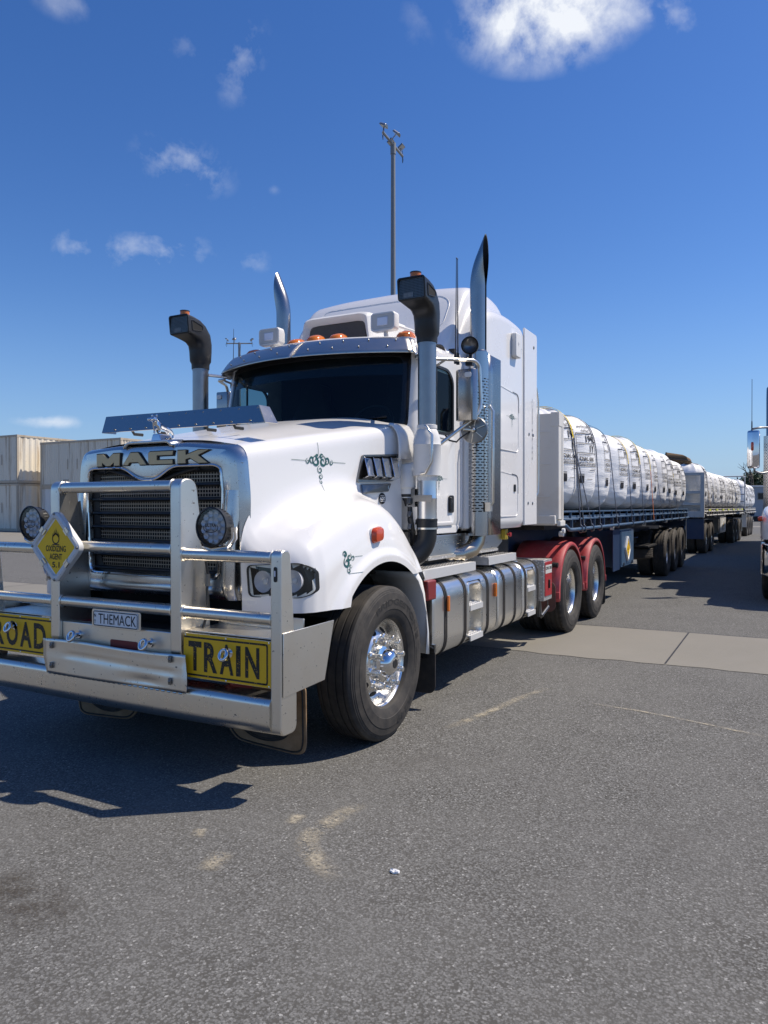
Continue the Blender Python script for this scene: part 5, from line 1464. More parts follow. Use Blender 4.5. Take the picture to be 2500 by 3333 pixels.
# driving lamps on the roof
for s_ in (1, -1):
    c = Vector((.59 * s_, 1.13, 3.115)); mb = MB()
    mb.loft([[(c.x + a * k, c.y + d, c.z + b_ * k) for a, b_ in rrect(.235, .155, .03, 5)] for d, k in ((-.055, .96), (-.045, 1), (.02, 1), (.075, .72), (.08, .5))]); hl = mb.build('roof_lamp', 'white_dull', TR, smooth=40)
    mb = MB(); mb.loft([[(c.x + a * k, c.y + d, c.z + b_ * k) for a, b_ in rrect(.205, .125, .02, 5)] for d, k in ((-.0555, 1), (-.058, .97), (-.048, .90), (-.046, .70))]); mb.build('lamp_bezel', 'mesh_grey', hl, smooth=30)
    mb = MB(); mb.box(c.x - .05, c.x + .05, c.y - .060, c.y - .052, c.z - .035, c.z + .035); mb.build('lens', 'lamp_lens', hl, bevel=.006)
    mb = MB(); mb.tube([(c.x, c.y, c.z - .07), (c.x, c.y + .02, c.z - .13)], .02, 8); mb.tube([(c.x + .07 * s_, c.y + .05, c.z - .02), (c.x + .16 * s_, c.y + .45, c.z - .03)], .014, 8); mb.build('lamp_stay', 'white_dull', hl)
# roof air conditioner
mb = MB()
def acr(y_, hw, zt, hw2): return [(p.x, y_, p.y) for p in fillet([(-hw2, 2.98, 0), (-hw, zt - .02, 0), (-hw * .8, zt, 0), (hw * .8, zt, 0), (hw, zt - .02, 0), (hw2, 2.98, 0)], [0, .05, .04, .04, .05, 0], 5)]
mb.grid([acr(1.31, .285, 3.215, .325), acr(1.27, .305, 3.245, .345), acr(1.26, .33, 3.265, .365), acr(1.285, .345, 3.285, .375), acr(1.34, .35, 3.295, .38), acr(1.6, .37, 3.30, .40), acr(1.9, .40, 3.30, .42)]); acu = mb.build('roof_air_conditioner', 'white_dull', TR, smooth=50)
mb = MB(); P = acr(1.315, .29, 3.22, .33); mb.add(P, [tuple(range(len(P)))]); mb.build('screen_back', 'flat_black', acu)
mb = MB(); mb.grid([[(x, 1.305, z) for z in (3.0, 3.21)] for x in (-.30, .30)], uv=lambda i, j: (i * .6, j * .21)); mb.build('bug_screen', 'bug_screen', acu, smooth=0)

# ================================================================== SLEEPER with tall fairing
ZTOP = [(1.70, 3.03), (1.80, 3.13), (1.92, 3.30), (2.06, 3.50), (2.18, 3.635), (2.30, 3.705), (2.5, 3.742), (2.8, 3.758), (3.05, 3.745), (3.20, 3.70), (3.30, 3.63), (3.37, 3.54)]
HWT = [(1.70, .86), (1.92, .885), (2.18, .885), (2.5, .895), (3.05, .885), (3.37, .86)]
SHX = [(1.70, .98), (1.9, 1.0), (2.1, 1.06), (2.3, 1.09), (3.25, 1.10), (3.38, 1.08)]
SHZ = [(1.70, 2.86), (1.85, 2.98), (2.05, 3.20), (2.25, 3.38), (2.6, 3.46), (3.2, 3.46), (3.38, 3.40)]


def slp(y_):
    zt, hw, sx, sz = smooth_table(ZTOP, y_), smooth_table(HWT, y_), smooth_table(SHX, y_), smooth_table(SHZ, y_)
    sz = min(sz, zt - .05)
    pts = [(0, zt + .012), (hw * .6, zt + .004), (hw, zt - .03), (hw + .03, max(sz + .05, zt - .22)), (sx, sz), (sx, 1.40), (sx - .035, 1.345)]
    F = fillet([(p[0], p[1], 0) for p in pts], [0, .2, .11, .12, .075, .03, 0], 7); return [(p.x, y_, p.y) for p in F]


yy_ = [1.72, 1.78, 1.84, 1.90, 1.96, 2.02, 2.08, 2.14, 2.20, 2.26, 2.32, 2.4, 2.5, 2.6, 2.75, 2.9, 3.05, 3.15, 3.22, 3.28, 3.33, 3.365, 3.38]
rows = []
for y_ in yy_:
    h = slp(max(1.72, y_)); lo = 1.345 if y_ >= 1.86 else 2.86
    h = [(x, a, max(z, lo)) for x, a, z in h]
    rows.append([(-x, a, z) for x, a, z in reversed(h[1:])] + h)
mb = MB(); mb.grid(rows); b0 = rows[-1]; mb.add([(x * 1.0, 3.38, z) for x, a, z in b0], [tuple(range(len(b0)))]); SLM = mb
f0 = [(x, a, z) for x, a, z in rows[4]]; mb.add([(x, 1.962, z) for x, a, z in f0], [tuple(range(len(f0)))])
slp_o = mb.build('sleeper', 'white_paint', TR, smooth=50); SB = SLM.bvh()
# raised panel on the fairing front
mb = MB(); fS = on_bvh(SB, lambda u, v: (u, .5, v), (0, 1, 0), -.002)
pan = resample(fillet([(-.74, 3.26, 0), (-.66, 3.585, 0), (.66, 3.585, 0), (.78, 3.50, 0), (.78, 3.22, 0)], .08, 6, True), 140)
mb.tube([fS(p.x, p.y) for p in pan], .007, 6, closed=True); mb.build('panel_line', 'white_paint', slp_o, smooth=60)
# rear side extenders
for s_ in (1, -1):
    mb = MB(); mb.prism([(3.30, 1.365), (3.745, 1.365), (3.745, 3.44), (3.72, 3.475), (3.30, 3.475)], 'x', min(1.090 * s_, 1.112 * s_), max(1.090 * s_, 1.112 * s_)); ex = mb.build('side_extender', 'white_paint', TR, bevel=.006)
    mb = MB()
    for y_, z in ((3.62, 3.32), (3.60, 2.35), (3.45, 2.35), (3.58, 1.60), (3.42, 1.60)): mb.ball((1.114 * s_, y_, z), .007, .016, .018, 10, 6)
    mb.build('extender_bolt', 'steel_dark', ex)
    if s_ > 0:
        mb = MB(); fE = lambda u, v: (1.1135, 3.57 + u, 2.35 + v)
        ribbon(mb, [(0, .30), (0, -.26)], .004, fE); ribbon(mb, [(.012, .30), (.012, .12)], .003, fE); ribbon(mb, [(-.012, .30), (-.012, .12)], .003, fE)
        st = [(.055 * (1 if k % 2 == 0 else .38) * cos(pi / 2 + pi * k / 5), .345 + .055 * (1 if k % 2 == 0 else .38) * sin(pi / 2 + pi * k / 5)) for k in range(11)]
        ribbon(mb, st, .004, fE)
        for z in (.05, .0, -.05): ribbon(mb, curl(.0, z, .018, 0, 1.2), .004, fE)
        for z in (-.12, -.17, -.24): ribbon(mb, [(-.016, z - .03), (0, z), (.016, z - .03)], .006, fE)
        mb.build('pinstripe', 'steel_dark', ex, smooth=0, recalc=False)
# lockers, aerial box, decals on the sleeper side
for z0, z1, y0_, y1_ in ((2.125, 2.755, 2.50, 3.11), (1.462, 1.915, 2.50, 3.09)):
    mb = MB(); L1 = resample(fillet([(y0_, z0, 0), (y1_, z0, 0), (y1_, z1 - .03, 0), (y0_, z1, 0)], .07, 6, True), 90); cy = (y0_ + y1_) / 2; cz = (z0 + z1) / 2
    mb.grid([[(1.101 + d, cy + (p.x - cy) * k, cz + (p.y - cz) * k) for p in L1] for d, k in ((0, 1.0), (.007, .99), (.007, .978), (.003, .97))], closed=True); mb.add([(1.104, cy + (p.x - cy) * .97, cz + (p.y - cz) * .97) for p in L1], [tuple(range(len(L1)))]); lk = mb.build('locker_door', 'white_paint', TR, smooth=30)
    mb = MB(); Lx = [p for p in L1 if p.x > y1_ - .2 and p.y > z1 - .22]; Lx = sorted(Lx, key=lambda p: (p.x - cy) / (p.y - cz + .001)); mb.tube([(1.105, cy + (p.x - cy) * 1.005, cz + (p.y - cz) * 1.005) for p in Lx], .006, 6); mb.build('door_seal', 'black_plastic', lk)
    if z0 < 2: mb = MB(); mb.prism(rrect(.05, .075, .012, 4, 2.985, 1.755), 'x', 1.104, 1.115); mb.build('locker_latch', 'black_plastic', lk, bevel=.002)
mb = MB(); scroll_art(mb, lambda u, v: (1.1062, 2.90 + u, 2.475 + v), .50); mb.build('scroll_decal', 'print_green', slp_o, smooth=0, recalc=False)
mb = MB(); scroll_art(mb, lambda u, v: (1.1022, 3.18 + u, 3.22 + v), .26, 'corner'); mb.build('scroll_decal', 'print_green', slp_o, smooth=0, recalc=False)
mb = MB(); mb.prism(rrect(.165, .245, .022, 4, 2.965, 3.215), 'x', 1.10, 1.155); ab = mb.build('aerial_box', 'white_dull', TR, bevel=.008)
mb = MB(); scroll_art(mb, lambda u, v: (1.1562, 2.95 + u, 3.23 + v), .16, 'corner'); mb.build('box_mark', 'steel_dark', ab, smooth=0, recalc=False)
mb = MB(); mb.tube([(1.09, 3.74, 1.66), (1.11, 3.79, 1.72), (1.112, 3.80, 1.85), (1.112, 3.80, 2.75), (1.10, 3.76, 2.9)], .012, 8); mb.build('grab_rail', 'alloy', TR, smooth=60)
# white cowl between cab and stack at the sleeper's front
# ================================================================== EXHAUST STACKS
for s_ in (1, -1):
    xc, yc = 1.09 * s_, 1.99; st = thing('exhaust_stack', None, None, (xc, yc, 1.1), parent=TR); R_ = .0755
    mb = MB(); rings = []; nseg = 36
    path = []
    for k in range(13): path.append((xc, yc, 2.90 + (3.56 - 2.90) * k / 12, 0))
    for k in range(1, 13):
        a = radians(24) * k / 12; path.append((xc + s_ * .62 * (1 - cos(a)), yc, 3.56 + .62 * sin(a), a))
    x_, z_, a = path[-1][0], path[-1][2], path[-1][3]
    for k in range(1, 15): path.append((x_ + s_ * sin(a) * .03 * k, yc, z_ + cos(a) * .03 * k, a))
    cutx = xc + s_ * .118
    for (px, py, pz, a) in path:
        r_ = []
        for q in range(nseg):
            t = 2 * pi * q / nseg; lx = R_ * cos(t); ly = R_ * sin(t)
            r_.append((px + s_ * lx * cos(a), py + ly, pz - lx * sin(a), ))
        rings.append(r_)
    # mitre: cut by the upright plane x = cutx
    rows = []
    for r_ in rings:
        rows.append([((p[0]), p[1], p[2]) for p in r_])
    bm = bmesh.new(); vv = [[bm.verts.new(p) for p in r_] for r_ in rows]
    for i in range(len(vv) - 1):
        for q in range(nseg): bm.faces.new((vv[i][q], vv[i][(q + 1) % nseg], vv[i + 1][(q + 1) % nseg], vv[i + 1][q]))
    bmesh.ops.bisect_plane(bm, geom=bm.verts[:] + bm.edges[:] + bm.faces[:], plane_co=(cutx - s_ * .045, yc, 3.8), plane_no=(s_, 0, -.0), clear_outer=True)
    low = [f for f in bm.faces if False]
    bm.verts.index_update(); mb.add([tuple(v.co) for v in bm.verts], [tuple(v.index for v in f.verts) for f in bm.faces]); bm.free()
    mb.build('pipe', 'stack_steel', st, smooth=50)
    bo = MB(); bm = bmesh.new(); vv = []
    for (px, py, pz, a) in path[4:]: vv.append([bm.verts.new((px + s_ * .072 * cos(2 * pi * q / nseg) * cos(a), py + .072 * sin(2 * pi * q / nseg), pz - .072 * cos(2 * pi * q / nseg) * sin(a))) for q in range(nseg)])
    for i in range(len(vv) - 1):
        for q in range(nseg): bm.faces.new((vv[i][q], vv[i][(q + 1) % nseg], vv[i + 1][(q + 1) % nseg], vv[i + 1][q]))
    bmesh.ops.bisect_plane(bm, geom=bm.verts[:] + bm.edges[:] + bm.faces[:], plane_co=(cutx - s_ * .047, yc, 3.8), plane_no=(s_, 0, 0), clear_outer=True)
    bm.verts.index_update(); bo.add([tuple(v.co) for v in bm.verts], [tuple(v.index for v in f.verts) for f in bm.faces]); bm.free()
    bo.build('pipe_bore', 'flat_black', st, smooth=50)
    mb = MB(); mb.lathe([(.07, 2.80), (.0755, 2.82), (.083, 2.82), (.083, 2.97), (.0765, 2.985)], (xc, yc, 0), (0, 0, 1), 30); mb.build('pipe_collar', 'stack_steel', st)
    # perforated heat shield: half round with a flat tail
    prof = [(xc + s_ * .10 * cos(radians(a)), yc - .02 + .105 * sin(radians(a))) for a in range(-170, 46, 9)]
    prof += [(xc + s_ * .045, yc + .115), (xc + s_ * .04, yc + .33)]
    L = [0]
    for a, b_ in zip(prof, prof[1:]): L.append(L[-1] + hypot(b_[0] - a[0], b_[1] - a[1]))
    zz = [1.30 + 1.66 * k / 10 for k in range(11)]
    n25 = len(prof) - 2
    mb = MB(); mb.grid([[(p[0], p[1], z) for p in prof[:n25]] for z in zz], uv=lambda i, j: (L[j], zz[i])); mb.build('heat_shield', 'perforated_steel', st, smooth=60)
    tail = [prof[n25 - 1], (xc + s_ * .078, yc + .13), (xc + s_ * .075, yc + .40)]
    mb = MB(); mb.grid([[(p[0], p[1], z) for p in tail] for z in zz]); mb.build('shield_tail', 'stack_steel', st, smooth=20, solid=.003)
    mb = MB(); mb.lathe([(.066, 1.32), (.066, 2.9)], (xc, yc, 0), (0, 0, 1), 24); mb.build('muffler', 'chassis_black', st)
    mb = MB(); mb.tube([(xc, yc, 1.45), (xc, yc, 1.32), (xc - s_ * .01, yc - .02, 1.24), (xc - s_ * .03, yc - .09, 1.17), (xc - s_ * .10, yc - .20, 1.13), (xc - s_ * .3, yc - .40, 1.12)], .075, 20); mb.build('elbow', 'elbow_steel', st, smooth=60)
    mb = MB(); mb.tube([(xc + s_ * .13, yc - .06, 1.56), (xc + s_ * .165, yc - .06, 1.60), (xc + s_ * .165, yc - .06, 2.42), (xc + s_ * .13, yc - .06, 2.47)], .013, 10); mb.box(xc + s_ * .12 - .02, xc + s_ * .12 + .03, yc - .085, yc - .035, 1.52, 1.60); mb.build('grab_handle', 'alloy', st, smooth=60)

# ================================================================== AIR CLEANERS
for s_ in (1, -1):
    xa, ya = 1.14 * s_, .78; ac = thing('air_cleaner', None, None, (xa, ya, 1.1), parent=TR)
    mb = MB(); mb.lathe([(.071, 2.17), (.071, 2.80), (.073, 2.80), (.073, 2.835), (.069, 2.84)], (xa, ya, 0), (0, 0, 1), 32); mb.build('intake_tube', 'galvanised', ac)
    mb = MB(); mb.lathe([(.0775, 2.815), (.0775, 2.832), (.0745, 2.836)], (xa, ya, 0), (0, 0, 1), 32); mb.build('clamp', 'black_plastic', ac)
    mb = MB(); mb.lathe([(.072, 1.76), (.080, 1.762), (.080, 1.795), (.106, 1.80), (.106, 2.03), (.109, 2.035), (.106, 2.04), (.104, 2.075), (.085, 2.135), (.074, 2.155), (.078, 2.16), (.078, 2.185), (.072, 2.188)], (xa, ya, 0), (0, 0, 1), 40); mb.build('cleaner_bowl', 'white_dull', ac, smooth=35)
    mb = MB(); mb.lathe([(.0755, 1.46), (.0755, 1.62), (.077, 1.625), (.0755, 1.63), (.0755, 1.77)], (xa, ya, 0), (0, 0, 1), 32); mb.build('lower_tube', 'polished_tank', ac)
    mb = MB(); mb.lathe([(.080, 1.395), (.080, 1.452), (.082, 1.455), (.082, 1.468), (.078, 1.47)], (xa, ya, 0), (0, 0, 1), 32); mb.build('hose_clamp', 'black_plastic', ac)
    mb = MB(); mb.lathe([(.0825, 1.388), (.0825, 1.402)], (xa, ya, 0), (0, 0, 1), 32); mb.build('hose_band', 'alloy', ac)
    mb = MB(); mb.tube([(xa, ya, 1.42)] + [(xa - s_ * .16 * (1 - cos(radians(a))), ya - .17 * (1 - cos(radians(a))), 1.36 - .22 * sin(radians(a))) for a in range(0, 91, 10)] + [(xa - s_ * .4, ya - .42, 1.13)], .077, 22); mb.build('intake_hose', 'black_plastic', ac, smooth=60)
    mb = MB(); mb.tube([(xa + s_ * .03, ya - .10, 2.17), (xa + s_ * .045, ya - .105, 2.165), (xa + s_ * .09, ya - .105, 2.10), (xa + s_ * .09, ya - .11, 1.90), (xa + s_ * .04, ya - .115, 1.815), (xa + s_ * .0, ya - .11, 1.81)], .011, 10); mb.build('grab_handle', 'alloy', ac, smooth=60)
    mb = MB(); mb.box(min(xa - s_ * .08, xa - s_ * .15), max(xa - s_ * .08, xa - s_ * .15), ya - .05, ya + .03, 1.56, 1.70); mb.box(min(xa - s_ * .075, xa + s_ * .078), max(xa - s_ * .075, xa + s_ * .078), ya - .081, ya - .076, 1.60, 1.65); mb.build('mount_bracket', 'steel_dark', ac)
    # white pre-pipe and dust cup behind the bonnet
    xb = .985 * s_; mb = MB(); mb.lathe([(.0, 1.62), (.05, 1.63), (.052, 1.70), (.062, 1.71), (.062, 1.87), (.05, 1.89), (.0, 1.90)], (xb, .76, 0), (0, 0, 1), 24); mb.build('dust_pot', 'white_dull', ac, smooth=40)
    mb = MB(); mb.lathe([(.05, 1.66), (.055, 1.655), (.055, 1.645), (.03, 1.60), (.022, 1.565), (0, 1.565)], (xb, .76, 0), (0, 0, 1), 20); mb.build('dust_cup', 'black_plastic', ac)
    mb = MB(); mb.tube([(xb, .76, 1.85), (xb + s_ * .09, .77, 1.88), (xa, ya, 1.90)], .045, 14); mb.build('link_pipe', 'white_dull', ac, smooth=60)
    # black snorkel head looking forward
    hw, hh = .115, .083
    def sec(c, ax_f, w, h, r): 
        f = Vector(ax_f).normalized(); rx = Vector((1, 0, 0)); uz = f.cross(rx) * -1
        return [tuple(Vector(c) + rx * a + uz * b_) for a, b_ in rrect(w, h, r, 6)]
    secs = [((xa, ya, 2.815), (0, 0, 1), .158, .158, .078), ((xa, ya, 2.86), (0, 0, 1), .160, .160, .078), ((xa, ya, 2.885), (0, 0, 1), .182, .186, .085), ((xa, ya, 2.97), (0, 0, 1), .186, .19, .08), ((xa, ya - .005, 3.03), (0, -.15, 1), .188, .19, .07), ((xa, ya - .03, 3.085), (0, -.55, 1), .195, .20, .06), ((xa, ya - .075, 3.125), (0, -1, .65), .205, .19, .05), ((xa, ya - .125, 3.145), (0, -1, .25), .215, .180, .035), ((xa, ya - .20, 3.158), (0, -1, .12), .225, .172, .028), ((xa, ya - .275, 3.166), (0, -1, -.12), .228, .170, .024), ((xa, ya - .278, 3.166), (0, -1, -.12), .205, .148, .02), ((xa, ya - .255, 3.166), (0, -1, -.12), .198, .142, .02)]
    mb = MB(); mb.loft([sec(*q) for q in secs], caps=True); sn = mb.build('snorkel_head', 'black_plastic', ac, smooth=50)
    mb = MB()
    fr_ = sec((xa, ya - .268, 3.166), (0, -1, -.12), .198, .142, .015)
    for k in range(19):
        u = -.098 + .0109 * k; mb.box(xa + u - .0012, xa + u + .0012, ya - .272, ya - .268, 3.097, 3.235)
    for k in range(13):
        z = 3.097 + .0115 * k; mb.box(xa - .099, xa + .099, ya - .2735, ya - .2695, z - .0012, z + .0012)
    mb.build('intake_screen', 'steel_dark', sn)
    mb = MB(); mb.box(xa - .07, xa + .005, ya - .2575, ya - .2565, 3.108, 3.142); mb.build('screen_gap', 'white_dull', sn)
    for q in (1, -1):
        mb = MB(); P = fillet([(ya - .235, 3.205, 0), (ya - .225, 3.115, 0), (ya - .10, 3.130, 0), (ya - .095, 3.175, 0)], .012, 4, True)
        mb.prism([(p.x, p.y) for p in P], 'x', xa + q * .100 if q > 0 else xa - .1145, xa + .1145 if q > 0 else xa - .100); mb.build('side_screen', 'flat_black', sn)
        mb = MB(); mb.tube([(xa + q * .1145, p.x, p.y) for p in P], .005, 6, closed=True); mb.build('screen_rim', 'black_plastic', sn)
    mb = MB(); mb.lathe([(.045, 3.235), (.045, 3.262), (.040, 3.266)], (xa - s_ * 0, ya - .20, 0), (0, 0, 1), 24); mb.lathe([(.042, 3.262), (.041, 3.295), (.03, 3.30)], (xa, ya - .20, 0), (0, 0, 1), 24); bc = mb.build('beacon', 'amber_lens', ac, smooth=40)
    mb = MB(); mb.lathe([(.043, 3.295), (.043, 3.303), (0, 3.306)], (xa, ya - .20, 0), (0, 0, 1), 24); mb.build('beacon_cap', 'black_plastic', bc)
    # stay to the cab
    mb = MB(); mb.tube([(xa - s_ * .06, ya + .04, 2.765), (xa - s_ * .17, ya + .16, 2.755)], .014, 8); mb.build('stay', 'alloy', ac)

# ================================================================== MIRRORS
for s_ in (1, -1):
    mr = thing('mirror', None, None, (1.3 * s_, 1.4, 2.4), parent=TR); X = lambda x: x * s_
    mb = MB(); mb.tube([tuple(p) for p in fillet([(X(1.0), .95, 2.735), (X(1.08), .96, 2.735), (X(1.31), 1.33, 2.765), (X(1.335), 1.385, 2.73), (X(1.345), 1.40, 2.42), (X(1.335), 1.36, 2.32), (X(1.02), .98, 1.965)], [0, .03, .05, .06, .06, .06, 0], 6)], .0145, 10); mb.build('mirror_arm', 'alloy', mr, smooth=60)
    mb = MB(); mb.tube([(X(1.0), 1.18, 2.70), (X(1.16), 1.14, 2.765)], .010, 8); mb.ball((X(1.01), 1.18, 2.70), .02); mb.build('arm_stay', 'steel_dark', mr)
    mb = MB(); mb.loft([[(X(1.275) + a * k * s_, 1.27 + b_ * k, z) for a, b_ in [(p.x, p.y) for p in fillet([(-.095, -.02, 0), (-.07, -.045, 0), (.06, -.05, 0), (.085, -.02, 0), (.085, .015, 0), (-.095, .02, 0)], .014, 4, True)]] for z, k in ((2.262, .92), (2.268, 1), (2.672, 1), (2.68, .95))]); mh = mb.build('mirror_head', 'stack_steel', mr, smooth=40)
    mb = MB(); mb.box(X(1.275) - .08, X(1.275) + .08, 1.290, 1.293, 2.285, 2.655); mb.build('mirror_glass', 'chrome', mh)
    mb = MB(); mb.prism(rrect(.058, .042, .014, 4, X(1.30), 2.632), 'y', 1.212, 1.225); mb.build('mirror_lamp', 'white_sign', mh, bevel=.004)
    mb = MB(); mb.lathe([(.02, 0), (.022, -.018), (.105, -.012), (.112, -.004), (.112, .006), (0, .008)], (X(1.30), 1.36, 2.195), (-.15 * s_, 1, .0), 36); dc = mb.build('convex_mirror', 'steel_dark', mr, smooth=35)
    mb = MB()
    for a in (80, 200, 320, 20, 140, 260): mb.tube([(X(1.30) + .03 * cos(radians(a)), 1.34, 2.195 + .03 * sin(radians(a))), (X(1.30) + .10 * cos(radians(a)), 1.345, 2.195 + .10 * sin(radians(a)))], .004, 6)
    mb.tube([(X(1.30), 1.34, 2.195), (X(1.22), 1.31, 2.20)], .014, 10); mb.ball((X(1.30), 1.335, 2.195), .022); mb.build('mirror_boss', 'alloy', dc)
    if s_ > 0:
        mb = MB(); mb.tube([(X(1.28), 1.37, 2.20), (X(1.22), 1.24, 2.12), (X(1.20), 1.22, 2.09), (X(1.16), 1.17, 2.10), (X(1.14), 1.13, 2.14)], .007, 8); mb.build('mirror_cable', 'black_plastic', mr, smooth=60)
    mb = MB(); mb.lathe([(.072, -.055), (.074, -.045), (.070, .0), (.05, .045), (.02, .06), (0, .06)], (X(1.25), 1.40, 2.90), (-.25 * s_, 1, .05), 30); wl = mb.build('work_lamp', 'black_plastic', mr, smooth=40)
    mb = MB(); mb.lathe([(.066, -.050), (.05, -.02), (0, -.005)], (X(1.25), 1.40, 2.90), (-.25 * s_, 1, .05), 24); mb.build('lamp_reflector', 'steel_dark', wl, smooth=50)
    mb = MB(); mb.tube([(X(1.25), 1.40, 2.83), (X(1.25), 1.385, 2.775)], .016, 8); mb.box(X(1.25) - .03, X(1.25) + .03, 1.36, 1.41, 2.735, 2.79); mb.build('lamp_mount', 'black_plastic', wl)
for s_ in (1, -1):
    for dy in ((0, .05) if s_ > 0 else (0,)):
        mb = MB(); mb.lathe([(.014, 0), (.016, .04), (.012, .09), (.006, .10), (.0045, .5), (.0028, .86), (.0045, .875), (0, .88)] if s_ > 0 else [(.014, 0), (.016, .07), (.010, .12), (.004, .14), (.002, .55), (0, .56)], (1.17 * s_, 1.27 + dy, 2.74), (0 if dy == 0 else -.0, .02 if dy == 0 else -.01, 1), 10); mb.build('aerial', 'black_plastic', TR, smooth=50)

# ================================================================== TANKS, STEPS, TOOLBOX
def tank_profile(s_):
    P = [(1.185, .36), (1.185, .985), (.58, .985), (.58, .36)]
    F = fillet([(p[0], p[1], 0) for p in P], [.17, .17, .10, .10], 8, True)
    # extra points on the outer flat so a step recess can be cut
    i = 8; out = []
    for k, p in enumerate(F):
        out.append(p)
        if k == 8:
            a, b_ = F[8], F[9]
            for z in (.545, .60, .66, .71, .76, .80): out.append(Vector((1.185, z, 0)))
    return [(s_ * p.x, p.y) for p in out]


def tank(y0, y1, mat, label_parts, holes, s_=1):
    pr = tank_profile(s_); n = len(pr)
    ys_ = sorted(set([y0, y0 + .012, y0 + .035, y1 - .035, y1 - .012, y1] + [q for h in holes for q in h[:2]] + [y0 + (y1 - y0) * k / 6 for k in range(1, 6)]))
    cz = .67; cx = .88 * s_
    def k_of(y_): d = min(y_ - y0, y1 - y_); return .965 if d < .001 else (.99 if d < .013 else 1.0)
    rows = [[(cx + (p[0] - cx) * k_of(y_), y_, cz + (p[1] - cz) * k_of(y_)) for p in pr] for y_ in ys_]
    def skip(i, j):
        if not holes: return False
        m = (ys_[i] + ys_[i + 1]) / 2; z = (pr[j][1] + pr[(j + 1) % n][1]) / 2
        return any(h[0] < m < h[1] and h[2] < z < h[3] and abs(pr[j][0]) > 1.08 and abs(pr[(j + 1) % n][0]) > 1.08 for h in holes)
    mb = MB(); mb.grid(rows, closed=True, skip=skip); mb.add(rows[0], [tuple(range(n))]); mb.add(rows[-1], [tuple(range(n))])
    return mb.build('fuel_tank', mat, TR, smooth=40)


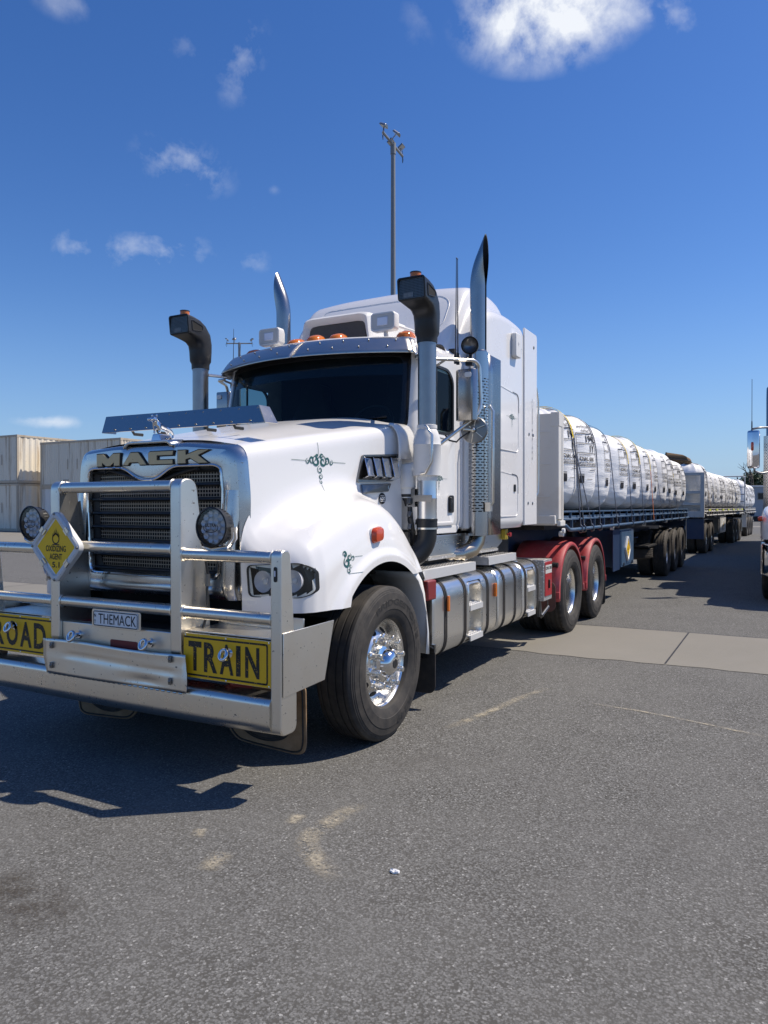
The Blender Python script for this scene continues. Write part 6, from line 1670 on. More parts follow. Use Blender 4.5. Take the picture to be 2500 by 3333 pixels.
for s_ in (1, -1):
    H1 = (1.53, 1.835, .40, .93); H2 = (3.15, 3.42, .40, .93)
    t1 = tank(.80, 2.235, 'polished_tank', None, [H1] if s_ > 0 else [], s_); t2 = tank(2.27, 3.00, 'polished_tank', None, [], s_); t3 = tank(3.03, 3.60, 'polished_tank', None, [H2] if s_ > 0 else [], s_)
    pr = tank_profile(s_); cz = .67; cx = .88 * s_
    for yb, tk in ((1.035, t1), (1.445, t1), (1.985, t1), (2.43, t2), (2.76, t2), (3.105, t3), (3.535, t3)):
        for nm, w, k, mt in (('tank_strap', .052, 1.016, 'mudflap_black'), ('strap_band', .012, 1.026, 'black_plastic')):
            mb = MB(); mb.grid([[(cx + (p[0] - cx) * kk, yb + dy, cz + (p[1] - cz) * kk) for p in pr] for dy, kk in ((-w / 2, 1.0), (-w / 2, k), (w / 2, k), (w / 2, 1.0))], closed=True); mb.build(nm, mt, tk, smooth=40)
    if s_ > 0:
        for H, tk in ((H1, t1), (H2, t3)):
            y0, y1 = H[0], H[1]; mb = MB()
            mb.box(1.02, 1.024, y0 - .02, y1 + .02, .40, .95); mb.grid([[(1.02, y0 - .012, z), (1.15, y0 - .012, z)] for z in (.42, .92)]); mb.grid([[(1.02, y1 + .012, z), (1.15, y1 + .012, z)] for z in (.42, .92)]); mb.build('step_recess', 'tread_alloy', tk, smooth=0)
            fr_ = resample(fillet([(y0 - .005, .425, 0), (y1 + .005, .425, 0), (y1 + .005, .895, 0), (y0 - .005, .895, 0)], .075, 7, True), 80); cy = (y0 + y1) / 2
            mb = MB()
            def ox(z): return 1.185 if .53 < z < .815 else 1.185 - (.17 - sqrt(max(0, .17 ** 2 - (max(0, abs(z - .6725) - .1425)) ** 2)))
            mb.grid([[(ox(cz_ + 0) + d, cy + (p.x - cy) * k, cz_) for p in fr_ for cz_ in [.66 + (p.y - .66) * k2]] for d, k, k2 in ((-.006, 1.14, 1.10), (.004, 1.09, 1.06), (.006, 1.0, 1.0), (-.01, .96, .98), (-.12, .94, .97))], closed=True); mb.build('recess_rim', 'alloy', tk, smooth=50)
            for z in (.705, .445):
                mb = MB(); mb.box(1.04, 1.20, y0 + .005, y1 - .005, z, z + .012); mb.box(1.19, 1.20, y0 + .005, y1 - .005, z - .035, z)
                for i in range(4):
                    for j in range(7): mb.lathe([(.011, .012), (.008, .018), (.004, .018)], (1.065 + i * .037, y0 + .025 + j * (y1 - y0 - .05) / 6, z), (0, 0, 1), 8)
                mb.build('step_tread', 'tread_alloy', tk, smooth=0)
        for yb in (1.045, 2.165):
            mb = MB(); mb.prism(rrect(.032, .125, .008, 3, yb, .79), 'x', 1.186 + (.012 if yb < 1.5 else 0), 1.206 + (.008 if yb < 1.5 else 0)); mb.build('side_marker', 'amber_lens', TR, bevel=.003)
        for y_ in (1.02, 3.25):
            mb = MB(); mb.lathe([(.05, .97), (.05, 1.005), (.042, 1.01), (.042, 1.035), (0, 1.04)], (1.0, y_, 0), (0, 0, 1), 20); mb.box(.985, 1.015, y_ - .05, y_ + .05, 1.035, 1.05); mb.build('filler_cap', 'chrome', TR)
        mb = MB(); mb.lathe([(.03, .97), (.03, 1.01), (0, 1.012)], (1.03, 2.52, 0), (0, 0, 1), 14); mb.box(1.0, 1.06, 2.49, 2.58, 1.01, 1.04); mb.build('filler_cap', 'navy_light', TR, bevel=.004)
        for (y0, y1, z, x0, x1) in ((.70, 1.78, 1.055, .88, 1.15), (2.10, 2.90, 1.075, .62, 1.15)):
            mb = MB(); mb.box(x0, x1, y0, y1, z, z + .02); mb.box(x1 - .006, x1, y0, y1, z - .055, z); mb.box(x0, x1, y0, y0 + .006, z - .055, z)
            for i in range(int((x1 - x0) / .045)):
                for j in range(int((y1 - y0) / .06)): mb.box(x0 + .012 + i * .045, x0 + .034 + i * .045, y0 + .02 + j * .06, y0 + .058 + j * .06, z + .0205, z + .0225, 1)
            mb.build('catwalk_step', ['tread_alloy', 'flat_black'], TR, smooth=0)
        for i in range(3):
            mb = MB(); mb.tube([(.66, .9 + .3 * i, .97), (.75, 1.3 + .2 * i, 1.01), (.85, 1.9, .99), (.8, 2.3, 1.02)], .016, 8); mb.build('air_line', 'black_plastic', TR, smooth=60)
        # chequer toolbox with a red door
        mb = MB(); mb.box(.62, 1.195, 3.74, 4.06, .505, .965); tb = mb.build('toolbox', 'chequer_plate', TR, bevel=.004)
        mb = MB(); mb.prism(rrect(.27, .385, .012, 3, 3.90, .748), 'x', 1.195, 1.204); td = mb.build('toolbox_door', 'red_paint', tb, bevel=.003)
        mb = MB(); mb.box(1.204, 1.2055, 3.775, 4.025, .81, .905); dl = mb.build('door_label', 'mesh_grey', td)
        mb = MB(); put_text(mb, 'ICEPACK 200E', 3.785, .852, .23, .034, lambda u, v: (1.2065, u, v), .02); mb.build('label_lettering', 'print_black', dl, smooth=0, recalc=False)
        mb = MB(); mb.prism(rrect(.025, .10, .01, 3, 3.90, .69), 'x', 1.204, 1.222); mb.build('door_lock', 'black_plastic', td, bevel=.003)
        mb = MB(); mb.box(1.12, 1.15, 3.72, 3.75, .33, .51); mb.prism([(3.74, .50), (3.77, .50), (3.82, .31), (3.76, .31)], 'x', 1.15, 1.156); mb.prism([(4.02, .50), (4.05, .50), (4.06, .40), (4.03, .40)], 'x', 1.15, 1.156); mb.tube([(1.153, 3.78, .335), (1.153, 4.05, .405)], .022, 12); mb.build('toolbox_step', 'steel_dark', TR)
        mb = MB(); mb.box(1.13, 1.188, .70, .855, .845, .998); mb.build('battery_box_lid', 'red_dark', TR, bevel=.012)
mb = MB(); mb.tube([(.78, 1.28, 1.075), (.78, 1.95, 1.10)], .045, 12); mb.tube([(.72, 1.9, 1.10), (.72, 2.5, 1.10)], .03, 10); mb.build('red_air_tank', 'red_paint', TR)
mb = MB(); mb.box(.985, 1.03, 2.92, 3.00, 1.225, 1.33); yb = mb.build('isolator_box', 'isolator_yellow', TR, bevel=.004)
mb = MB(); mb.tube([(1.03, 2.97, 1.275), (1.055, 2.975, 1.275)], .012, 10); mb.lathe([(.022, 0), (.022, .016), (0, .018)], (1.055, 2.975, 1.275), (1, 0, 0), 14); mb.build('stop_knob', 'red_paint', yb)

# ================================================================== RED REAR GUARDS
for s_ in (1, -1):
    for yc in (4.878, 6.248):
        mb = MB(); R0 = .608; pts = []
        a0, a1 = 188, -2
        arc = [(R0 * cos(radians(a0 + (a1 - a0) * k / 30)), .512 + R0 * sin(radians(a0 + (a1 - a0) * k / 30)) + .01) for k in range(31)]
        x0, x1 = .62 * s_, 1.225 * s_
        def ar(dr, x): return [(x, yc + p[0] * (1 + dr / R0), .512 + (p[1] - .512) * (1 + dr / R0)) for p in arc]
        mb.grid([ar(0, x0), ar(.006, x0 + (x1 - x0) * .25), ar(0, x0 + (x1 - x0) * .5), ar(.006, x0 + (x1 - x0) * .75), ar(.0, x1 - .10 * s_), ar(.010, x1 - .085 * s_), ar(.0, x1 - .03 * s_), ar(-.012, x1 - .004 * s_), ar(-.028, x1), ar(-.055, x1)])
        gd = mb.build('rear_guard', 'guard_red', TR, smooth=50, solid=.005)
        for e, q in ((-1, -1), (1, 1)):
            mb = MB(); mb.box(min(x1 - .16 * s_, x1 + .005 * s_), max(x1 - .16 * s_, x1 + .005 * s_), yc + e * R0 - .012, yc + e * R0 + .012, .47, .555); mb.build('guard_tab', 'guard_red', gd, bevel=.004)
        mb = MB(); mb.tube([(.45 * s_, yc - R0 * .86, .87), (1.19 * s_, yc - R0 * .86, .87)], .028, 12); mb.box(min(1.0 * s_, 1.06 * s_), max(1.0 * s_, 1.06 * s_), yc - R0 * .86 - .02, yc - R0 * .80, .84, .95); mb.build('guard_stay', 'chassis_black', gd)
    mb = MB(); mb.prism(rrect(.62, .56, .05, 4, .90 * s_, .385), 'y', 6.885, 6.90); mb.build('mudflap', 'mudflap_black', TR, bevel=.003)
    mb = MB(); mb.prism(rrect(.62, .36, .08, 4, .88 * s_, .50), 'y', 4.24, 4.252); mb.build('mudflap', 'dusty_maroon', TR, bevel=.003)
    mb = MB(); mb.box(min(.95 * s_, 1.15 * s_), max(.95 * s_, 1.15 * s_), 6.93, 6.98, .78, .90); mb.build('tail_lamp', 'red_lens', TR, bevel=.01)
mb = MB(); mb.box(-.45, .45, 5.0, 6.1, 1.06, 1.20); mb.lathe([(.5, 1.20), (.5, 1.225), (0, 1.225)], (0, 5.5, 0), (0, 0, 1), 30); mb.build('turntable', 'chassis_black', TR)

# ================================================================== BULK BAGS
BPROF = [(0, .34), (.012, .50), (.045, .67), (.10, .815), (.19, .93), (.32, .995), (.52, 1.015), (.70, 1.01), (.86, .995), (.99, .97), (1.10, .925), (1.18, .86), (1.245, .77), (1.29, .66), (1.325, .52), (1.35, .32), (1.36, .02)]
HX, HY = .605, .615


def bag_pt(phi, z, seed, lift=0.0):
    k = smooth_table(BPROF, max(0, min(1.36, z)))
    e = 2 / (2.35 - .2 * min(1, max(0, z - .7) / .6))
    c, s_ = cos(phi), sin(phi)
    x = HX * math.copysign(abs(c) ** e, c); y_ = HY * math.copysign(abs(s_) ** e, s_)
    n1 = noise.noise((c * 1.6 + seed * 3.1, s_ * 1.6, z * 1.8)); n2 = noise.noise((c * 2.2, s_ * 2.2 + seed, z * 9.0))
    n3 = noise.noise((c * 5 + seed, s_ * 5, z * 2.0))
    low = max(0, 1 - z / .5); up = max(0, (z - .85) / .5)
    fold = .010 * sin(z * 62 + 5 * n1 + 2 * c) * (low ** 1.2) + .012 * n2 * (.5 + low) + .030 * n3 * up
    crn = .014 * noise.noise((c * 1.1 + seed * 7, s_ * 1.1, z * 6.5))
    d = k * (1 + .030 * n1 + crn) + fold + lift
    return (x * d, y_ * d, z + .035 * up * n3 + .02 * up * noise.noise((x * 6, y_ * 6, seed)))


def bag_arc(seed):
    """angle for a run of cloth measured round the waist from the outward face"""
    L = [0]; ang = [-1.5]; p = bag_pt(-1.5, .6, seed)
    while ang[-1] < 1.35:
        a = ang[-1] + .01; q = bag_pt(a, .6, seed); L.append(L[-1] + hypot(q[0] - p[0], q[1] - p[1])); ang.append(a); p = q
    i0 = min(range(len(ang)), key=lambda i: abs(ang[i])); off = L[i0]
    def f(u):
        t = u + off; i = max(0, min(len(L) - 2, next((k for k in range(len(L) - 1) if L[k + 1] >= t), len(L) - 2)))
        return ang[i] + .01 * (t - L[i]) / max(1e-6, L[i + 1] - L[i])
    return f


BAGS = []
for seed in range(4):
    r = thing('bulk_bag', None, 'bag'); mb = MB()
    zs2 = [1.36 * (k / 62) for k in range(63)]
    mb.grid([[bag_pt(2 * pi * j / 96, z, seed) for j in range(96)] for z in zs2], closed=True)
    o = mb.build('sack', 'bag_fabric', r, smooth=180)
    fa = bag_arc(seed); fn = lambda u, v: bag_pt(fa(u), v, seed, .013)
    mb = MB(); u0, u1 = -.34, .26
    for v in (.62, .80, .935, 1.07, 1.075): ribbon(mb, [(u0 + (u1 - u0) * k / 24, v) for k in range(25)], .008, fn)
    for u in (u0, u1): ribbon(mb, [(u, .62 + .455 * k / 16) for k in range(17)], .008, fn)
    put_text(mb, 'AMMONIUM', u0 + .06, 1.15, .50, .042, fn, .0); put_text(mb, 'NITRATE', u0 + .14, 1.09, .34, .042, fn, .0)
    put_text(mb, '1942', u0 + .22, .952, .36, .100, fn, .022); put_text(mb, 'UN No', u0 + .03, 1.03, .10, .018, fn, .0)
    put_text(mb, '1Y', u0 + .34, .818, .17, .098, fn, .022); put_text(mb, 'HAZCHEM', u0 + .03, .905, .14, .016, fn, .0)
    put_text(mb, 'IN EMERGENCY', u0 + .04, .762, .34, .024, fn, .0); put_text(mb, 'DIAL 000', u0 + .04, .690, .42, .056, fn, .022); put_text(mb, 'POLICE OR FIRE BRIGADE', u0 + .03, .630, .54, .042, fn, .01)
    for v, a, b_ in ((.585, .34, .54), (.560, .28, .50), (.440, .22, .40)):
        ribbon(mb, [(u0 + a + (b_ - a) * k / 10, v) for k in range(11)], .006, fn)
    ribbon(mb, [(u0 + .02, .505), (u0 + .14, .505)], .010, fn)
    mb.grid([[fn(u0 + .035 + .105 * i / 5, .385 + .105 * j / 5) for j in range(6)] for i in range(6)])
    mb.build('bag_print', 'bag_ink', o, smooth=0, recalc=False)
    BAGS.append(r)
_bag_used = set()


def put_bag(idx, loc, yaw, sc_, label, group):
    p = BAGS[idx % 4]
    if p.name in _bag_used: r = copy_tree(p)
    else: _bag_used.add(p.name); r = p
    r.location = loc; r.rotation_euler = (0, 0, yaw); r.scale = sc_
    r['label'] = label; r['category'] = 'bag'; r['group'] = group
    return r


# ================================================================== TRAILERS
def make_trailer(label, L, axles, board, toolbox, body='navy_paint', light='navy_light', spare=True, hivis=False):
    """headboard at local y 0, deck runs to y = L; ground z 0"""
    t = thing('flat_top_trailer', label, 'trailer', (0, 0, 0)); W_ = 1.25
    mb = MB(); mb.box(-W_ + .02, W_ - .02, .19 if board == 'solid' else .10, L, 1.455, 1.505); mb.build('deck', 'chassis_black', t)
    for s_ in (1, -1):
        mb = MB(); P = [(W_ - .035, 1.515), (W_ + .004, 1.515), (W_ + .004, 1.495), (W_ - .02, 1.49), (W_ - .02, 1.425), (W_ + .006, 1.420), (W_ + .006, 1.400), (W_ - .035, 1.400)]
        mb.prism([(s_ * x, z) for x, z in P], 'y', .2, L + .02); rl = mb.build('side_coaming', light, t, bevel=.003)
        mb = MB(); mb.tube([(s_ * (W_ - .12), .20, 1.36), (s_ * (W_ + .01), .26, 1.335), (s_ * (W_ + .012), .42, 1.285), (s_ * (W_ + .012), .55, 1.28), (s_ * (W_ + .012), L - .1, 1.28), (s_ * (W_ - .05), L, 1.30)], .023, 10); mb.build('rope_rail', light, t, smooth=60)
        n = int(L / .62)
        for k in range(n):
            y_ = .62 + k * (L - .8) / (n - 1)
            mb = MB(); mb.box(min(s_ * (W_ - .03), s_ * (W_ + .004)), max(s_ * (W_ - .03), s_ * (W_ + .004)), y_ - .011, y_ + .011, 1.28, 1.405); mb.build('rail_post', light, t)
            mb = MB(); mb.box(min(s_ * (W_ - .022), s_ * (W_ + .003)), max(s_ * (W_ - .022), s_ * (W_ + .003)), y_ - .08, y_ - .060, 1.421, 1.494); mb.build('coaming_rib', light, t)
        if hivis:
            for k in range(int(L / 1.9)):
                mb = MB(); y_ = 1.1 + k * 1.9; mb.box(min(s_ * (W_ - .012), s_ * (W_ - .002)), max(s_ * (W_ - .012), s_ * (W_ - .002)), y_, y_ + .75, 1.43, 1.485); mb.build('reflective_tape', 'hi_vis_yellow', t)
        for k in range(5):
            y_ = .35 + k * (L - 1.2) / 4; mb = MB(); mb.lathe([(.035, 0), (.035, .05), (.028, .055), (0, .055)], (s_ * (W_ - .09), y_, 1.235), (s_, 0, 0), 14); mb.build('marker_lamp', 'white_sign', t, smooth=40)
    mb = MB(); mb.box(-.52, -.40, .15, L - .1, .98, 1.45); mb.build('main_beam', body, t, bevel=.004)
    mb = MB(); mb.box(.40, .52, .15, L - .1, .98, 1.45); mb.build('main_beam', body, t, bevel=.004)
    mb = MB()
    for k in range(int(L / .55)): mb.box(-1.2, 1.2, .4 + k * .55, .46 + k * .55, 1.36, 1.455)
    mb.build('cross_bearer', body, t)
    mb = MB(); mb.box(-1.0, 1.0, .25, 2.4, 1.28, 1.355); mb.build('skid_plate', 'chassis_black', t)
    mb = MB(); mb.box(-.5, .5, 4.6, L - .6, .86, 1.36); mb.build('subframe', 'flat_black', t)
    for s_ in (1, -1):
        mb = MB(); mb.box(min(.62 * s_, .72 * s_), max(.62 * s_, .72 * s_), 2.75, 2.86, .35, 1.40); mb.box(min(.55 * s_, .80 * s_), max(.55 * s_, .80 * s_), 2.66, 2.95, .30, .35); mb.build('landing_leg', 'chassis_black', t)
    for ya in axles:
        for s_ in (1, -1): put_wheel(w_trail, t, 1.248 * s_, ya, s_)
        mb = MB(); mb.tube([(-1, ya, .512), (1, ya, .512)], .07, 10); mb.build('axle', 'chassis_black', t)
    if len(axles) > 1:
        for s_ in (1, -1):
            mb = MB(); mb.prism(rrect(.66, .80, .03, 3, .90 * s_, .56), 'y', axles[-1] + .66, axles[-1] + .674); mb.build('mudflap', 'mudflap_black', t)
            mb = MB(); mb.tube([(1.2 * s_, L - .05, 1.28), (1.2 * s_, L - .05, .42)], .014, 8); mb.build('rear_stay', 'alloy', t)
    mb = MB(); mb.box(-1.2, 1.2, L - .12, L - .02, 1.05, 1.45); mb.build('rear_bar', body, t)
    if spare:
        w = tyre_mb('drive', 0, 64); mb = MB(); mb.v = [(v[2] + .58, v[1] + 8.0, v[0] * .85 + .585) for v in w.v]; mb.f = w.f; mb.mi = w.mi; mb.build('spare_tyre', 'tyre_dusty', t, smooth=28)
        mb = MB(); mb.box(-.4, 1.1, 7.4, 8.6, .73, .76); mb.build('spare_carrier', 'chassis_black', t)
    # headboard
    if board == 'solid':
        mb = MB(); mb.box(-1.245, 1.245, .0, .135, 1.415, 2.655); hb = mb.build('headboard', 'headboard_white', t, bevel=.006)
        for s_ in (1, -1):
            mb = MB(); mb.box(min(1.19 * s_, 1.252 * s_), max(1.19 * s_, 1.252 * s_), .137, .197, 1.40, 2.665); mb.build('corner_post', 'headboard_white', hb, bevel=.005)
            mb = MB(); mb.box(min(1.15 * s_, 1.25 * s_), max(1.15 * s_, 1.25 * s_), -.004, .20, 2.50, 2.668); mb.build('post_cap', 'headboard_white', hb, bevel=.006)
            mb = MB(); mb.tube([(1.236 * s_, .160, 1.42), (1.236 * s_, .160, 2.45)], .014, 8); mb.build('post_pipe', 'headboard_white', hb)
        mb = MB()
        for z in (2.44, 2.06, 1.68): mb.box(-1.20, 1.14, -.008, .0, z, z + .008)
        for x in (-.4, .45): mb.box(x, x + .006, -.006, 0, 1.42, 2.65)
        mb.build('panel_seam', 'white_dull', hb)
        mb = MB(); mb.box(-1.24, 1.20, -.05, .19, 1.345, 1.412); mb.box(1.0, 1.22, -.07, .05, 1.36, 1.46); mb.box(1.215, 1.262, .02, .24, 1.335, 1.40); mb.build('nose_beam', 'headboard_white', hb, bevel=.008)
        mb = MB(); mb.lathe([(.03, 0), (.03, .03), (0, .035)], (1.262, .10, 1.28), (1, 0, 0), 14); mb.build('side_lamp', 'white_sign', hb)
    elif board == 'mesh':
        for x0, x1 in ((-1.25, -1.13), (1.13, 1.25)):
            mb = MB(); mb.box(x0, x1, 0, .10, 1.22, 2.70); hb = mb.build('headboard_post', 'mesh_grey', t, bevel=.006)
        for z0, z1 in ((2.60, 2.70), (2.00, 2.10), (1.62, 1.70), (1.22, 1.42)):
            mb = MB(); mb.box(-1.128, 1.128, .004, .096, z0, z1); mb.build('headboard_rail', 'mesh_grey', t, bevel=.005)
        for x in (.35, -.35):
            mb = MB(); mb.box(x - .04, x + .04, .006, .094, 1.422, 2.598); mb.build('headboard_mullion', 'mesh_grey', t)
        mb = MB(); mb.grid([[(x, .05, z) for z in (1.42, 2.60)] for x in (-1.13, 1.13)], uv=lambda i, j: (i * 2.26, j * 1.18)); mb.build('headboard_mesh', 'expanded_mesh', t, smooth=0)
    else:
        mb = MB(); mb.tube([tuple(p) for p in fillet([(-1.22, 0, 1.45), (-1.22, 0, 3.16), (1.22, 0, 3.16), (1.22, 0, 1.45)], .12, 6)], .03, 10); hb = mb.build('headboard_hoop', 'mesh_grey', t, smooth=60)
        for z in (1.52, 1.86, 2.22, 2.60):
            mb = MB(); mb.tube([(-1.21, 0, z), (1.21, 0, z)], .02, 8); mb.build('hoop_rail', 'steel_dark', hb)
        for x in (-.5, .3):
            mb = MB(); mb.tube([(x, 0, 1.45), (x, 0, 3.16)], .02, 8); mb.build('hoop_upright', 'mesh_grey', hb)
    if toolbox:
        y0, y1 = toolbox; grey = hivis
        mb = MB(); mb.box(.66, 1.215, y0, y1, .575, 1.18); tb = mb.build('side_toolbox', 'mesh_grey' if grey else 'navy_light', t, bevel=.006)
        mb = MB(); mb.box(1.19, 1.20, y0 - .55, y0 - .02, .545, 1.20); mb.build('side_guard', body, t)
        mb = MB(); mb.box(1.216, 1.221, y0 + .04, y1 - .04, .61, 1.15); mb.build('toolbox_lid', 'mesh_grey' if grey else 'navy_light', tb, bevel=.002)
        mb = MB()
        for yy2 in (y0 + .2, y1 - .2): mb.box(1.2215, 1.232, yy2 - .03, yy2 + .03, .585, .64)
        mb.build('lid_catch', 'steel_dark', tb)
        cy, cz = (y0 + y1) / 2 - .08, .862
        def dd(k, x): return [(x, cy + a * k, cz + b_ * k) for a, b_ in [(p.x, p.y) for p in fillet([(0, .225, 0), (-.225, 0, 0), (0, -.225, 0), (.225, 0, 0)], .05, 5, True)]]
        mb = MB(); mb.loft([dd(1, 1.222), dd(1, 1.246), dd(.93, 1.252), dd(.84, 1.250), dd(.80, 1.238)], caps=False); pf2 = mb.build('hazard_placard', 'placard_frame', t, smooth=30)
        mb = MB(); q = dd(.86, 1.240); mb.add(q, [tuple(range(len(q)))]); mb.build('placard_panel', 'placard_yellow', pf2, smooth=0)
        mb = MB(); fq = lambda u, v: (1.2415, cy + u, cz + v)
        put_text(mb, 'OXIDIZING', -.085, -.03, .17, .036, fq, 0); put_text(mb, 'AGENT', -.055, -.078, .11, .036, fq, 0); put_text(mb, '5.1', -.03, -.125, .06, .034, fq, 0)
        ribbon(mb, [(.028 * cos(2 * pi * k / 24), .05 + .028 * sin(2 * pi * k / 24)) for k in range(25)], .008, fq); ribbon(mb, [(-.03, .015), (.03, .015)], .006, fq)
        for qn in range(-3, 4): ribbon(mb, [(qn * .008, .076), (qn * .010, .112 - abs(qn) * .010)], lambda t_: .008 * (1 - t_) + .001, fq)
        mb.build('placard_lettering', 'print_black', pf2, smooth=0, recalc=False)
    return t


def set_root(o, loc, yaw): o.location = loc; o.rotation_euler = (0, 0, yaw)


TRAILERS = []
t1_ = make_trailer('navy flat top trailer with solid white headboard coupled to the white prime mover', 13.15, (9.32, 10.70, 12.08), 'solid', (3.90, 5.05))
set_root(t1_, (0, 4.167, 0), 0)
t2_ = make_trailer('second trailer with pale wire mesh headboard and yellow reflective tape', 13.3, (9.4, 10.75, 12.1), 'mesh', (4.6, 6.4), 'chassis_black', 'mesh_grey', False, True)
YAW2 = radians(-2.4); set_root(t2_, (0.0, 21.98, 0), YAW2)
t3_ = make_trailer('farthest trailer with a tubular hoop and rails at its front', 6.6, (4.3,), 'hoop', None, 'navy_paint', 'mesh_grey', False)
YAW3 = radians(-2.4); set_root(t3_, (1.77 - 1.25 * cos(YAW3), 38.4 - 1.25 * sin(YAW3), 0), YAW3)


def make_dolly(label, loc, yaw, guard):
    d = thing('converter_dolly', label, 'dolly', (0, 0, 0))
    for ya in (.0, 1.35):
        for s_ in (1, -1): put_wheel(w_trail, d, 1.248 * s_, ya, s_)
        mb = MB(); mb.tube([(-1, ya, .512), (1, ya, .512)], .07, 10); mb.build('axle', 'chassis_black', d)
    mb = MB(); mb.box(-.5, .5, -.7, 2.0, .85, 1.05); mb.lathe([(.55, 1.05), (.55, 1.2), (0, 1.2)], (0, .7, 0), (0, 0, 1), 24); mb.build('frame', 'chassis_black', d)
    mb = MB(); mb.tube([(0, -.7, .9), (0, -3.0, .85)], .09, 10); mb.build('drawbar', 'chassis_black', d)
    for s_ in (1, -1):
        mb = MB(); mb.box(min(.62 * s_, 1.24 * s_), max(.62 * s_, 1.24 * s_), -.80, -.76, .50, 1.18); mb.build('mudguard_panel', guard, d, bevel=.004)
        mb = MB(); mb.grid([[(x * s_, -.76 + .06 * k, 1.10 + .03 * sin(k * .2)) for k in range(2, 46)] for x in (.62, 1.2)] if False else [[(x * s_, yv, zv) for yv, zv in ((-.76, 1.10), (-.2, 1.14), (.7, 1.15), (1.9, 1.12), (2.05, .60))] for x in (.62, 1.2)]); mb.build('mudguard', guard if guard != 'navy_paint' else 'steel_dark', d, solid=.01, smooth=40)
    set_root(d, loc, yaw); return d


ca, sa = cos(YAW2), sin(YAW2)
make_dolly('navy dolly coupled under the trailer with the wire mesh headboard', (.02, 22.95, 0), YAW2, 'navy_paint')
ox_, oy_ = t3_.location.x, t3_.location.y
make_dolly('far dolly with pale guard panel under the hooped trailer', (ox_ + .06, oy_ + 1.55, 0), YAW3, 'mesh_grey')

# ------------------------------------------------------------------ loads
ORD = ['first', 'second', 'third', 'fourth', 'fifth', 'sixth', 'seventh', 'eighth', 'ninth', 'tenth', 'eleventh']
b1 = [4.97, 6.02, 7.10, 8.35, 9.58, 10.80, 11.90, 13.10, 14.35, 15.60, 16.60]
rnd = random.Random(3)
for i, y_ in enumerate(b1):
    put_bag(i, (.63 + rnd.uniform(-.03, .02), y_ + rnd.uniform(-.04, .04), 1.505), radians(rnd.uniform(-13, 10)), (1.0, .83 if i in (0, 1) else (.86 if i in (6, 10) else .955), .965 + rnd.uniform(-.045, .03)), f'white bulk bag, {ORD[i]} behind the solid white headboard on the near trailer', 'bulk bags on the near trailer')
for i, y_ in enumerate([4.97, 6.1, 7.3]):
    put_bag(i + 2, (-.60, y_, 1.505), radians(rnd.uniform(-5, 5)) + pi, (1.0, .95, 1.04), f'white bulk bag in the far row, {ORD[i]} behind the solid white headboard', 'bulk bags on the near trailer')
def tw(o, x, y_, z): return tuple(o.matrix_basis @ Vector((x, y_, z)))
for t_, n, y0, dy, nm, gp in ((t2_, 10, .72, 1.24, 'behind wire mesh headboard, middle trailer', 'bulk bags on the middle trailer'), (t3_, 5, .75, 1.22, 'behind the hoop on the farthest trailer', 'bulk bags on the farthest trailer')):
    yaw = t_.rotation_euler.z
    for i in range(n):
        put_bag(i + 1, tw(t_, .64, y0 + i * dy, 1.505), yaw + radians(rnd.uniform(-12, 12)), (1.0, .95, .98 + rnd.uniform(-.05, .03) + (.15 if i == 0 else 0)), f'white bulk bag, {ORD[i]} {nm}', gp)
    for i in range(2):
        put_bag(i + 3, tw(t_, -.60, y0 + i * dy, 1.505), yaw + radians(rnd.uniform(-6, 6)) + pi, (1.0, 1.0, 1.12), f'white bulk bag in far row, {ORD[i]} {nm}', gp)

# folded brown tarp on the middle trailer's first bags
r = thing('folded_tarp', 'folded brown tarpaulin bundle lying on top of the bags by the mesh headboard', 'tarpaulin', (.34, 22.7, 3.05))
def tarp(k, z, sx=.42, sy=.34, tw_=0): return [(.34 + a * k + tw_, 22.7 + b_ * k, z + .07 * noise.noise((a * 5, b_ * 5, z * 3)) - .16 * a) for a, b_ in rrect(sx * 2, sy * 2, .07, 1)]
mb = MB(); mb.loft([tarp(.75, 3.020), tarp(1.0, 3.070), tarp(1.03, 3.130), tarp(.93, 3.170), tarp(.98, 3.200), tarp(.90, 3.270), tarp(.82, 3.310, tw_=-.03), tarp(.70, 3.350, tw_=-.07)]); mb.build('bundle', 'tarp_brown', r, smooth=20)
mb = MB(); mb.loft([tarp(1.045, 3.125), tarp(1.06, 3.140), tarp(.99, 3.180), tarp(.94, 3.175)], caps=False); mb.build('fold', 'twig_brown', r, smooth=40)


# ------------------------------------------------------------------ tie-down straps over the bags
def bag_world_bvh(lo, hi):
    V_, F_ = [], []
    for o in list(COL.objects):
        if o.name.startswith('bulk_bag') and lo < o.location.y < hi:
            m4 = Matrix.LocRotScale(o.location, o.rotation_euler.to_matrix(), o.scale)
            sk = next(c for c in o.children if c.name.startswith('sack')); b0 = len(V_)
            V_ += [m4 @ v.co for v in sk.data.vertices]; F_ += [tuple(i + b0 for i in p.vertices) for p in sk.data.polygons]
    return BVHTree.FromPolygons(V_, F_)


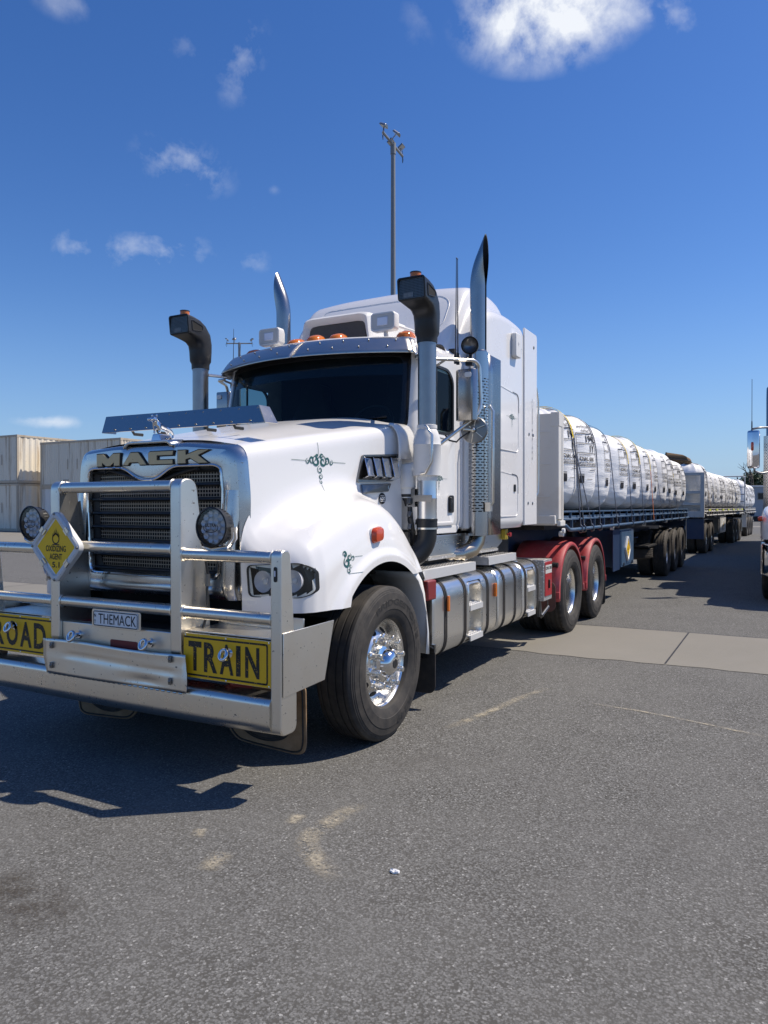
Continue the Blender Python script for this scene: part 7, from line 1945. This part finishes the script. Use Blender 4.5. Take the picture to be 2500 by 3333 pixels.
def strap(tr, y0, lean, mat, label, bvh, upper=None, lowx=1.268):
    m4 = Matrix.LocRotScale(tr.location, tr.rotation_euler.to_matrix(), Vector((1, 1, 1))); inv = m4.inverted(); d3 = m4.to_3x3()
    pts = []
    for z in [1.53 + .05 * k for k in range(30)]:
        y_ = y0 + lean * (z - 1.28) / 1.5
        for dy in (-.02, 0, .02):
            h = bvh.ray_cast(m4 @ Vector((2.2, y_ + dy, z)), d3 @ Vector((-1, 0, 0)))
            if h[0] is not None: p = inv @ h[0]; pts.append((p.x + .014, z))
    for x in [-.3 + .07 * k for k in range(20)]:
        y_ = y0 + lean
        h = bvh.ray_cast(m4 @ Vector((x, y_, 4)), d3 @ Vector((0, 0, -1)))
        if h[0] is not None: p = inv @ h[0]; pts.append((x, p.z + .014))
    pts = [p for p in pts if p[0] > -.3] + [(lowx, 1.285)]
    # outer hull from the rail up and over
    pts = sorted(set(pts)); hull = []
    for p in pts:
        while len(hull) >= 2 and (hull[-1][0] - hull[-2][0]) * (p[1] - hull[-2][1]) - (hull[-1][1] - hull[-2][1]) * (p[0] - hull[-2][0]) >= 0: hull.pop()
        hull.append(p)
    # the hull above gives the top; add the outward side below its widest point
    wide = max(p[0] for p in pts); side = [p for p in pts if p[0] > wide - .0005]
    chain = list(reversed(hull))
    top = [p for p in chain]
    if top[0][1] > 1.3: top = [(lowx, 1.285)] + top
    dense = []
    for a, b_ in zip(top, top[1:]):
        k = max(1, int(hypot(a[0] - b_[0], a[1] - b_[1]) / .05))
        for q in range(k): dense.append((a[0] + (b_[0] - a[0]) * q / k, a[1] + (b_[1] - a[1]) * q / k))
    dense.append(top[-1])
    w = .024; rows = []; rows_u = []
    for i, (x, z) in enumerate(dense):
        a = dense[max(0, i - 1)]; b_ = dense[min(len(dense) - 1, i + 1)]; tx, tz = b_[0] - a[0], b_[1] - a[1]; l = hypot(tx, tz) or 1; nx, nz = tz / l, -tx / l
        y_ = y0 + lean * (min(z, 2.78) - 1.28) / 1.5
        rows.append([tuple(m4 @ Vector((x + nx * d, y_ + e, z + nz * d))) for e, d in ((-w, .0), (-w, .004), (w, .004), (w, .0))])
    base = tuple(m4 @ Vector((lowx, y0, 1.28)))
    r = thing('tie_down_strap', label, 'strap', base, 'tie-down straps over the bags'); mb = MB(); k = len(rows)
    cut = int(k * .40) if upper else k
    mb.grid(rows[:cut + 1] if upper else rows, closed=True); mb.build('webbing', mat, r, smooth=40)
    if upper: mb = MB(); mb.grid(rows[cut:], closed=True); mb.build('upper_webbing', upper, r, smooth=40)
    mb = MB(); p = lambda x, y_, z: tuple(m4 @ Vector((x, y_, z)))
    mb.tube([p(lowx - .005, y0, 1.33), p(lowx + .022, y0, 1.30), p(lowx + .022, y0, 1.245), p(lowx - .01, y0, 1.235), p(lowx - .03, y0, 1.26)], .010, 8); mb.build('hook', 'steel_dark', r, smooth=60)
    return r


bv1 = bag_world_bvh(4.2, 18.5)
S1 = [(.98, -.25, 'strap_dark', 'strap_yellow', 'dark strap with yellow upper webbing, nearest the solid white headboard'), (1.16, -.1, 'chassis_black', None, 'black strap on the gap between the first two near bags'), (1.62, -.62, 'strap_dark', None, 'dark strap crossing the second near bag from low right to high left'),
      (2.12, -.30, 'strap_dark', None, 'dark strap between the second and third near bags'), (3.35, -.45, 'strap_dark', None, 'dark strap between the third and fourth near bags'), (4.62, -.45, 'strap_dark', 'strap_yellow', 'dark strap with yellow top between the fourth and fifth near bags'),
      (5.80, -.40, 'strap_dark', 'strap_yellow', 'dark strap with yellow top between the fifth and sixth near bags'), (7.02, -.30, 'strap_orange', 'strap_yellow', 'orange strap over the sixth near bag'), (8.35, -.45, 'strap_dark', 'strap_yellow', 'dark strap behind the orange one on the near trailer'),
      (9.6, -.45, 'strap_dark', None, 'dark strap over the eighth near bag above the triple axles'), (10.9, -.5, 'strap_dark', 'strap_yellow', 'yellow topped strap over the ninth near bag'), (12.2, -.5, 'strap_dark', None, 'last dark strap at the tail of the near trailer')]
for y0, ln, m_, up_, lb in S1: strap(t1_, y0, ln, m_, lb, bv1, up_)
bv2 = bag_world_bvh(21.5, 36)
for i, y0 in enumerate((.95, 1.8, 3.1, 4.9, 6.8, 8.6, 10.6)): strap(t2_, y0, -.4, 'strap_dark' if i != 1 else 'tarp_brown', f'{"brown" if i == 1 else "dark"} strap, {ORD[i]} behind the wire mesh headboard on the middle trailer', bv2)
bv3 = bag_world_bvh(37.5, 46)
for i, y0 in enumerate((.9, 2.3, 4.2)): strap(t3_, y0, -.3, 'strap_dark', f'dark strap, {ORD[i]} behind the hoop on the farthest trailer', bv3)

# ================================================================== THE OTHER TRUCK AT THE RIGHT EDGE
T2 = thing('parked_truck', 'white truck with chrome bumper and mirror, cut off by the right edge', 'truck', (4.47, 10.0, 0)); C2 = 4.47
P2 = lambda x: C2 + x
mb = MB(); bprof = fillet([(8.74, .46, 0), (8.72, .72, 0), (8.74, .97, 0), (8.90, .99, 0), (8.90, .46, 0)], [.03, .1, .03, .02, .02], 4, True)
rows = []
for k in range(29):
    x = -1.24 + 2.48 * k / 28; e = max(0, abs(x) - 1.0) / .24; d = .34 * (1 - sqrt(max(0, 1 - e * e)))
    rows.append([(P2(x), p.x + d, p.y) for p in bprof])
mb.loft(rows); bmp = mb.build('bumper', 'chrome', T2, smooth=50)
for s_ in (-1, 1):
    mb = MB(); mb.box(P2(1.236 * s_) - .012, P2(1.236 * s_) + .012, 9.06, 9.9, .47, .96); mb.build('bumper_return', 'chrome', bmp, bevel=.004)
    mb = MB()
    for z in (.52, .68, .85): mb.lathe([(.016, 0), (.014, .008), (0, .010)], (P2(1.248 * s_), 9.14, z), (s_, 0, 0), 10)
    mb.build('bumper_bolt', 'steel_dark', bmp)
    # guard
    rows = []
    for y_ in (8.86, 8.88, 8.94, 9.05, 9.25, 9.5, 9.8, 10.1, 10.4, 10.62, 10.7):
        t = y_; z_top = smooth_table([(8.86, 1.30), (8.94, 1.40), (9.05, 1.46), (9.4, 1.55), (9.8, 1.58), (10.2, 1.52), (10.5, 1.38), (10.7, 1.20)], t); xo = smooth_table([(8.86, 1.02), (8.90, 1.12), (9.0, 1.20), (9.2, 1.25), (10.7, 1.25)], t)
        zb = 1.04 if y_ < 9.2 else max(1.0, .512 + sqrt(max(0, .66 ** 2 - (y_ - 9.92) ** 2)))
        F = fillet([(.70, z_top + .02, 0), (xo - .06, z_top, 0), (xo, z_top - .14, 0), (xo, zb, 0)], [0, .10, .07, 0], 6); rows.append([(P2(p.x * s_), y_, p.y) for p in F])
    mb = MB(); mb.grid(rows); mb.add(rows[0] + [(P2(.70 * s_), 8.86, 1.04)], [tuple(range(len(rows[0]) + 1))]); gd = mb.build('front_guard', 'white_paint', T2, smooth=50)
    mb = MB(); mb.loft([[(P2((1.235 + d) * s_), 9.06 + a * k, 1.372 + b_ * k) for a, b_ in rrect(.16, .075, .03, 4)] for d, k in ((-.01, 1), (.03, 1), (.055, .7))]); mb.build('side_indicator', 'orange_lens', gd, smooth=50)
    mb = MB(); mb.box(P2(1.256 * s_) - .002, P2(1.256 * s_) + .002, 9.16, 9.20, 1.12, 1.34); mb.build('guard_badge', 'print_black', gd)
    mb = MB()
    for z, m_ in ((1.075, 0), (1.055, 0)): mb.box(P2(1.2545 * s_) - .002, P2(1.2545 * s_) + .002, 9.0, 9.30, z, z + .008)
    mb.build('pinstripe', 'red_paint', gd)
    w = put_wheel(w_steer, T2, 1.245 * s_, -.08, s_)
    for yy2 in (5.0, 6.37): put_wheel(w_drive, T2, 1.245 * s_, yy2, s_)
    # mirror, arms, lamp
    mx = P2(1.40 * s_); X = lambda d: mx + d * s_
    mb = MB(); mb.tube([tuple(p) for p in fillet([(P2(1.02 * s_), 10.55, 2.98), (X(-.10), 10.22, 2.955), (X(.02), 10.16, 2.93), (X(.035), 10.15, 2.86)], [0, .05, .06, 0], 5)], .018, 10); mb.tube([tuple(p) for p in fillet([(X(-.02), 10.15, 2.27), (X(-.02), 10.15, 2.19), (X(-.12), 10.2, 2.15), (P2(1.02 * s_), 10.5, 2.20)], [0, .05, .05, 0], 5)], .018, 10); ma = mb.build('mirror_arm', 'steel_dark', T2, smooth=60)
    mb = MB(); mb.loft([[(X(a * k), 10.14 + b_ * k, z) for a, b_ in [(p.x, p.y) for p in fillet([(-.11, .03, 0), (-.10, -.05, 0), (.0, -.075, 0), (.09, -.045, 0), (.10, .03, 0)], .03, 5, True)]] for z, k in ((2.24, .80), (2.252, .92), (2.28, 1), (2.86, 1), (2.89, .92), (2.90, .80))]); mh = mb.build('mirror_head', 'chrome', T2, smooth=50)
    mb = MB(); mb.loft([[(X(.01 + a * k), 10.066 - d, 2.62 + b_ * k) for a, b_ in rrect(.045, .155, .022, 5)] for d, k in ((0, 1), (.012, .95), (.016, .7))]); mb.build('mirror_lamp', 'orange_lens', mh, smooth=50)
    mb = MB(); mb.lathe([(.012, 2.93), (.010, 3.05), (.005, 3.08), (.004, 3.80), (0, 3.81)], (X(.02), 10.13, 0), (0, 0, 1), 8); mb.build('aerial', 'black_plastic', T2)
    # stack with perforated guard
    xs2, ys2 = P2(1.16 * s_), 12.0
    prof = [(xs2 + .12 * cos(2 * pi * k / 28), ys2 + .12 * sin(2 * pi * k / 28)) for k in range(29)]
    mb = MB(); mb.grid([[(p[0], p[1], z) for p in prof] for z in (1.2, 2.0, 2.8, 2.95)], uv=lambda i, j: (.12 * 2 * pi * j / 28, (1.2, 2.0, 2.71, 2.95)[i])); mb.build('stack_guard', 'perforated_steel', T2)
    mb = MB(); mb.tube([(xs2, ys2, 1.2), (xs2, ys2, 3.7), (xs2, ys2 + .2, 3.9)], .075, 16); mb.build('exhaust_stack', 'stack_steel', T2, smooth=60)
rows = []
for y_, hw, zt in ((8.80, .62, 1.72), (8.84, .68, 1.80), (9.2, .72, 1.90), (10.0, .80, 2.04), (10.6, .88, 2.14)):
    F = fillet([(-hw, 1.0, 0), (-hw, zt - .08, 0), (0, zt, 0), (hw, zt - .08, 0), (hw, 1.0, 0)], [0, .10, .3, .10, 0], 6); rows.append([(P2(p.x), y_, p.y) for p in F])
mb = MB(); mb.grid(rows); mb.add(rows[0], [tuple(range(len(rows[0])))]); mb.build('bonnet', 'white_paint', T2, smooth=50)
mb = MB(); mb.box(P2(-.5), P2(.5), 8.775, 8.80, 1.05, 1.70); mb.build('grille', 'grille_chrome', T2, bevel=.01)
rows = []
for y_, zt in ((10.45, 2.2), (10.75, 2.98), (10.9, 3.1), (11.9, 3.2)):
    F = fillet([(-1.05, 1.35, 0), (-1.05, zt - .12, 0), (0, zt, 0), (1.05, zt - .12, 0), (1.05, 1.35, 0)], [0, .12, .3, .12, 0], 5); rows.append([(P2(p.x), y_, p.y) for p in F])
mb = MB(); mb.grid(rows); mb.add(rows[0], [tuple(range(len(rows[0])))]); mb.build('cab', 'white_paint', T2, smooth=40)
mb = MB(); mb.grid([[(P2(x), 10.47 + .30 * t, 2.24 + .68 * t - .004) for t in (0, 1)] for x in (-.92, 0, .92)]); mb.v = [(a, b_ - .03, c) for a, b_, c in mb.v]; mb.build('windscreen', 'black_gloss', T2)
for s_ in (-1, 1):
    mb = MB(); mb.prism(rrect(.62, .58, .06, 4, 11.25, 2.5), 'x', P2(1.05 * s_) - .008, P2(1.05 * s_) + .008); mb.build('side_window', 'black_gloss', T2)
    mb = MB(); mb.tube([(P2(.95 * s_), 11.3, .62), (P2(.95 * s_), 13.6, .62)], .30, 24); mb.build('fuel_tank', 'polished_tank', T2)
rows = []
for y_, zt in ((11.9, 3.25), (12.1, 3.6), (12.4, 3.88), (13.4, 3.95), (13.5, 3.85)):
    F = fillet([(-1.16, 1.2, 0), (-1.16, zt - .2, 0), (0, zt, 0), (1.16, zt - .2, 0), (1.16, 1.2, 0)], [0, .16, .3, .16, 0], 5); rows.append([(P2(p.x), y_, p.y) for p in F])
mb = MB(); mb.grid(rows); mb.add(rows[0], [tuple(range(len(rows[0])))]); mb.add(rows[-1], [tuple(range(len(rows[0])))]); mb.build('sleeper', 'white_paint', T2, smooth=40)
mb = MB(); mb.box(P2(-.45), P2(.45), 9.0, 17.2, .6, 1.0); mb.build('chassis_rail', 'chassis_black', T2)
# its curtain-sided trailer
T4 = thing('curtain_sided_trailer', 'tall white curtain sided trailer behind the truck at the right edge', 'trailer', (4.50, 22, 0))
mb = MB(); mb.box(3.28, 5.72, 14.1, 34.5, 1.35, 4.28); mb.build('curtain_body', 'white_dull', T4, bevel=.03)
mb = MB(); mb.box(3.27, 5.73, 14.05, 34.55, 1.16, 1.345); mb.build('side_rave', 'navy_paint', T4)
mb = MB(); mb.box(4.1, 4.9, 14.3, 34.3, .85, 1.158); mb.build('main_beam', 'chassis_black', T4)
for yy2 in (27.5, 28.9, 30.3):
    for s_ in (1, -1):
        w = put_wheel(w_trail, T4, 1.22 * s_, yy2 - 22, s_)
for x in (3.30, 5.70):
    mb = MB()
    for k in range(16): mb.box(x - .03, x + .03, 14.6 + k * 1.27, 14.65 + k * 1.27, 1.2, 1.42)
    mb.build('curtain_buckle', 'steel_dark', T4)
